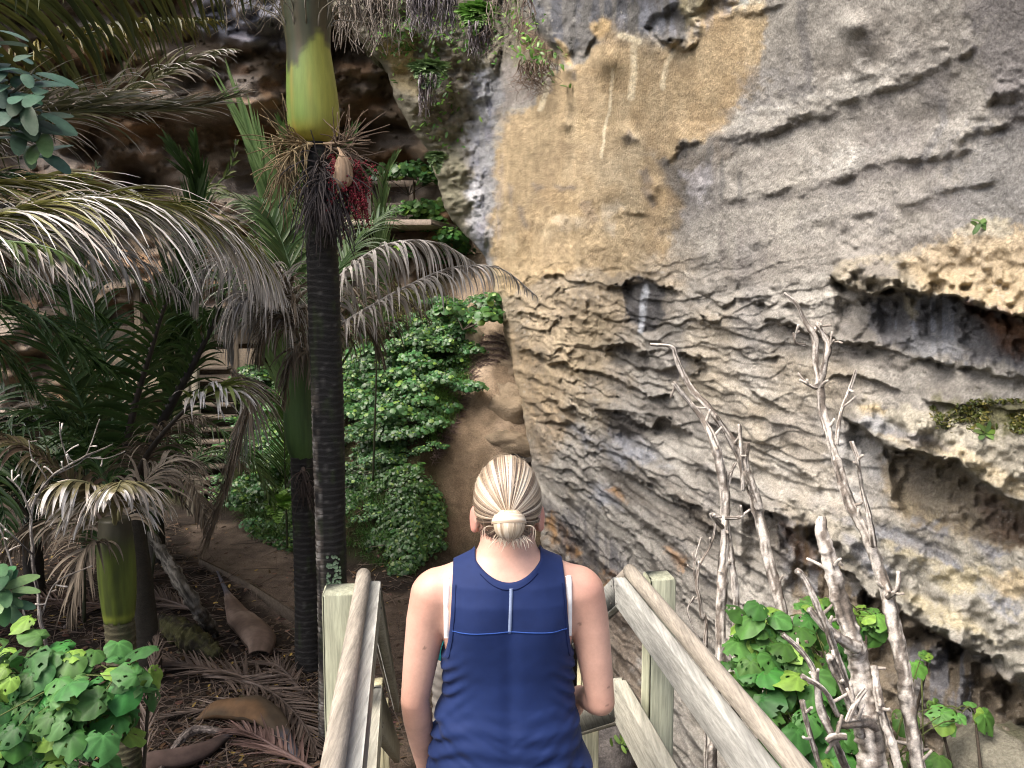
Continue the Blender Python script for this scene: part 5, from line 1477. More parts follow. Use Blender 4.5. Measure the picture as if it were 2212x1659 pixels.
# ---- palm standing left of the picture whose bleached leaf reaches far across
pc = A(-5.0, 5.6, 0); pc[2] = float(gz(pc[0], pc[1]))
palmC = thing("nikau_palm", "palm reaching in from the left edge with long white-tipped leaves", "palm", pc)
palm_trunk(palmC, [pc, pc + A(.1, 0, 1.6), pc + A(.25, -.1, 3.2), pc + A(.3, -.15, 3.6)], [.14, .12, .115], 14, .055)
for i, (pts, kw) in enumerate([
    ([(-420, 430, 5.3), (-120, 480, 5.0), (60, 448, 4.9), (250, 430, 4.95), (420, 455, 5.1), (540, 530, 5.3), (600, 630, 5.5)], dict(L=1.0, n=170, ang=(7, 26), droop=(.08, 2.0), col=YGR, bleach=.75, w=.020, seed=21, mess=.17, fold=.02, rr=.02)),
    ([(-420, 400, 5.6), (-100, 400, 5.3), (100, 395, 5.2), (260, 420, 5.2), (360, 470, 5.3)], dict(L=.85, n=100, ang=(9, 16), droop=(.1, .7), col=YGR, bleach=.4, w=.026, seed=22, fold=.03, rr=.018, mess=.16)),
    ([(-420, 440, 5.2), (-150, 520, 4.8), (0, 520, 4.6), (120, 540, 4.5), (200, 600, 4.5)], dict(L=.5, n=50, ang=(35, 25), droop=2.4, col=GRN, bleach=.4, w=.024, seed=23, fold=.1, rr=.016)),
    ([(-400, 380, 5.8), (-100, 300, 5.9), (120, 255, 5.9), (300, 185, 6.0), (430, 125, 6.1), (500, 108, 6.1)], dict(L=.62, n=90, ang=(42, 28), droop=.9, col=(A(.10, .115, .05), A(.22, .22, .13)), bleach=.6, w=.026, seed=24, mess=.14)),
    ([(-400, 390, 5.7), (-50, 270, 5.7), (110, 243, 5.6), (270, 240, 5.6), (400, 235, 5.6), (520, 205, 5.7)], dict(L=.8, n=80, ang=(20, 10), droop=.35, col=(A(.10, .115, .055), A(.22, .21, .14)), bleach=.45, w=.026, seed=25, mess=.13)),
    ([(-400, 360, 5.6), (-160, 100, 5.4), (60, -60, 5.2), (330, -120, 5.1), (640, -110, 5.2)], dict(L=1.0, n=95, ang=(105, 70), droop=1.6, col=(A(.030, .050, .014), A(.085, .085, .018)), bleach=.0, w=.045, seed=26, mess=.03, fold=0, rr=.03, sides=(1, -1))),
    ([(-400, 380, 6.4), (-100, 200, 6.6), (120, 95, 6.8), (300, 50, 7.0), (480, 45, 7.1)], dict(L=.62, n=70, ang=(75, 55), droop=1.6, col=(A(.03, .04, .012), A(.12, .10, .02)), bleach=.08, tip=A(.4, .26, .05), w=.035, seed=27, mess=.06)),
    ([(-420, 430, 5.6), (-60, 440, 5.4), (180, 450, 5.4), (360, 470, 5.5), (500, 530, 5.7), (580, 640, 5.9)], dict(L=.85, n=100, ang=(14, 22), droop=(.6, 2.6), col=GRD, w=.022, seed=30, mess=.2, fold=.02, rr=.014)),
    ([(-420, 450, 5.5), (-60, 500, 5.2), (150, 520, 5.1), (300, 560, 5.1), (400, 640, 5.2)], dict(L=.7, n=70, ang=(16, 22), droop=(.8, 2.4), col=GRD, w=.02, seed=131, mess=.22, fold=.02, rr=.014)),
    ([(-400, 420, 6.2), (-120, 620, 6.4), (60, 680, 6.6), (260, 820, 6.8)], dict(L=.7, n=60, ang=(58, 28), droop=1.2, col=DKG, w=.042, seed=132)),
    ([(-400, 420, 6.8), (-60, 480, 7.4), (140, 520, 7.8), (330, 620, 8.0)], dict(L=.7, n=60, ang=(58, 28), droop=1.2, col=DKG, w=.042, seed=133)),
    ([(-400, 420, 7.2), (-60, 380, 7.8), (140, 400, 8.2), (330, 480, 8.6)], dict(L=.75, n=60, ang=(58, 28), droop=1.2, col=DKG, w=.042, seed=134)),
    ([(-400, 420, 5.6), (-200, 620, 5.5), (-40, 720, 5.5), (90, 860, 5.6)], dict(L=.6, n=50, ang=(50, 25), droop=1.6, col=DKG, bleach=.15, w=.035, seed=28)),
    ([(-400, 420, 6.0), (-150, 540, 6.6), (60, 600, 7.0), (240, 700, 7.3)], dict(L=.65, n=56, ang=(60, 30), droop=1.4, col=DKG, w=.04, seed=29)),
]):
    frond("frond", palmC, pts, **kw)

# ---- dark palms of the hollow
pd = at(300, 1100, 7.4); pd[2] = float(gz(pd[0], pd[1]))
palmD = thing("nikau_palm", "low dark palm with thick black leaf stalks in the hollow", "palm", pd)
for i, (pts, kw) in enumerate([
    ([(255, 1060, 7.3), (285, 900, 7.2), (325, 760, 7.1), (365, 640, 7.1), (430, 540, 7.1)], dict(L=.62, n=60, ang=(75, 40), droop=.8, col=DKG, w=.04, seed=31, rr=.045, rcol=A(.045, .035, .028), mess=.08)),
    ([(290, 1060, 7.2), (345, 920, 7.0), (420, 780, 6.9), (475, 660, 6.9), (500, 560, 7.0)], dict(L=.55, n=52, ang=(60, 35), droop=1.0, col=DKG, w=.035, seed=32, rr=.06, rcol=A(.02, .018, .016), mess=.12)),
    ([(265, 1090, 7.0), (320, 980, 6.6), (390, 895, 6.2), (450, 850, 6.0), (488, 838, 5.9)], dict(L=.46, n=24, ang=(75, 22), droop=1.5, col=(A(.14, .20, .04), A(.24, .27, .08)), bleach=.5, w=.036, seed=33, rr=.035, rcol=A(.03, .025, .02), start=.80, mess=.16, lprof=([0, .8, 1], [.3, 1, .85]))),
    ([(265, 1090, 7.0), (310, 990, 6.8), (370, 920, 6.6), (440, 900, 6.5)], dict(L=.5, n=44, ang=(70, 35), droop=1.6, col=BRD, w=.022, seed=34, rr=.02, start=.3)),
    ([(250, 1080, 7.2), (190, 960, 7.0), (120, 900, 6.9), (40, 890, 6.9)], dict(L=.55, n=50, ang=(60, 30), droop=1.2, col=DKG, w=.035, seed=35, rr=.025)),
    ([(240, 1080, 7.4), (170, 860, 7.5), (90, 720, 7.6), (0, 640, 7.7)], dict(L=.6, n=54, ang=(60, 30), droop=.9, col=DKG, w=.038, seed=36, rr=.03)),
    ([(255, 1060, 7.6), (240, 860, 8.0), (200, 680, 8.3), (150, 560, 8.6)], dict(L=.6, n=54, ang=(60, 30), droop=.7, col=DKG, w=.038, seed=37, rr=.03)),
    ([(270, 1080, 7.5), (330, 960, 7.6), (400, 900, 7.8), (470, 920, 8.0)], dict(L=.4, n=40, ang=(60, 30), droop=2.0, col=BRD, w=.02, seed=38, rr=.02)),
    ([(500, 800, 6.9), (540, 850, 6.75), (520, 950, 6.7), (490, 1060, 6.7), (452, 1170, 6.7)], dict(L=.55, n=110, ang=(26, 8), droop=.9, col=BRD, w=.018, seed=39, rr=.018, mess=.1, start=.0, lprof=([0, .3, .8, 1], [.8, 1, .7, .4]))),
    ([(505, 800, 7.0), (530, 870, 6.85), (515, 980, 6.8), (480, 1090, 6.8)], dict(L=.45, n=60, ang=(24, 8), droop=.9, col=GRD, w=.018, seed=40, rr=.012, mess=.1, start=.0)),
]):
    frond("frond", palmD, pts, **kw)
mb = MB(); mb.tube(spline([pd - UP * .1, pd + A(.0, 0, .25), at(280, 1060, 7.3)], 16), np.linspace(.15, .11, 16), A(.03, .027, .02), 14, wob=.12); mb.build("trunk", M_TRUNK, palmD)

# ---- short palm with green stem at lower left
pe = at(262, 1440, 5.5); pe[2] = float(gz(pe[0], pe[1])) - .05
palmE = thing("nikau_palm", "short palm with a smooth mossy green stem and drooping white-tipped leaves", "palm", pe)
palm_trunk(palmE, [pe, at(262, 1400, 5.5), at(257, 1335, 5.5)], [.115, .10, .098], 31, .045, col=A(.06, .055, .03))
def cE(q, t, nx, ny):
    g = lerp(A(.085, .115, .02), A(.045, .06, .015), sstep(-.3, .5, fbm(q * 1.5, 4, 16))[..., None])
    g = lerp(g, A(.16, .19, .03), (np.exp(-((t - .06) / .03) ** 2) * .8)[..., None])
    return lerp(g, A(.035, .033, .02), sstep(.6, .9, t)[..., None])
revolve(palmE, [(257, 1340, 5.5, .098), (256, 1300, 5.5, .115), (253, 1240, 5.5, .125), (250, 1180, 5.5, .12), (248, 1120, 5.5, .10)], 24, "crownshaft", cE)
OLV = (A(.10, .095, .04), A(.19, .16, .085))
for i, (pts, kw) in enumerate([
    ([(250, 1160, 5.5), (242, 1090, 5.3), (205, 1050, 5.1), (140, 1040, 4.95), (70, 1075, 4.9)], dict(L=.42, n=42, ang=(80, 35), droop=1.9, col=OLV, bleach=.55, w=.034, seed=41, mess=.08, fold=.05, rr=.02, start=.3)),
    ([(252, 1160, 5.5), (262, 1085, 5.4), (268, 1050, 5.2), (262, 1040, 4.9), (250, 1060, 4.6)], dict(L=.40, n=36, ang=(85, 40), droop=2.0, col=OLV, bleach=.5, w=.034, seed=42, mess=.08, fold=.05, rr=.02, start=.35)),
    ([(245, 1160, 5.6), (160, 1050, 5.6), (60, 970, 5.5), (-60, 930, 5.4)], dict(L=.5, n=60, ang=(70, 35), droop=1.5, col=(A(.10, .065, .045), A(.13, .12, .05)), bleach=.15, w=.03, seed=43, mess=.08, rr=.02)),
    ([(255, 1160, 5.7), (300, 1060, 5.9), (360, 1000, 6.1), (430, 1000, 6.3)], dict(L=.45, n=40, ang=(60, 30), droop=1.8, col=BRD, w=.022, seed=44, rr=.015, mess=.2)),
    ([(240, 1170, 5.5), (190, 1180, 5.2), (165, 1260, 5.1), (160, 1340, 5.1)], dict(L=.35, n=36, ang=(40, 12), droop=1.5, col=BRD, w=.02, seed=45, rr=.012, mess=.2)),
    ([(240, 1160, 5.7), (150, 1120, 5.9), (60, 1150, 6.0), (-20, 1230, 6.0)], dict(L=.45, n=46, ang=(55, 25), droop=1.9, col=BRD, w=.024, seed=46, rr=.015, mess=.15)),
]):
    frond("frond", palmE, pts, **kw)

# ---- young stemless palms
def young(label, base_px, fr_list):
    b = at(*base_px); b[2] = float(gz(b[0], b[1]))
    t = thing("young_palm", label, "palm", b)
    for pts, kw in fr_list:
        r0 = np.array([at(*p) for p in pts])
        P = np.vstack([b + UP * .05, lerp(b, r0[0], .6) + A(0, 0, .1), r0])
        frond_w("frond", t, P, rr=.018, start=.42, up=A(0, -1, .15), rcol=A(.035, .04, .02), **kw)
    return t
young("young palm with a pale green upright leaf left of the crownshaft", (655, 1000, 9.3), [
    ([(606, 560, 8.9), (594, 470, 8.8), (568, 370, 8.75), (535, 285, 8.7)], dict(L=.98, n=90, ang=(34, 5), droop=.12, col=LTG, w=.042, seed=51, mess=.015, fold=.06, lprof=([0, .5, 1], [.7, 1, .75]))),
    ([(610, 520, 9.2), (560, 460, 9.4), (490, 420, 9.6), (430, 420, 9.8)], dict(L=.5, n=44, ang=(45, 20), droop=.7, col=GRN, w=.03, seed=52, mess=.06)),
])
young("young dark green palm with upright leaves fanned out behind the crownshaft", (690, 1000, 10.0), [
    ([(668, 430, 9.8), (645, 370, 9.7), (622, 310, 9.7), (605, 265, 9.7)], dict(L=.9, n=64, ang=(34, 8), droop=.12, col=(A(.04, .09, .015), A(.08, .14, .03)), w=.03, seed=53, mess=.04)),
    ([(712, 430, 9.8), (730, 370, 9.7), (750, 320, 9.7), (768, 280, 9.7)], dict(L=.9, n=70, ang=(38, 10), droop=.12, col=(A(.03, .07, .015), A(.06, .11, .03)), w=.03, seed=54, mess=.04)),
    ([(700, 430, 9.9), (690, 330, 10.1), (680, 240, 10.2), (675, 170, 10.3)], dict(L=.6, n=50, ang=(40, 15), droop=.2, col=GRN, w=.03, seed=55, mess=.04)),
])
young("young palm with a narrow stiff fan of leaf beside the far landing fence", (800, 690, 11.8), [
    ([(826, 430, 11.3), (830, 390, 11.2), (845, 355, 11.1), (860, 330, 11.0)], dict(L=.75, n=50, ang=(26, 8), droop=.12, col=(A(.06, .12, .035), A(.14, .2, .08)), w=.03, seed=56, mess=.05)),
])
young("young palm with two dark green fanned leaves against the brown rock", (310, 980, 9.4), [
    ([(425, 430, 9.2), (412, 385, 9.1), (390, 340, 9.0), (365, 305, 8.95)], dict(L=1.0, n=60, ang=(30, 10), droop=.15, col=(A(.03, .065, .015), A(.07, .11, .04)), bleach=.04, w=.04, seed=57, mess=.04)),
    ([(432, 430, 9.2), (430, 380, 9.1), (425, 330, 9.0), (420, 290, 9.0)], dict(L=.85, n=50, ang=(28, 10), droop=.15, col=DKG, w=.04, seed=58, mess=.04)),
    ([(430, 440, 9.3), (470, 400, 9.3), (500, 360, 9.3), (510, 300, 9.3)], dict(L=.4, n=30, ang=(40, 20), droop=.5, col=GRN, w=.035, seed=59, mess=.06)),
])
young("young pale palm with stiff short blades at the left under the brown rock", (160, 900, 8.6), [
    ([(180, 430, 8.4), (195, 390, 8.3), (215, 350, 8.2)], dict(L=.5, n=30, ang=(55, 20), droop=.2, col=(A(.12, .18, .10), A(.2, .25, .15)), w=.035, seed=60, mess=.08)),
    ([(160, 440, 8.4), (110, 400, 8.3), (60, 380, 8.2)], dict(L=.5, n=36, ang=(50, 20), droop=.4, col=GRN, w=.035, seed=61, mess=.06)),
])
young("young fan palm low on the green bank left of the black trunk", (615, 960, 11.5), [
    ([(612, 890, 11.4), (590, 860, 11.3), (565, 840, 11.2)], dict(L=.5, n=34, ang=(45, 18), droop=.2, col=(A(.05, .11, .02), A(.10, .17, .04)), w=.03, seed=62, mess=.04)),
])
# darker filler palms deeper in the hollow
for i, (x, y, Y, lab) in enumerate([(60, 1000, 9.5, "dark palm deep in the hollow at the left edge"), (-120, 1050, 8.2, "dark palm outside the left edge, its leaves filling the shade"), (330, 960, 11.0, "dark palm in the deep shade left of the far stair")]):
    b = at(x, y, Y); b[2] = float(gz(b[0], b[1]))
    t = thing("nikau_palm", lab, "palm", b)
    hgt = (1.0, 1.5, .8)[i]
    mb = MB(); mb.tube(spline([b - UP * .1, b + UP * hgt * .5, b + UP * hgt], 16), np.linspace(.12, .10, 16), A(.025, .022, .018), 12, wob=.1); mb.build("trunk", M_TRUNK, t)
    top = b + UP * hgt; r_ = RS(300 + i)
    for k in range(13):
        a = k * 2.4 + r_.rand() * .5; h_ = A(math.cos(a), math.sin(a), 0); ln = r_.uniform(1.3, 1.9); el_ = r_.uniform(.5, 1.6)
        P = [top, top + h_ * .25 + UP * .4 * el_, top + h_ * ln * .55 + UP * .75 * el_, top + h_ * ln + UP * .55 * el_, top + h_ * ln * 1.25 + UP * (.2 * el_ - .2)]
        dead = r_.rand() < .3
        frond_w("frond", t, P, .6, 44, (60, 28), 1.1, .034, BRD if dead else DKG, .1 if not dead else 0, seed=400 + 20 * i + k, rr=.02)
# ------------------------------------------------------------------ shrubs, bank cover, ferns, bare stems
LR = RS(55)
def heart_template(seed, hole=.07, na=22, nr=6):
    r = RS(seed)
    a = np.linspace(0, 2 * np.pi, na, endpoint=False)            # 0 = tip
    rad = .5 * (1 + .16 * np.cos(a)) + .13 * np.exp(-(np.minimum(a, 2 * np.pi - a) / .22) ** 2) - .30 * np.exp(-((a - np.pi) / .30) ** 2)
    rad = rad * (1 + .03 * np.sin(a * 9 + seed))
    rr = np.linspace(0, 1, nr + 1)[1:] ** .9
    V = [A(0, -.16, 0)]; 
    for q in rr:
        x = np.sin(a) * rad * q; y = np.cos(a) * rad * q
        y = y * 1.0 - .16 * (1 - q)
        z = -.16 * q ** 2 + .035 * np.cos(a * 7 + 1) * q ** 2 + .05 * np.abs(np.sin(a)) * q
        V.append(np.stack([x, y, z], -1))
    V = np.vstack([V[0][None]] + V[1:])
    Q, T = [], [[0, 1 + i, 1 + (i + 1) % na] for i in range(na)]
    for j in range(nr - 1):
        for i in range(na):
            if j >= 1 and r.rand() < hole * (.6 + .9 * (j / nr)): continue
            b = 1 + j * na; Q.append([b + i, b + na + i, b + na + (i + 1) % na, b + (i + 1) % na])
    sh = np.ones(len(V))
    for j, q in enumerate(rr):
        sh[1 + j * na:1 + (j + 1) * na] = np.where(np.arange(na) % 3 == 0, 1.25, .95) * (1.0)
    sh[0] = 1.5
    return V - A(0, -.16 + .05, 0), np.array(Q), np.array(T), sh
HT = [heart_template(s, h) for s, h in ((1, .10), (2, .05), (3, .16), (4, .0), (5, .08), (6, .20))]
def simple_template(n=8, heart=True):
    a = np.linspace(0, 2 * np.pi, n, endpoint=False)
    rad = .5 * (1 + .15 * np.cos(a)) - (.18 * np.exp(-((a - np.pi) / .4) ** 2) if heart else 0)
    x = np.sin(a) * rad * (1 if heart else .45); y = np.cos(a) * rad * (1 if heart else 1.15)
    V = np.vstack([A(0, -.05, .05), np.stack([x, y, -.10 * (x * 2) ** 2 - .08 * (y * 2) ** 2 + .04], -1)])
    return V, np.zeros((0, 4), int), np.array([[0, 1 + i, 1 + (i + 1) % n] for i in range(n)]), np.r_[1.2, np.ones(n)]
ST = [simple_template(10), simple_template(9)]
OT = [simple_template(8, False)]

def put_leaves(mb, tmpl, P, N, Dn_, S_, Cc_):
    """leaves at P with normal N, tip direction D, size S"""
    N = norm(N); Dn_ = norm(Dn_ - N * (Dn_ * N).sum(-1, keepdims=True)); X = np.cross(Dn_, N)
    k = LR.randint(len(tmpl), size=len(P))
    for j, (V, Q, T, sh) in enumerate(tmpl):
        I = np.where(k == j)[0]
        if not len(I): continue
        W = P[I, None] + S_[I, None, None] * (V[None, :, 0:1] * X[I, None] + V[None, :, 1:2] * Dn_[I, None] + V[None, :, 2:3] * N[I, None])
        nv = len(V); off = (np.arange(len(I)) * nv)[:, None, None]
        mb.add(W.reshape(-1, 3), (Q[None] + off).reshape(-1, 4) if len(Q) else None, (T[None] + off).reshape(-1, 3), (Cc_[I, None] * sh[None, :, None]).reshape(-1, 3))

def leaf_cols(n, base, r, young=.12, yc=A(.15, .26, .045), lo=.65, hi=1.3):
    c = base[None] * r.uniform(lo, hi, (n, 1)) * (1 + .12 * r.randn(n, 3) * A(1, .5, 1))
    m = r.rand(n) < young
    c[m] = yc * r.uniform(.7, 1.2, (m.sum(), 1))
    return np.clip(c, .004, .9)

M_KAWA = material("kawakawa_leaf", 0.45, 0.2, 0.2, 40.0, 0.2, 90.0, 0.003, trans=0.2)

def kawakawa(name, label, centre, blobs, n, size, base, seed, face, group=None, stems=8, young=.13):
    """near heart-leaved shrub: blobs = list of (photo x, photo y, depth, radius m)"""
    r = RS(seed)
    t = thing(name, label, "shrub", centre, group)
    mb, sm = MB(), MB()
    w = np.array([b[3] ** 2 for b in blobs]); w = w / w.sum()
    P, N = [], []
    B_ = [(at(*b[:3]), b[3]) for b in blobs]
    for i in range(n):
        c, R = B_[r.choice(len(B_), p=w)]
        d = norm(r.randn(3) + np.asarray(face) * .9)
        P.append(c + d * R * r.uniform(.55, 1.05)); N.append(norm(d * .5 + A(0, -.35, .75) + r.randn(3) * .28))
    P, N = np.array(P), np.array(N)
    Dn_ = norm(A(0, -.25, -.8) + r.randn(n, 3) * .55)
    S_ = size * r.uniform(.5, 1.15, n)
    put_leaves(mb, HT, P, N, Dn_, S_, leaf_cols(n, base, r, young))
    mb.build("foliage", M_KAWA, t)
    for k in range(stems):
        c, R = B_[k % len(B_)]
        e = c + r.randn(3) * R * .4
        b = np.asarray(centre) + r.randn(3) * A(.08, .08, 0)
        sm.tube(spline([b, lerp(b, e, .5) + r.randn(3) * .08, e], 14), np.linspace(.014, .005, 14), A(.05, .04, .03), 6)
    for i in range(0, n, 3):
        c = B_[r.choice(len(B_))][0]
        q = P[i]; m_ = lerp(c, q, .45) + UP * .03
        sm.tube(spline([lerp(c, q, .2), m_, q - N[i] * .01], 6), np.linspace(.004, .0018, 6), A(.08, .10, .03), 4)
    sm.build("stems", M_BARK, t)
    return t

kb = at(120, 1640, 2.6); kb[2] = float(gz(kb[0], kb[1]))
kawakawa("kawakawa_shrub", "heart-leaved shrub with insect-holed leaves in the lower left corner", kb,
         [(60, 1460, 2.45, .17), (170, 1450, 2.5, .16), (270, 1480, 2.5, .13), (60, 1560, 2.4, .18), (170, 1570, 2.4, .18), (230, 1520, 2.45, .15), (100, 1680, 2.35, .2), (20, 1640, 2.35, .2), (180, 1650, 2.4, .14), (305, 1430, 2.55, .07), (-40, 1500, 2.4, .2)],
         215, .105, A(.045, .118, .030), 71, (0, -1, .5), young=.16)
kr = at(1850, 1750, 3.0); kr[2] = float(gz(kr[0], kr[1]))
kawakawa("kawakawa_shrub", "glossy heart-leaved shrub growing between the right handrail and the bare stems", kr,
         [(1640, 1345, 3.25, .13), (1620, 1420, 3.2, .13), (1700, 1400, 3.2, .15), (1640, 1480, 3.1, .14), (1720, 1480, 3.1, .16), (1690, 1560, 3.0, .16), (1790, 1420, 3.2, .11), (1800, 1500, 3.1, .12), (1760, 1600, 3.0, .17), (1700, 1630, 3.0, .14), (1800, 1660, 2.9, .14), (1740, 1330, 3.3, .08)],
         210, .112, A(.044, .120, .026), 72, (0, -1, .5), young=.14)
kr2 = at(2010, 1700, 3.2); kr2[2] = float(gz(kr2[0], kr2[1]))
kawakawa("kawakawa_shrub", "sparse heart-leaved seedling under the pale rock lip at lower right", kr2,
         [(1950, 1540, 3.3, .06), (2040, 1545, 3.3, .06), (2110, 1535, 3.3, .05), (2000, 1640, 3.2, .07), (1920, 1650, 3.1, .07), (1990, 1420, 3.5, .05)],
         30, .10, A(.070, .165, .035), 73, (0, -1, .5), stems=6, young=.25)
kr3 = at(1880, 1380, 3.6); kr3[2] = float(gz(kr3[0], kr3[1]))
kawakawa("kawakawa_shrub", "small heart-leaved shrub behind the thick bare stem under the rock ledge", kr3,
         [(1770, 1310, 3.6, .07), (1830, 1330, 3.6, .06), (1880, 1340, 3.6, .07), (1760, 1350, 3.5, .06)],
         40, .10, A(.07, .17, .035), 74, (0, -1, .4), stems=5, young=.2)

# broad-leaved branch at the upper left
def broad_branch(name, label, root, twigs, size, base, seed, npt=11):
    r = RS(seed)
    t = thing(name, label, "branch", root)
    mb, sm = MB(), MB(); P, N, D_, S_ = [], [], [], []
    for tw in twigs:
        C = spline(np.array([at(*p) for p in tw]), 20); sm.tube(C, np.linspace(.012, .004, 20), A(.10, .10, .07), 6)
        tg = norm(C[-1] - C[-4])
        for k in range(npt):
            a = k * 2.399; s0 = norm(np.cross(tg, A(.3, .2, 1))); s1 = np.cross(tg, s0)
            out = s0 * math.cos(a) + s1 * math.sin(a)
            i = 19 - int(k * .7); d = norm(out + tg * .5 + A(0, -.15, -.15))
            P.append(C[i] + d * size * .55); D_.append(d); N.append(norm(A(0, -.5, .8) + tg * .3 + r.randn(3) * .15)); S_.append(size * r.uniform(.75, 1.1))
    n = len(P)
    put_leaves(mb, [simple_template(14, False)], np.array(P), np.array(N), np.array(D_), np.array(S_), leaf_cols(n, base, r, .05, A(.12, .2, .08)))
    mb.build("foliage", M_KAWA, t); sm.build("stems", M_BARK, t)
    return t
broad_branch("broadleaf_branch", "broad-leaved branch with blue-green leaves at the upper left edge", at(-160, 330, 3.6),
             [[(-160, 330, 3.6), (-60, 260, 3.6), (40, 190, 3.6), (75, 150, 3.6)], [(-160, 330, 3.6), (-40, 280, 3.6), (90, 230, 3.55)], [(-160, 330, 3.6), (-60, 300, 3.6), (50, 240, 3.6)],
              [(-160, 300, 3.6), (-80, 160, 3.6), (-20, 60, 3.6)], [(-160, 320, 3.6), (-60, 220, 3.6), (10, 180, 3.6)], [(-160, 300, 3.6), (-60, 180, 3.6), (-5, 130, 3.6)], [(-100, 300, 3.7), (20, 290, 3.7), (100, 310, 3.7)]], .145, A(.055, .105, .070), 75)
broad_branch("broadleaf_branch", "low twig of glossy broad leaves at the left edge above the corner shrub", at(-60, 1330, 3.2),
             [[(-60, 1330, 3.2), (-20, 1290, 3.2), (15, 1262, 3.2)], [(-60, 1330, 3.2), (-30, 1310, 3.2), (10, 1290, 3.2)]], .12, A(.06, .13, .06), 76, 8)

# ---- cover of the bank
def bank_pts(n, poly, r, dmin=None):
    """points on the bank inside a photo polygon: march each photo ray to the ground"""
    P = np.array(poly, float); out = []
    while len(out) < n:
        px_ = r.uniform(P[:, 0].min(), P[:, 0].max(), 400); py_ = r.uniform(P[:, 1].min(), P[:, 1].max(), 400)
        ok = poly_sd(px_, py_, P) < 0; px_, py_ = px_[ok], py_[ok]
        Ys = np.arange(8.5, 19.5, .08)
        W_ = at(px_[:, None], py_[:, None], Ys[None]); hit = W_[..., 2] < gz(W_[..., 0], W_[..., 1])
        j = hit.argmax(1); g_ = hit.any(1)
        for a, b, c, d in zip(px_[g_], py_[g_], j[g_], range(g_.sum())):
            out.append(at(a, b, Ys[c]))
    out = np.array(out[:n]); out[:, 2] = gz(out[:, 0], out[:, 1]); return out
def bank_normal(P):
    e = .1
    zx = (gz(P[:, 0] + e, P[:, 1]) - gz(P[:, 0] - e, P[:, 1])) / (2 * e); zy = (gz(P[:, 0], P[:, 1] + e) - gz(P[:, 0], P[:, 1] - e)) / (2 * e)
    return norm(np.stack([-zx, -zy, np.ones(len(P))], -1))

def make_bush(label, loc, R, n, size, base, seed, tm, group, young=.1, flat=.8):
    r = RS(seed); t = thing("bank_shrub", label, "shrub", loc, group)
    mb = MB(); d = norm(r.randn(n, 3) + A(0, -.5, .6)); d[:, 2] = np.abs(d[:, 2]) * 1.0 - .1
    # several uneven lobes
    lob = r.randn(6, 3) * R * A(.7, .55, .22) + A(0, 0, R * .22)
    c = lob[r.randint(6, size=n)]
    P = np.asarray(loc) + c + d * R * r.uniform(.25, .62, (n, 1)) * A(1, 1, flat)
    N = norm(d * .5 + A(0, -.45, .7) + r.randn(n, 3) * .3); D_ = norm(A(0, -.3, -.7) + r.randn(n, 3) * .6)
    put_leaves(mb, tm, P, N, D_, size * r.uniform(.4, 1.25, n), leaf_cols(n, base, r, young))
    mb.build("foliage", M_LEAF, t)
    sm = MB()
    for k in range(6):
        e = np.asarray(loc) + lob[k]; sm.tube(spline([np.asarray(loc) - UP * .06, lerp(np.asarray(loc), e, .5) + r.randn(3) * .05, e], 8), np.linspace(.012, .004, 8), A(.05, .04, .03), 5)
    sm.build("stems", M_BARK, t)
    return t
BG = "heart-leaved shrubs covering the green bank"
LBL = "heart-leaved shrub among its like on the green bank below the rock"
R1 = RS(61)
UPBANK = [(740, 830), (800, 770), (880, 720), (960, 690), (1000, 640), (1045, 640), (1060, 700), (1020, 740), (1000, 800), (960, 880), (930, 960), (850, 980), (740, 960)]
bush_pts = bank_pts(46, UPBANK, R1)
protos = []
for i, p in enumerate(bush_pts[:6]):
    protos.append(make_bush(LBL, p, .50, 560, .072, A(.048, .125, .036) * (0.8 + .09 * i), 600 + i, ST, BG, .12, .5))
for i, p in enumerate(bush_pts[6:]):
    dup(protos[i % 6], p, R1.uniform(0, 6.28) * 0 + R1.uniform(-.7, .7), R1.uniform(.65, 1.15))
LOWB = [(540, 800), (600, 760), (640, 900), (640, 1160), (590, 1160), (535, 1120)]
for i, p in enumerate(bank_pts(16, LOWB, R1)):
    c = dup(protos[i % 6], p, R1.uniform(-.7, .7), R1.uniform(.7, 1.1), "leafy shrub between the far stair and the black palm trunk"); c['group'] = "shrubs between the far stair and the palms"
for i, p in enumerate(bank_pts(7, [(745, 960), (930, 960), (900, 1080), (850, 1160), (745, 1120)], R1)):
    c = dup(protos[i % 6], p, R1.uniform(-.7, .7), R1.uniform(.45, .75), "small leafy shrub low on the mossy bank right of the tall trunk"); c['group'] = "small shrubs low on the bank"
# bright shrub spilling over the landing fence
lf = at(905, 470, 16.6)
t = make_bush("bright green shrub spilling over the far landing fence", lf + A(0, .0, -.15), .62, 520, .14, A(.10, .21, .055), 640, ST, None, .2)
lf2 = at(880, 380, 16.9); make_bush("darker green shrub on the rock just above the far landing fence", lf2 + A(0, .2, -.3), .7, 420, .14, A(.05, .12, .035), 641, ST, None, .1)
lf3 = at(950, 520, 16.0); make_bush("green shrub below the far landing fence beside the mossy rock", lf3 + A(0, 0, -.3), .62, 460, .12, A(.065, .16, .04), 642, ST, None, .12)
lf4 = at(1000, 660, 13.6); make_bush("heart-leaved shrub under the rock edge at the top of the dirt slope", lf4 + A(0, 0, -.35), .5, 420, .12, A(.05, .13, .032), 643, ST, None, .12)

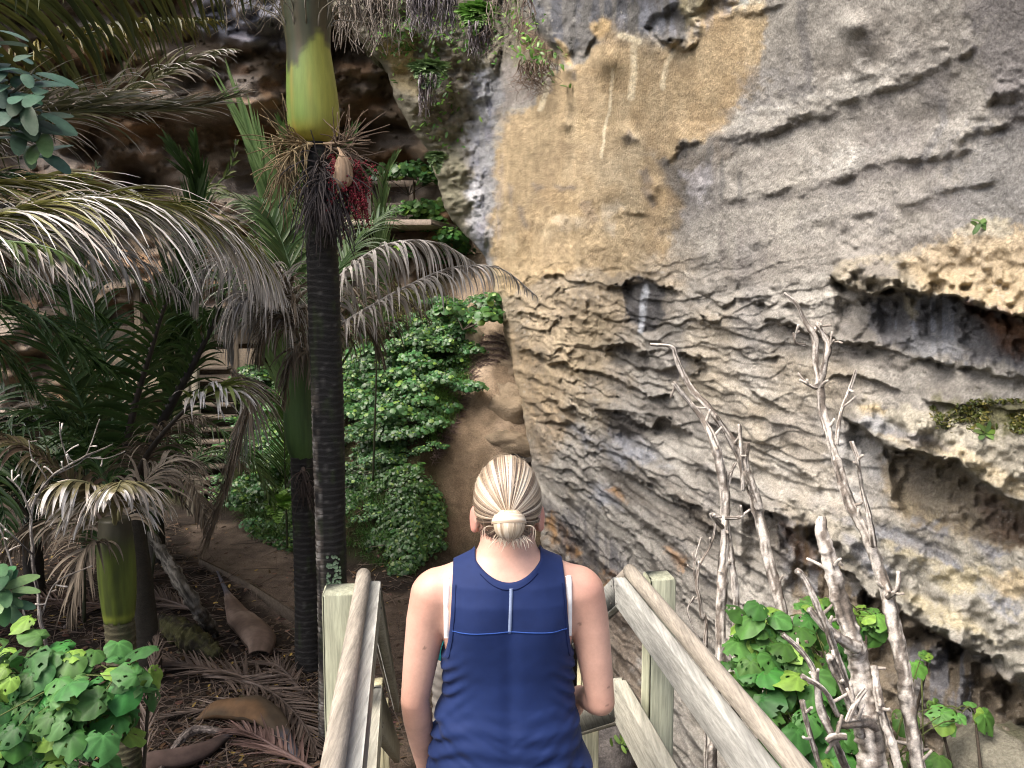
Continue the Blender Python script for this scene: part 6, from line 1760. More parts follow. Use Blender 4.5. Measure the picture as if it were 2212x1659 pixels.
# ground cover and grass on the bank: nobody could count it
gm = MB(); rg = RS(63)
COV = [(530, 1000), (560, 800), (700, 800), (900, 760), (1030, 740), (1000, 830), (960, 930), (930, 1010), (960, 1100), (960, 1190), (880, 1250), (760, 1230), (600, 1190), (535, 1160)]
P = bank_pts(26000, COV, rg); n = len(P)
dens = fbm(P * A(.9, .9, 0), 4, 66); P = P[dens > -.30]; n = len(P)
N = norm(bank_normal(P) * .6 + A(0, -.3, .5) + rg.randn(n, 3) * .4)
P = P + N * rg.uniform(.01, .09, (n, 1)) + UP * (.22 * rg.rand(n, 1) ** 2 * sstep(-.1, .5, fbm(P * 1.4, 3, 67))[:, None])
put_leaves(gm, [simple_template(6, True), simple_template(6, False)], P, N, norm(A(0, -.5, -.5) + rg.randn(n, 3) * .6), rg.uniform(.035, .085, n), leaf_cols(n, A(.044, .108, .026), rg, .1, A(.12, .2, .03)))
o = gm.build("ground_cover", M_LEAF, base=A(-1.5, 11.5, -1)); tag(o, "low leafy cover and moss over the bank", "ground cover", kind="stuff")

def grass(name, label, pts, nblade, L, cols_, seed, w=.012, kind="stuff", cat="grass"):
    r = RS(seed); mb = MB(); m = len(pts) * nblade
    b = np.repeat(pts, nblade, 0) + r.randn(m, 3) * A(.06, .06, .01)
    d = norm(r.randn(m, 3) * A(.6, .6, .2) + A(0, -.35, 1.0)); ll = L * r.uniform(.5, 1.15, m)
    Q_ = [b]; q = b.copy()
    for j in range(5):
        d = norm(d + A(0, -.05, -.28) * (j * .5)); q = q + d * (ll / 5)[:, None]; Q_.append(q)
    Q_ = np.stack(Q_, 1)
    s_ = norm(np.cross(norm(r.randn(m, 3) + A(0, -1, .2)), A(0, 0, 1)) + 1e-6)
    ww = w * np.array([.8, 1, .9, .7, .4, .05]) / 2
    G_ = np.stack([Q_ + s_[:, None] * ww[None, :, None], Q_ - s_[:, None] * ww[None, :, None]], 2)      # m,6,2,3
    ids = np.arange(m * 12).reshape(m, 6, 2)
    q4 = np.stack([ids[:, :-1, 0], ids[:, :-1, 1], ids[:, 1:, 1], ids[:, 1:, 0]], -1).reshape(-1, 4)
    c = lerp(cols_[0], cols_[1], r.rand(m, 1)) * r.uniform(.7, 1.2, (m, 1)); c = np.repeat(c[:, None], 12, 1).reshape(-1, 3)
    mb.add(G_.reshape(-1, 3), q4, None, c)
    o = mb.build(name, M_FROND, base=pts.mean(0)); tag(o, label, cat, kind=kind); return o
grass("grass", "long green grass on the bank edge beside the path", bank_pts(150, [(535, 870), (620, 860), (640, 1160), (600, 1170), (540, 1130)], rg), 22, .42, (A(.05, .11, .02), A(.10, .17, .035)), 81)
grass("grass", "strappy grass high on the bank under the hanging fronds", bank_pts(70, [(760, 700), (860, 640), (950, 640), (930, 700), (850, 740), (770, 790)], rg), 16, .5, (A(.09, .13, .03), A(.20, .19, .07)), 82, .02)
grass("grass", "fine grass and moss along the foot of the bank", bank_pts(170, [(740, 1060), (850, 1040), (950, 1120), (880, 1250), (760, 1215)], rg), 18, .16, (A(.03, .09, .012), A(.06, .14, .025)), 83, .008)
grass("grass", "short grass on the upper right edge of the bank", bank_pts(150, [(950, 800), (1030, 740), (1020, 800), (980, 900), (950, 960), (920, 960)], rg), 18, .2, (A(.06, .15, .02), A(.11, .21, .04)), 84, .008)
grass("grass", "bright grass behind the bare posts of the far stair", bank_pts(60, [(300, 950), (400, 930), (400, 1080), (320, 1060)], rg), 20, .35, (A(.05, .14, .02), A(.12, .24, .04)), 85)

# ferns hanging from the rock
def fern(label, p0, ends, L, col, seed):
    t = thing("fern", label, "fern", at(*p0))
    for k, e in enumerate(ends):
        a, b = at(*p0), at(*e); m = lerp(a, b, .5) + UP * .10 * np.linalg.norm(b - a) + A(0, -.1, 0)
        frond_w("frond", t, np.array([a, m, b]), L, 26, (72, 55), .35, L * .28, col, seed=seed + k, rr=.006, start=.05, seg=4, mess=.04, lprof=([0, .25, 1], [.8, 1, .12]))
    return t
FG = (A(.10, .17, .075), A(.16, .24, .10))
fern("pale green fern hanging from the mossy rock beside the yellow face", (925, 150, 11.8), [(900, 165, 11.4), (915, 190, 11.3), (940, 190, 11.3), (965, 165, 11.4), (955, 140, 11.6), (905, 140, 11.6)], .30, FG, 701)
fern("fresh green fern at the top of the rock above the hanging roots", (1030, 30, 10.6), [(1005, 55, 10.3), (1025, 75, 10.2), (1060, 60, 10.2), (1065, 30, 10.3), (1010, 15, 10.4), (1045, 10, 10.4)], .28, (A(.10, .22, .04), A(.17, .30, .08)), 711)
fern("small fern at the foot of the mossy rock beside the cave", (945, 340, 12.2), [(930, 360, 11.9), (945, 375, 11.9), (950, 350, 11.9), (935, 330, 12)], .2, FG, 721)
fern("fern on the bank beside the black trunk", (610, 1090, 10.9), [(585, 1085, 10.6), (580, 1110, 10.5), (625, 1100, 10.4), (600, 1130, 10.3), (615, 1060, 10.8)], .22, (A(.10, .22, .03), A(.18, .30, .06)), 731)
fern("spreading fern at the upper edge of the bank under the dead frond", (790, 640, 15.0), [(760, 680, 14.6), (790, 700, 14.5), (830, 690, 14.5), (840, 650, 14.6)], .3, FG, 741)

# hanging root curtains and dead fern skirts on the rock
def root_mat(label, x0, x1, y0, y1, Y, n, cols_, seed, spread=6, r0=.006):
    r = RS(seed); mb = MB()
    for k in range(n):
        x = r.uniform(x0, x1); y = y0 + r.uniform(-8, 8); l_ = (y1 - y0) * r.uniform(.35, 1.05)
        P = [at(x + r.uniform(-spread, spread) * j / 4 * .7, y + l_ * j / 5, Y - .05 * r.rand() + .02 * j + r.uniform(-.25, .05)) for j in range(6)]
        mb.tube(spline(np.array(P), 10), np.linspace(r0, r0 * .3, 10) * r.uniform(.5, 1.5), lerp(cols_[0], cols_[1], r.rand()), 4, cap=False)
    o = mb.build("hanging_roots", M_DEAD, base=at((x0 + x1) / 2, y0, Y)); tag(o, label, "roots"); return o
RG_ = (A(.12, .105, .11), A(.30, .275, .285))
root_mat("curtain of grey hanging roots at the top edge left of the fern", 880, 985, -40, 85, 10.9, 150, RG_, 751, 14, .010)
root_mat("tuft of grey roots hanging below the fresh green fern", 1010, 1062, 50, 125, 10.4, 60, RG_, 752, 10, .010)
root_mat("grey root tuft hanging below the pale fern", 905, 945, 165, 250, 11.5, 50, RG_, 753, 8, .010)
root_mat("skirt of dead brown leaves hanging from the top edge right of the crownshaft", 730, 860, -60, 110, 11.5, 170, (A(.12, .095, .07), A(.33, .29, .25)), 754, 26, .012)
root_mat("dry leaf ribbons hanging from the top edge in front of the cave", 430, 610, -60, 70, 6.6, 40, (A(.2, .16, .12), A(.42, .37, .32)), 755, 30, .006)
root_mat("tangle of thin brown roots on the brow left of the yellow face", 1120, 1190, 135, 215, 9.7, 70, (A(.13, .09, .065), A(.25, .19, .15)), 756, 40, .005)
root_mat("thin dead stalks standing over the brow at the top", 1060, 1150, -20, 130, 10.2, 36, (A(.15, .11, .09), A(.33, .28, .24)), 757, 50, .005)
# tiny creeping greens on the brow
mb = MB(); r_ = RS(76)
bxp = np.concatenate([r_.normal(870, 40, 170), r_.normal(985, 35, 110), r_.normal(1110, 40, 100), r_.normal(1165, 30, 60), r_.normal(950, 25, 110)]); byp = np.concatenate([r_.normal(80, 45, 170), r_.normal(60, 40, 110), r_.normal(60, 40, 100), r_.normal(130, 25, 60), r_.normal(230, 60, 110)])
iy = np.clip(np.searchsorted(rows, byp), 0, len(rows) - 1)
P = []
for a, b, k in zip(bxp, byp, iy):
    j = np.searchsorted(PX[k], a); 
    if j <= 2 or j >= PX.shape[1]: continue
    P.append(at(a, b, Yf[k, j] - .05 - .12 * r_.rand()))
P = np.array(P); n = len(P)
put_leaves(mb, OT, P, norm(A(-.2, -.6, .6) + r_.randn(n, 3) * .4), norm(A(0, -.2, -.6) + r_.randn(n, 3) * .7), r_.uniform(.06, .12, n), leaf_cols(n, A(.09, .20, .035), r_, .2, A(.2, .33, .07)))
o = mb.build("creeping_plants", M_LEAF, base=P.mean(0)); tag(o, "sprigs of small green creepers over the brow of the cliff", "creeper", kind="stuff")

# ---- bare dead stems on the right
def stem_tree(label, root, limbs, seed, cat="dead shrub", thin=.78, tint=1.22):
    """limbs: (list of photo points x, y, depth, radius px)"""
    r = RS(seed); t = thing("dead_shrub", label, cat, root)
    for k, L_ in enumerate(limbs):
        a = np.array(L_, float)
        P = at(a[:, 0], a[:, 1], a[:, 2]); R = a[:, 3] * a[:, 2] / FPX
        P = P + (0 if len(L_) < 4 else 1) * .004 * r.randn(len(P), 3)
        if k == 0 and a[0, 2] < 4.5:
            P = np.vstack([A(P[0, 0], P[0, 1], float(gz(P[0, 0], P[0, 1])) - .06), P]); R = np.r_[R[0] * 1.1, R]
        ln_ = np.linalg.norm(np.diff(P, axis=0), axis=1).sum()
        D_ = spline(np.concatenate([P, R[:, None]], 1), int(np.clip(ln_ / .007, 16, 260)))
        C = D_[:, :3] + .005 * fbm(D_[:, :3] * 7, 3, seed + k)[:, None] * r.randn(3)
        s_ = np.cumsum(np.r_[0, np.linalg.norm(np.diff(C, axis=0), axis=1)])
        R = D_[:, 3] * thin * (1 + .10 * fbm(np.stack([s_ * 9, s_ * 0 + k, s_ * 0], -1), 3, seed + 2))
        for u in np.cumsum(r.uniform(.05, .15, 40)):
            R = R * (1 + r.uniform(.03, .20) * np.exp(-((s_ - u) / r.uniform(.004, .010)) ** 2))
        mb = MB()
        n_ = len(C); kk = 16; a_ = np.linspace(0, 2 * np.pi, kk, endpoint=False)
        q = np.stack([np.cos(a_)[None] * 1.6 + 0 * s_[:, None], np.sin(a_)[None] * 1.6 + 0 * s_[:, None], s_[:, None] * 9 + 0 * a_[None] + k * 5], -1)
        m = sstep(-.12, .22, fbm(q, 5, seed + 7, .65)); cr = sstep(.25, .5, fbm(q * A(3.5, 3.5, .8), 4, seed + 8))
        cc = lerp(A(.15, .128, .108), A(.50, .465, .42), m[..., None]) * tint
        cc = cc * (1 - .72 * cr[..., None]) * (1 + .25 * vnoise(q * A(4, 4, 5), seed + 9))[..., None]
        mb.tube(C, R, np.clip(cc, .02, .8), kk, wob=.16, seed=seed + k)
        # blunt cut twig stubs
        for j in range(int(2 + s_[-1] * 3)):
            i = r.randint(2, n_ - 1); d = norm(r.randn(3) + A(0, -.3, .9)); l_ = r.uniform(.02, .07)
            mb.tube(spline([C[i], C[i] + d * (R[i] + l_ * .5), C[i] + d * (R[i] + l_) + r.randn(3) * .006], 6), np.linspace(min(.009, R[i] * .6), .005, 6), lerp(A(.3, .26, .22), A(.55, .51, .46), r.rand()), 6)
        mb.build("stem", M_BARK, t)
    return t
rt = at(1890, 1800, 2.75); rt[2] = float(gz(rt[0], rt[1])) - .05
stem_tree("thick knobbly bare shrub with pale lichened stems leaning over the right handrail", rt, [
    [(1895, 1800, 2.75, 44), (1885, 1640, 2.8, 40), (1872, 1540, 2.85, 34), (1855, 1430, 2.9, 30), (1838, 1370, 2.9, 28), (1812, 1290, 2.95, 24), (1790, 1220, 2.98, 21), (1775, 1150, 3.0, 17), (1776, 1113, 3.0, 9)],
    [(1862, 1590, 2.75, 13), (1830, 1500, 2.7, 12), (1800, 1390, 2.7, 11), (1775, 1330, 2.7, 10), (1740, 1250, 2.7, 9), (1722, 1225, 2.7, 8)],
    [(1850, 1400, 2.85, 18), (1790, 1360, 2.8, 13), (1748, 1315, 2.8, 10)],
    [(1860, 1580, 2.7, 12), (1830, 1500, 2.65, 12), (1800, 1440, 2.65, 13), (1793, 1420, 2.65, 12)],
    [(1840, 1690, 2.6, 12), (1800, 1600, 2.55, 11), (1770, 1530, 2.55, 12), (1755, 1460, 2.55, 9), (1735, 1415, 2.55, 8), (1695, 1375, 2.55, 7)],
    [(1820, 1570, 2.6, 11), (1845, 1565, 2.55, 14), (1880, 1560, 2.6, 16), (1895, 1575, 2.6, 10)],
    [(1830, 1590, 2.5, 11), (1805, 1590, 2.5, 11), (1792, 1600, 2.5, 9)],
    [(1830, 1560, 2.5, 8), (1850, 1515, 2.5, 8), (1870, 1488, 2.5, 7)],
    [(1810, 1545, 2.55, 8), (1780, 1490, 2.5, 7), (1732, 1460, 2.5, 7)],
    [(1790, 1720, 2.5, 8), (1760, 1620, 2.5, 8), (1740, 1560, 2.5, 8), (1730, 1512, 2.5, 8)],
    [(1960, 1740, 2.7, 12), (1930, 1620, 2.75, 12), (1905, 1520, 2.8, 12), (1885, 1440, 2.85, 10)]], 801)
rt2 = at(1985, 1800, 2.9); rt2[2] = float(gz(rt2[0], rt2[1])) - .05
stem_tree("tall bare stem rising past the ochre ledge with clusters of cut twigs", rt2, [
    [(2000, 1800, 2.9, 22), (1975, 1600, 2.95, 21), (1945, 1420, 3.0, 21), (1925, 1330, 3.05, 19), (1912, 1270, 3.1, 18), (1880, 1180, 3.15, 15), (1835, 1080, 3.2, 15), (1800, 980, 3.25, 12), (1780, 890, 3.3, 11), (1772, 845, 3.3, 12), (1763, 770, 3.3, 9), (1755, 730, 3.3, 9), (1735, 690, 3.3, 6), (1722, 655, 3.3, 5), (1690, 635, 3.3, 4)],
    [(1772, 840, 3.3, 9), (1785, 780, 3.25, 8), (1792, 745, 3.25, 9), (1775, 715, 3.25, 6), (1768, 700, 3.25, 5)],
    [(1755, 725, 3.3, 7), (1762, 705, 3.3, 6), (1768, 695, 3.3, 5)], [(1765, 838, 3.3, 6), (1745, 830, 3.3, 5), (1727, 822, 3.3, 4)],
    [(1805, 960, 3.2, 6), (1815, 900, 3.2, 5), (1835, 840, 3.2, 5), (1845, 800, 3.2, 4)],
    [(1890, 1180, 3.1, 9), (1880, 1110, 3.1, 7), (1860, 1050, 3.1, 6), (1850, 990, 3.1, 6), (1840, 955, 3.1, 6)],
    [(1918, 1290, 3.05, 9), (1935, 1275, 3.0, 7), (1940, 1235, 3.0, 6)],
    [(1795, 750, 3.25, 4), (1800, 735, 3.2, 3)], [(1740, 745, 3.3, 4), (1720, 740, 3.3, 3), (1714, 718, 3.3, 3)]], 802)
rt3 = at(1545, 1560, 3.5); rt3[2] = float(gz(rt3[0], rt3[1])) - .1
stem_tree("pale peeling bare stem with long upper fork left of the heart-leaved shrub", rt3, [
    [(1540, 1620, 3.4, 15), (1552, 1440, 3.45, 15), (1556, 1330, 3.5, 14), (1560, 1240, 3.5, 14), (1565, 1150, 3.55, 12), (1565, 1060, 3.6, 13), (1545, 970, 3.6, 12), (1525, 915, 3.65, 9), (1490, 870, 3.65, 7), (1452, 825, 3.65, 7)],
    [(1562, 1140, 3.55, 7), (1535, 1112, 3.5, 5), (1545, 1110, 3.5, 4)], [(1566, 1120, 3.5, 5), (1595, 1118, 3.5, 5), (1608, 1110, 3.5, 5)],
    [(1570, 1060, 3.6, 6), (1580, 1020, 3.6, 5), (1590, 1000, 3.6, 4)]], 803)
rt4 = at(1680, 1520, 3.6); rt4[2] = float(gz(rt4[0], rt4[1])) - .1
stem_tree("bare stem forking behind the shrub, its long arm hooked to the left", rt4, [
    [(1700, 1540, 3.5, 17), (1690, 1360, 3.6, 16), (1668, 1240, 3.65, 16), (1650, 1150, 3.7, 16), (1630, 1080, 3.75, 15), (1600, 990, 3.8, 12), (1570, 935, 3.8, 10), (1530, 880, 3.8, 9), (1490, 835, 3.85, 8), (1462, 775, 3.85, 7), (1450, 752, 3.85, 6), (1408, 744, 3.85, 4)],
    [(1640, 1100, 3.7, 11), (1612, 1010, 3.7, 9), (1612, 955, 3.7, 10)],
    [(1605, 1060, 3.7, 6), (1600, 960, 3.7, 5), (1598, 915, 3.7, 5)],
    [(1592, 1640, 3.5, 11), (1590, 1400, 3.6, 11), (1588, 1300, 3.6, 10), (1580, 1200, 3.65, 9), (1572, 1130, 3.65, 8)]], 804)
rt5 = at(1525, 1420, 4.0); rt5[2] = float(gz(rt5[0], rt5[1]))
stem_tree("thin twiggy grey stem against the rock beside the right post", rt5, [
    [(1525, 1440, 4.0, 5), (1518, 1330, 4.0, 5), (1505, 1270, 4.0, 5), (1512, 1220, 4.0, 4), (1535, 1170, 4.0, 3), (1545, 1120, 4.0, 3)],
    [(1503, 1255, 4.0, 4), (1500, 1220, 4.0, 3), (1515, 1160, 4.0, 2.5)], [(1500, 1290, 4.0, 3), (1486, 1320, 4.0, 2.5), (1500, 1360, 4.0, 2), (1515, 1390, 4, 2)]], 805)
# thin pale twigs at the lower left
rl = at(60, 1420, 4.2); rl[2] = float(gz(rl[0], rl[1]))
stem_tree("thin pale leafless twigs at the left edge in front of the short palm", rl, [
    [(95, 1400, 4.0, 7), (80, 1250, 4.0, 7), (70, 1160, 4.0, 6), (68, 1090, 4.0, 5), (110, 1030, 4.0, 4), (160, 1000, 4.0, 4), (240, 960, 4.0, 3)],
    [(70, 1120, 4.0, 4), (45, 1060, 4.0, 3.5), (15, 1030, 4.0, 3)], [(150, 1005, 4.0, 3), (132, 950, 4.0, 3), (128, 910, 4.0, 2.5)],
    [(120, 1025, 4.0, 3), (180, 990, 4.0, 2.5), (215, 905, 4.0, 2)], [(75, 1200, 4.0, 4), (30, 1160, 3.9, 3), (0, 1130, 3.9, 3)], [(90, 1330, 4.0, 4), (120, 1260, 4.0, 3), (200, 1220, 4.0, 2.5)],
    [(100, 1040, 4.0, 3), (70, 990, 4.0, 2.5), (62, 950, 4.0, 2.2)], [(60, 1350, 4.0, 5), (20, 1200, 4.0, 4), (-20, 1100, 4.0, 3)], [(180, 985, 4, 2.5), (225, 990, 4, 2), (270, 975, 4, 1.8)]], 806, thin=.55, tint=.6)
# ------------------------------------------------------------------ things on the ground
FR = RS(900)
def G3(px, py, h=.03):
    """point on the flat floor of the hollow under a photo position"""
    x, y = gpt(px, py); return A(x, y, float(gz(x, y)) + h)
FL = "fallen brown palm frond"
def fallen(label, pts, L, n, col, seed, w=.02, ang=(40, 18)):
    P = np.array([G3(*p) for p in pts])
    t = thing("fallen_frond", label, "fallen frond", P[0], "fallen fronds on the dark ground")
    frond_w("frond", t, P, L, n, ang, .15, w, col, seed=seed, rr=.02, mess=.10, fold=.10, start=.12)
    return t
LBR = (A(.075, .055, .044), A(.175, .135, .11))
fallen("fallen frond spread in a broad fan beside the corner shrub", [(620, 1520, .06), (520, 1475, .08), (420, 1450, .08), (330, 1420, .05)], .5, 60, LBR, 1, .022)
fallen("fallen frond running down to the left handrail post", [(440, 1470, .1), (560, 1500, .1), (640, 1560, .08), (690, 1640, .05)], .5, 60, LBR, 2, .02)
fallen("fallen frond with pale midrib lying across the bare soil", [(680, 1500, .05), (560, 1530, .06), (430, 1540, .06), (330, 1545, .05)], .32, 44, LBR, 3, .018, (30, 14))
fallen("fallen frond under the short palm, spread to the left", [(300, 1330, .06), (200, 1320, .08), (100, 1310, .08), (0, 1290, .06)], .5, 60, (A(.10, .065, .05), A(.18, .12, .09)), 4, .022)
fallen("fallen frond behind the short palm stem", [(140, 1370, .06), (240, 1290, .06), (370, 1250, .06), (440, 1235, .05)], .4, 50, (A(.08, .06, .05), A(.16, .115, .09)), 5)
fallen("fallen frond beside the leaning mossy log", [(440, 1330, .05), (350, 1310, .06), (270, 1290, .06)], .38, 46, LBR, 6)
fallen("fallen frond at the bottom edge beside the left handrail", [(690, 1690, .06), (600, 1640, .1), (520, 1600, .1), (470, 1610, .06)], .4, 46, (A(.10, .06, .05), A(.2, .13, .11)), 7)
fallen("fallen frond standing on edge behind the corner shrub", [(300, 1700, .05), (320, 1600, .25), (335, 1520, .4), (345, 1440, .55)], .3, 44, LBR, 8, .016, (24, 10))
fallen("grey fallen frond at the foot of the black palm trunk", [(650, 1500, .05), (600, 1450, .08), (540, 1440, .06)], .3, 36, LBR, 9, .016)

# cast-off leaf sheaths of the palms
def sheath(label, pts, wid, col0, col1, seed):
    P = spline(np.array([G3(*p) for p in pts]), 26); r = RS(seed)
    t = np.linspace(0, 1, 26)
    W_ = np.interp(t, [0, .1, .35, .62, .75, 1], wid)
    T = norm(np.gradient(P, axis=0)); s_ = norm(np.cross(T, UP)); u = np.cross(s_, T)
    a = np.linspace(-2.3, 2.3, 17)
    G_ = P[:, None] + W_[:, None, None] * (np.sin(a)[None, :, None] * s_[:, None] + (.55 * np.cos(a) + .2)[None, :, None] * u[:, None])
    G_ = G_ + .015 * fbm(G_ * 6, 3, seed)[..., None] * UP
    q = G_ * A(6, 6, 6)
    cc = lerp(col0, col1, sstep(-.3, .5, fbm(q * .6, 4, seed))[..., None]) * (1 + .22 * fbm(np.stack([np.tile(a * 4, (26, 1)), np.tile(t[:, None] * 3, (1, 17)), np.zeros((26, 17))], -1), 3, seed)[..., None])
    cc = lerp(cc, A(.10, .105, .13), sstep(.66, .76, t)[:, None, None] * .8)
    mb = MB(); mb.grid(G_, np.clip(cc, .01, .9)); mb.grid((G_ - u[:, None] * .008)[:, ::-1], np.clip(cc * .6, .01, .9))
    o = mb.build("palm_sheath", M_DEAD, base=P[0]); tag(o, label, "leaf sheath"); return o
sheath("rusty brown curled palm sheath with grey stalk at the bottom left", [(425, 1560, .06), (470, 1555, .1), (540, 1562, .12), (585, 1585, .1), (615, 1610, .08), (640, 1660, .05)], [.02, .10, .15, .10, .05, .045], A(.12, .072, .038), A(.075, .057, .038), 31)
sheath("pale brown spoon-shaped palm sheath lying near the black trunk", [(560, 1425, .05), (565, 1410, .1), (550, 1385, .1), (525, 1355, .08), (510, 1325, .06), (470, 1250, .05)], [.10, .17, .16, .08, .03, .012], A(.20, .15, .12), A(.12, .085, .066), 32)
sheath("dull brown palm sheath lying flat at the bottom edge", [(270, 1690, .05), (340, 1655, .08), (420, 1640, .08), (500, 1600, .06), (560, 1565, .05)], [.08, .13, .12, .06, .02, .012], A(.085, .06, .052), A(.06, .045, .04), 33)
# logs
def log(label, P, R, C0, C1, seed, name="log"):
    D_ = spline(np.concatenate([P, np.array(R)[:, None]], 1), 130)
    L_ = np.cumsum(np.r_[0, np.linalg.norm(np.diff(D_[:, :3], axis=0), axis=1)]); D_[:, 3] *= 1 + .18 * fbm(np.stack([L_ * 7, L_ * 0, L_ * 0 + seed], -1), 4, seed)
    m = sstep(-.2, .5, fbm(D_[:, :3] * 4, 4, seed)); mb = MB()
    
    a_ = np.linspace(0, 2 * np.pi, 30, endpoint=False)
    q = np.stack([np.cos(a_)[None] * 1.8 + 0 * L_[:, None], np.sin(a_)[None] * 1.8 + 0 * L_[:, None], L_[:, None] * 6 + 0 * a_[None]], -1)
    m = sstep(-.15, .35, fbm(q, 5, seed, .65)); cc = lerp(C0, C1, m[..., None]) * (1 - .6 * sstep(.15, .45, fbm(q * A(4, 4, .9), 4, seed + 3))[..., None])
    mb.tube(D_[:, :3], D_[:, 3], np.clip(cc, .01, .8), 30, wob=.30, seed=seed)
    o = mb.build(name, M_BARK, base=P[0]); tag(o, label, "log"); return o
log("grey mossy log leaning down to the ground beside the path", np.array([at(310, 1130, 9.0), at(360, 1210, 8.3), at(410, 1290, 7.9), G3(462, 1370, .02)]), [.045, .06, .068, .06], A(.055, .05, .04), A(.17, .16, .14), 41)
log("yellow-green mossy stump lying in the hollow", np.array([G3(345, 1365, .12), G3(380, 1385, .14), G3(430, 1415, .12), G3(470, 1430, .05)]), [.08, .11, .11, .07], A(.055, .055, .022), A(.03, .027, .018), 42)
log("pale crooked branch lying at the bottom edge left of the handrail", np.array([G3(330, 1700, .08), G3(370, 1640, .12), G3(420, 1600, .12), G3(500, 1600, .08)]), [.02, .025, .03, .015], A(.12, .10, .09), A(.22, .19, .17), 43, "fallen_branch")

# rocks
def rock(label, c, r, col0, col1, seed, rot=0, cat="rock", name="rock"):
    n1_, n2_ = 30, 44
    th = np.linspace(0.02, np.pi - .02, n1_); ph = np.linspace(0, 2 * np.pi, n2_, endpoint=False)
    S_ = np.stack([np.sin(th)[:, None] * np.cos(ph), np.sin(th)[:, None] * np.sin(ph), np.cos(th)[:, None] + 0 * ph], -1)
    S_ = np.sign(S_) * np.abs(S_) ** .85
    f = 1 + .22 * fbm(S_ * 1.3 + seed, 4, seed) + .05 * fbm(S_ * 5, 3, seed + 1)
    G_ = S_ * f[..., None] * np.asarray(r)
    c_, s_ = math.cos(rot), math.sin(rot); G_ = np.stack([G_[..., 0] * c_ - G_[..., 2] * s_, G_[..., 1], G_[..., 0] * s_ + G_[..., 2] * c_], -1) + c
    cc = lerp(col0, col1, sstep(-.3, .5, fbm(G_ * 5, 4, seed + 2))[..., None])
    mb = MB(); mb.grid(G_, cc, wrap=True); o = mb.build(name, M_ROCK, base=np.asarray(c)); tag(o, label, cat); return o
TANR = (A(.27, .215, .15), A(.19, .15, .105))
def surf(px, py):
    """photo ray to the built ground"""
    Ys = np.arange(3.0, 19, .02); W_ = at(px, py, Ys); h = W_[:, 2] < gz(W_[:, 0], W_[:, 1]); return W_[h.argmax()]
rock("rounded tan boulder bulging from the dirt slope beside the cliff", surf(1085, 880) + A(.12, .45, -.10), (.50, .55, .42), *TANR, 51)
rock("lower tan boulder with a dark hollow under it, on the dirt slope", surf(1075, 960) + A(.15, .40, -.08), (.55, .5, .28), TANR[0] * .9, TANR[1] * .8, 52)
rock("dark shadowed rock wedged low on the dirt slope behind the woman", surf(1100, 985) + A(.1, .25, -.05), (.35, .3, .20), A(.09, .08, .07), A(.05, .045, .04), 53)
rock("pale sandstone rock on the bank at the top of the dirt slope", surf(1025, 745) + A(0, .15, -.02), (.22, .25, .30), A(.42, .36, .26), A(.30, .25, .17), 54)
rock("large tan slab at the head of the dirt slope against the cliff", surf(1085, 800) + A(.1, .5, -.12), (.45, .6, .5), *TANR, 55)
rp = at(1305, 1600, 4.3); rock("grey lichened boulder between the right handrail boards", rp + A(0, .1, -.05), (.20, .25, .22), A(.20, .18, .165), A(.11, .10, .095), 56)
rp = at(2170, 1650, 3.2); rock("pale mossy rock in the lower right corner", rp + A(.15, .1, -.15), (.30, .28, .22), A(.22, .21, .165), A(.12, .12, .075), 59)
# succulent sprig on the boulder
mb = MB(); c0 = at(1352, 1595, 4.15); n = 22; r_ = RS(9)
put_leaves(mb, OT, c0 + r_.randn(n, 3) * A(.03, .02, .025), norm(r_.randn(n, 3) * .5 + A(0, -.7, .6)), r_.randn(n, 3), r_.uniform(.035, .055, n), leaf_cols(n, A(.14, .24, .05), r_))
o = mb.build("sprig", M_LEAF, base=c0); tag(o, "small bright green sprig growing on the boulder by the right handrail", "plant")
for lab, x, y, Y, s_, m_ in (("tiny green rosette on the grey wall above the ochre ledge", 2115, 488, 3.2, .05, 6), ("small strappy weed on the ledge at the right edge", 2125, 935, 3.05, .055, 6)):
    mb = MB(); r_ = RS(int(x)); k = np.searchsorted(rows, y); j = np.searchsorted(PX[k], x); c0 = at(x, y, Yf[k, j] - .02)
    a = np.linspace(0, 6.28, m_, endpoint=False)
    d = np.stack([np.cos(a), -.5 + 0 * a, np.sin(a) * .7 + .3], -1)
    put_leaves(mb, OT, c0 + norm(d) * s_ * .5, norm(A(0, -1, .6) + r_.randn(m_, 3) * .3), d, np.full(m_, s_), leaf_cols(m_, A(.10, .17, .05), r_))
    o = mb.build("weed", M_LEAF, base=c0); tag(o, lab, "weed")
# moss tufts on the ledge
mb = MB(); r_ = RS(91); P = []
while len(P) < 700:
    x, y = r_.uniform(2010, 2230), r_.uniform(862, 935)
    k = np.searchsorted(rows, y); j = np.searchsorted(PX[k], x)
    if fbm(A(x / 40, y / 18, 0)[None], 3, 92)[0] > .0 : P.append(at(x, y, Yf[k, j] - .006 - .012 * r_.rand()))
P = np.array(P); n = len(P)
put_leaves(mb, OT, P, norm(r_.randn(n, 3) + A(0, -.5, .8)), r_.randn(n, 3), r_.uniform(.012, .026, n), leaf_cols(n, A(.075, .085, .02), r_, .2, A(.2, .18, .05)))
o = mb.build("moss", M_LEAF, base=P.mean(0)); tag(o, "olive moss on the ledge at the right edge", "moss", kind="stuff")
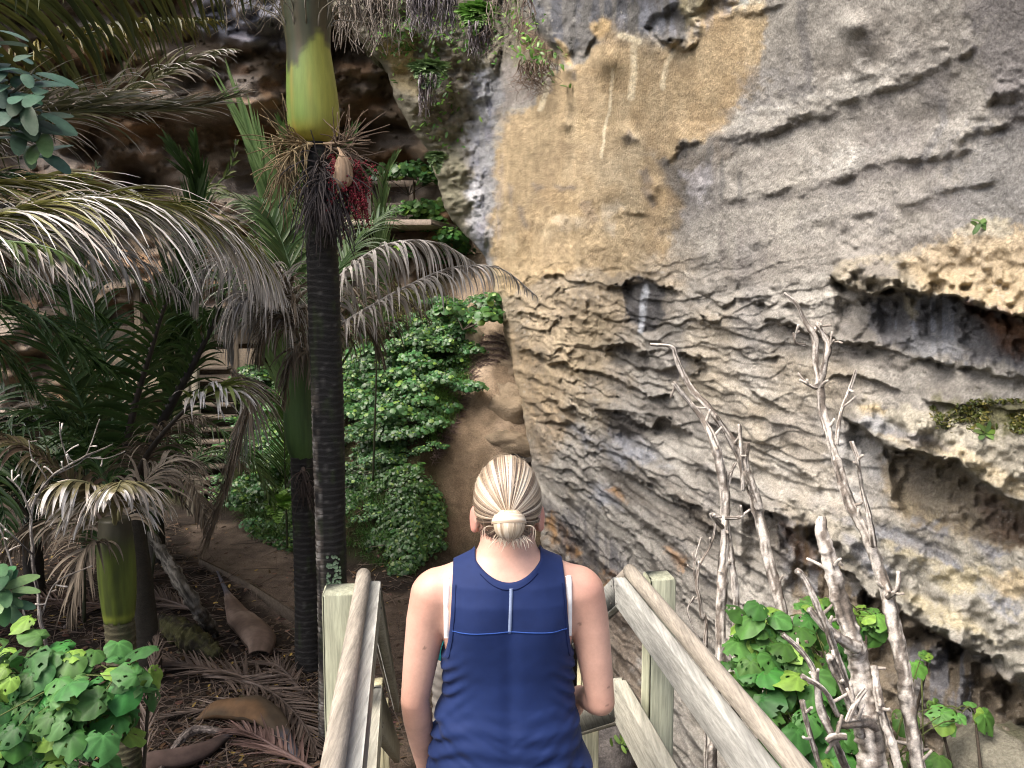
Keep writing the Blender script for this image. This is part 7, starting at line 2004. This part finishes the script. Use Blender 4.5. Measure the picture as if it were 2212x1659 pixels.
# litter over the floor of the hollow
mb = MB(); r_ = RS(95); P = []
xs_ = r_.uniform(0, 900, 5200); ys_ = r_.uniform(1130, 1659, 5200)
for x, y in zip(xs_, ys_):
    x0, y0 = gpt(x, y)
    inp = poly_sd(np.array([x0]), np.array([y0]), PATH)[0] < -.1
    if inp and r_.rand() < .72: continue
    P.append(A(x0, y0, float(gz(x0, y0)) + .008))
P = np.array(P); n = len(P)
lc = leaf_cols(n, A(.11, .075, .05), r_, .06, A(.38, .27, .08), .4, 1.7)
put_leaves(mb, OT, P, norm(A(0, 0, 1) + r_.randn(n, 3) * .3), r_.randn(n, 3), r_.uniform(.03, .09, n), lc)
for k in range(1300):                               # twigs and leaflet strips
    p = P[r_.randint(n)] + UP * .01; d = norm(r_.randn(3) * A(1, 1, .12)); l_ = r_.uniform(.1, .4)
    mb.tube(spline([p - d * l_, p + r_.randn(3) * .02 + UP * .02, p + d * l_], 5), [.004, .005, .004, .003, .002], A(.13, .10, .08) * r_.uniform(.5, 1.6), 3, cap=False)
o = mb.build("leaf_litter", M_DEAD, base=P.mean(0)); tag(o, "dead leaves and twigs strewn on the dark floor of the hollow", "leaf litter", kind="stuff")
# dry needles along the top of the dirt slope
mb = MB(); P = bank_pts(1500, [(1030, 735), (1085, 725), (1100, 780), (1040, 800), (1000, 900), (960, 990), (930, 1010), (960, 900), (1010, 800)], r_)
for p in P:
    d = norm(r_.randn(3) * A(1, 1, .25) + A(0, -.4, -.3)); l_ = r_.uniform(.04, .12)
    mb.tube(np.array([p - d * l_, p + UP * .025, p + d * l_]), [.003, .004, .002], A(.16, .115, .10) * r_.uniform(.6, 1.5), 3, cap=False)
o = mb.build("dry_litter", M_DEAD, base=P.mean(0)); tag(o, "purple-brown dry litter along the head of the dirt slope", "leaf litter", kind="stuff")
# stones and crumbs on the slope beside the near handrail
mb = MB(); r_ = RS(97)
for k in range(500):
    x, y = r_.uniform(.9, 2.4), r_.uniform(1.9, 5.5); s_ = r_.uniform(.008, .035) * (1.8 if r_.rand() < .08 else 1)
    V_ = norm(r_.randn(8, 3)) * s_ * r_.uniform(.6, 1.2, (8, 1)); V_ = np.array([[sx, sy, sz] for sx in (-1, 1) for sy in (-1, 1) for sz in (-1, 1)]) * s_ * .6 + V_ * .5
    mb.add(V_ + A(x, y, float(gz(x, y)) + s_ * .2), [[0, 1, 3, 2], [4, 6, 7, 5], [0, 4, 5, 1], [2, 3, 7, 6], [0, 2, 6, 4], [1, 5, 7, 3]], None, lerp(A(.1, .08, .06), A(.3, .26, .21), r_.rand()))
o = mb.build("rubble", M_ROCK, base=A(1.5, 3, 0), smooth=False); tag(o, "rubble and crumbs of rock on the slope beside the right handrail", "rubble", kind="stuff")

# ---- unseen trees added left of the hollow so their crowns shade it (above the picture)
for i, (x, y, h_, R) in enumerate([(-7.5, 8.0, 7.6, 3.0), (-8.8, 4.2, 6.8, 2.8)]):
    b = A(x, y, float(gz(x, y))); r_ = RS(980 + i)
    t = thing("added_shade_tree", ("unseen spreading tree added left of the hollow to shade it, crown above the palms", "unseen tree added outside the left edge to shade the hollow", "unseen tree added in front of the cave to shade it, crown above the top edge")[i], "tree", b)
    mb = MB(); mb.tube(spline([b - UP * .2, b + A(.1, .1, h_ * .4), b + A(0, 0, h_ * .75)], 20), np.linspace(.2, .1, 20), A(.05, .042, .035), 10, wob=.15)
    for k in range(9):
        a = k * 2.4; e = b + A(math.cos(a) * R * .7, math.sin(a) * R * .7, h_ * r_.uniform(.8, 1.05)); s0 = b + UP * h_ * r_.uniform(.5, .72)
        mb.tube(spline([s0, lerp(s0, e, .5) + UP * .2, e], 8), np.linspace(.07, .02, 8), A(.05, .042, .035), 6)
    mb.build("trunk", M_BARK, t)
    n = 4200; d = norm(r_.randn(n, 3)); P = b + UP * h_ + d * R * (r_.rand(n, 1) ** .4) * A(1, 1, .38)
    P = P[fbm(P * .8, 3, 990 + i) > -.25]; n = len(P)
    mb = MB(); put_leaves(mb, OT, P, norm(r_.randn(n, 3) * .5 + UP), r_.randn(n, 3), r_.uniform(.14, .30, n), leaf_cols(n, A(.04, .085, .02), r_))
    mb.build("crown", M_LEAF, t)
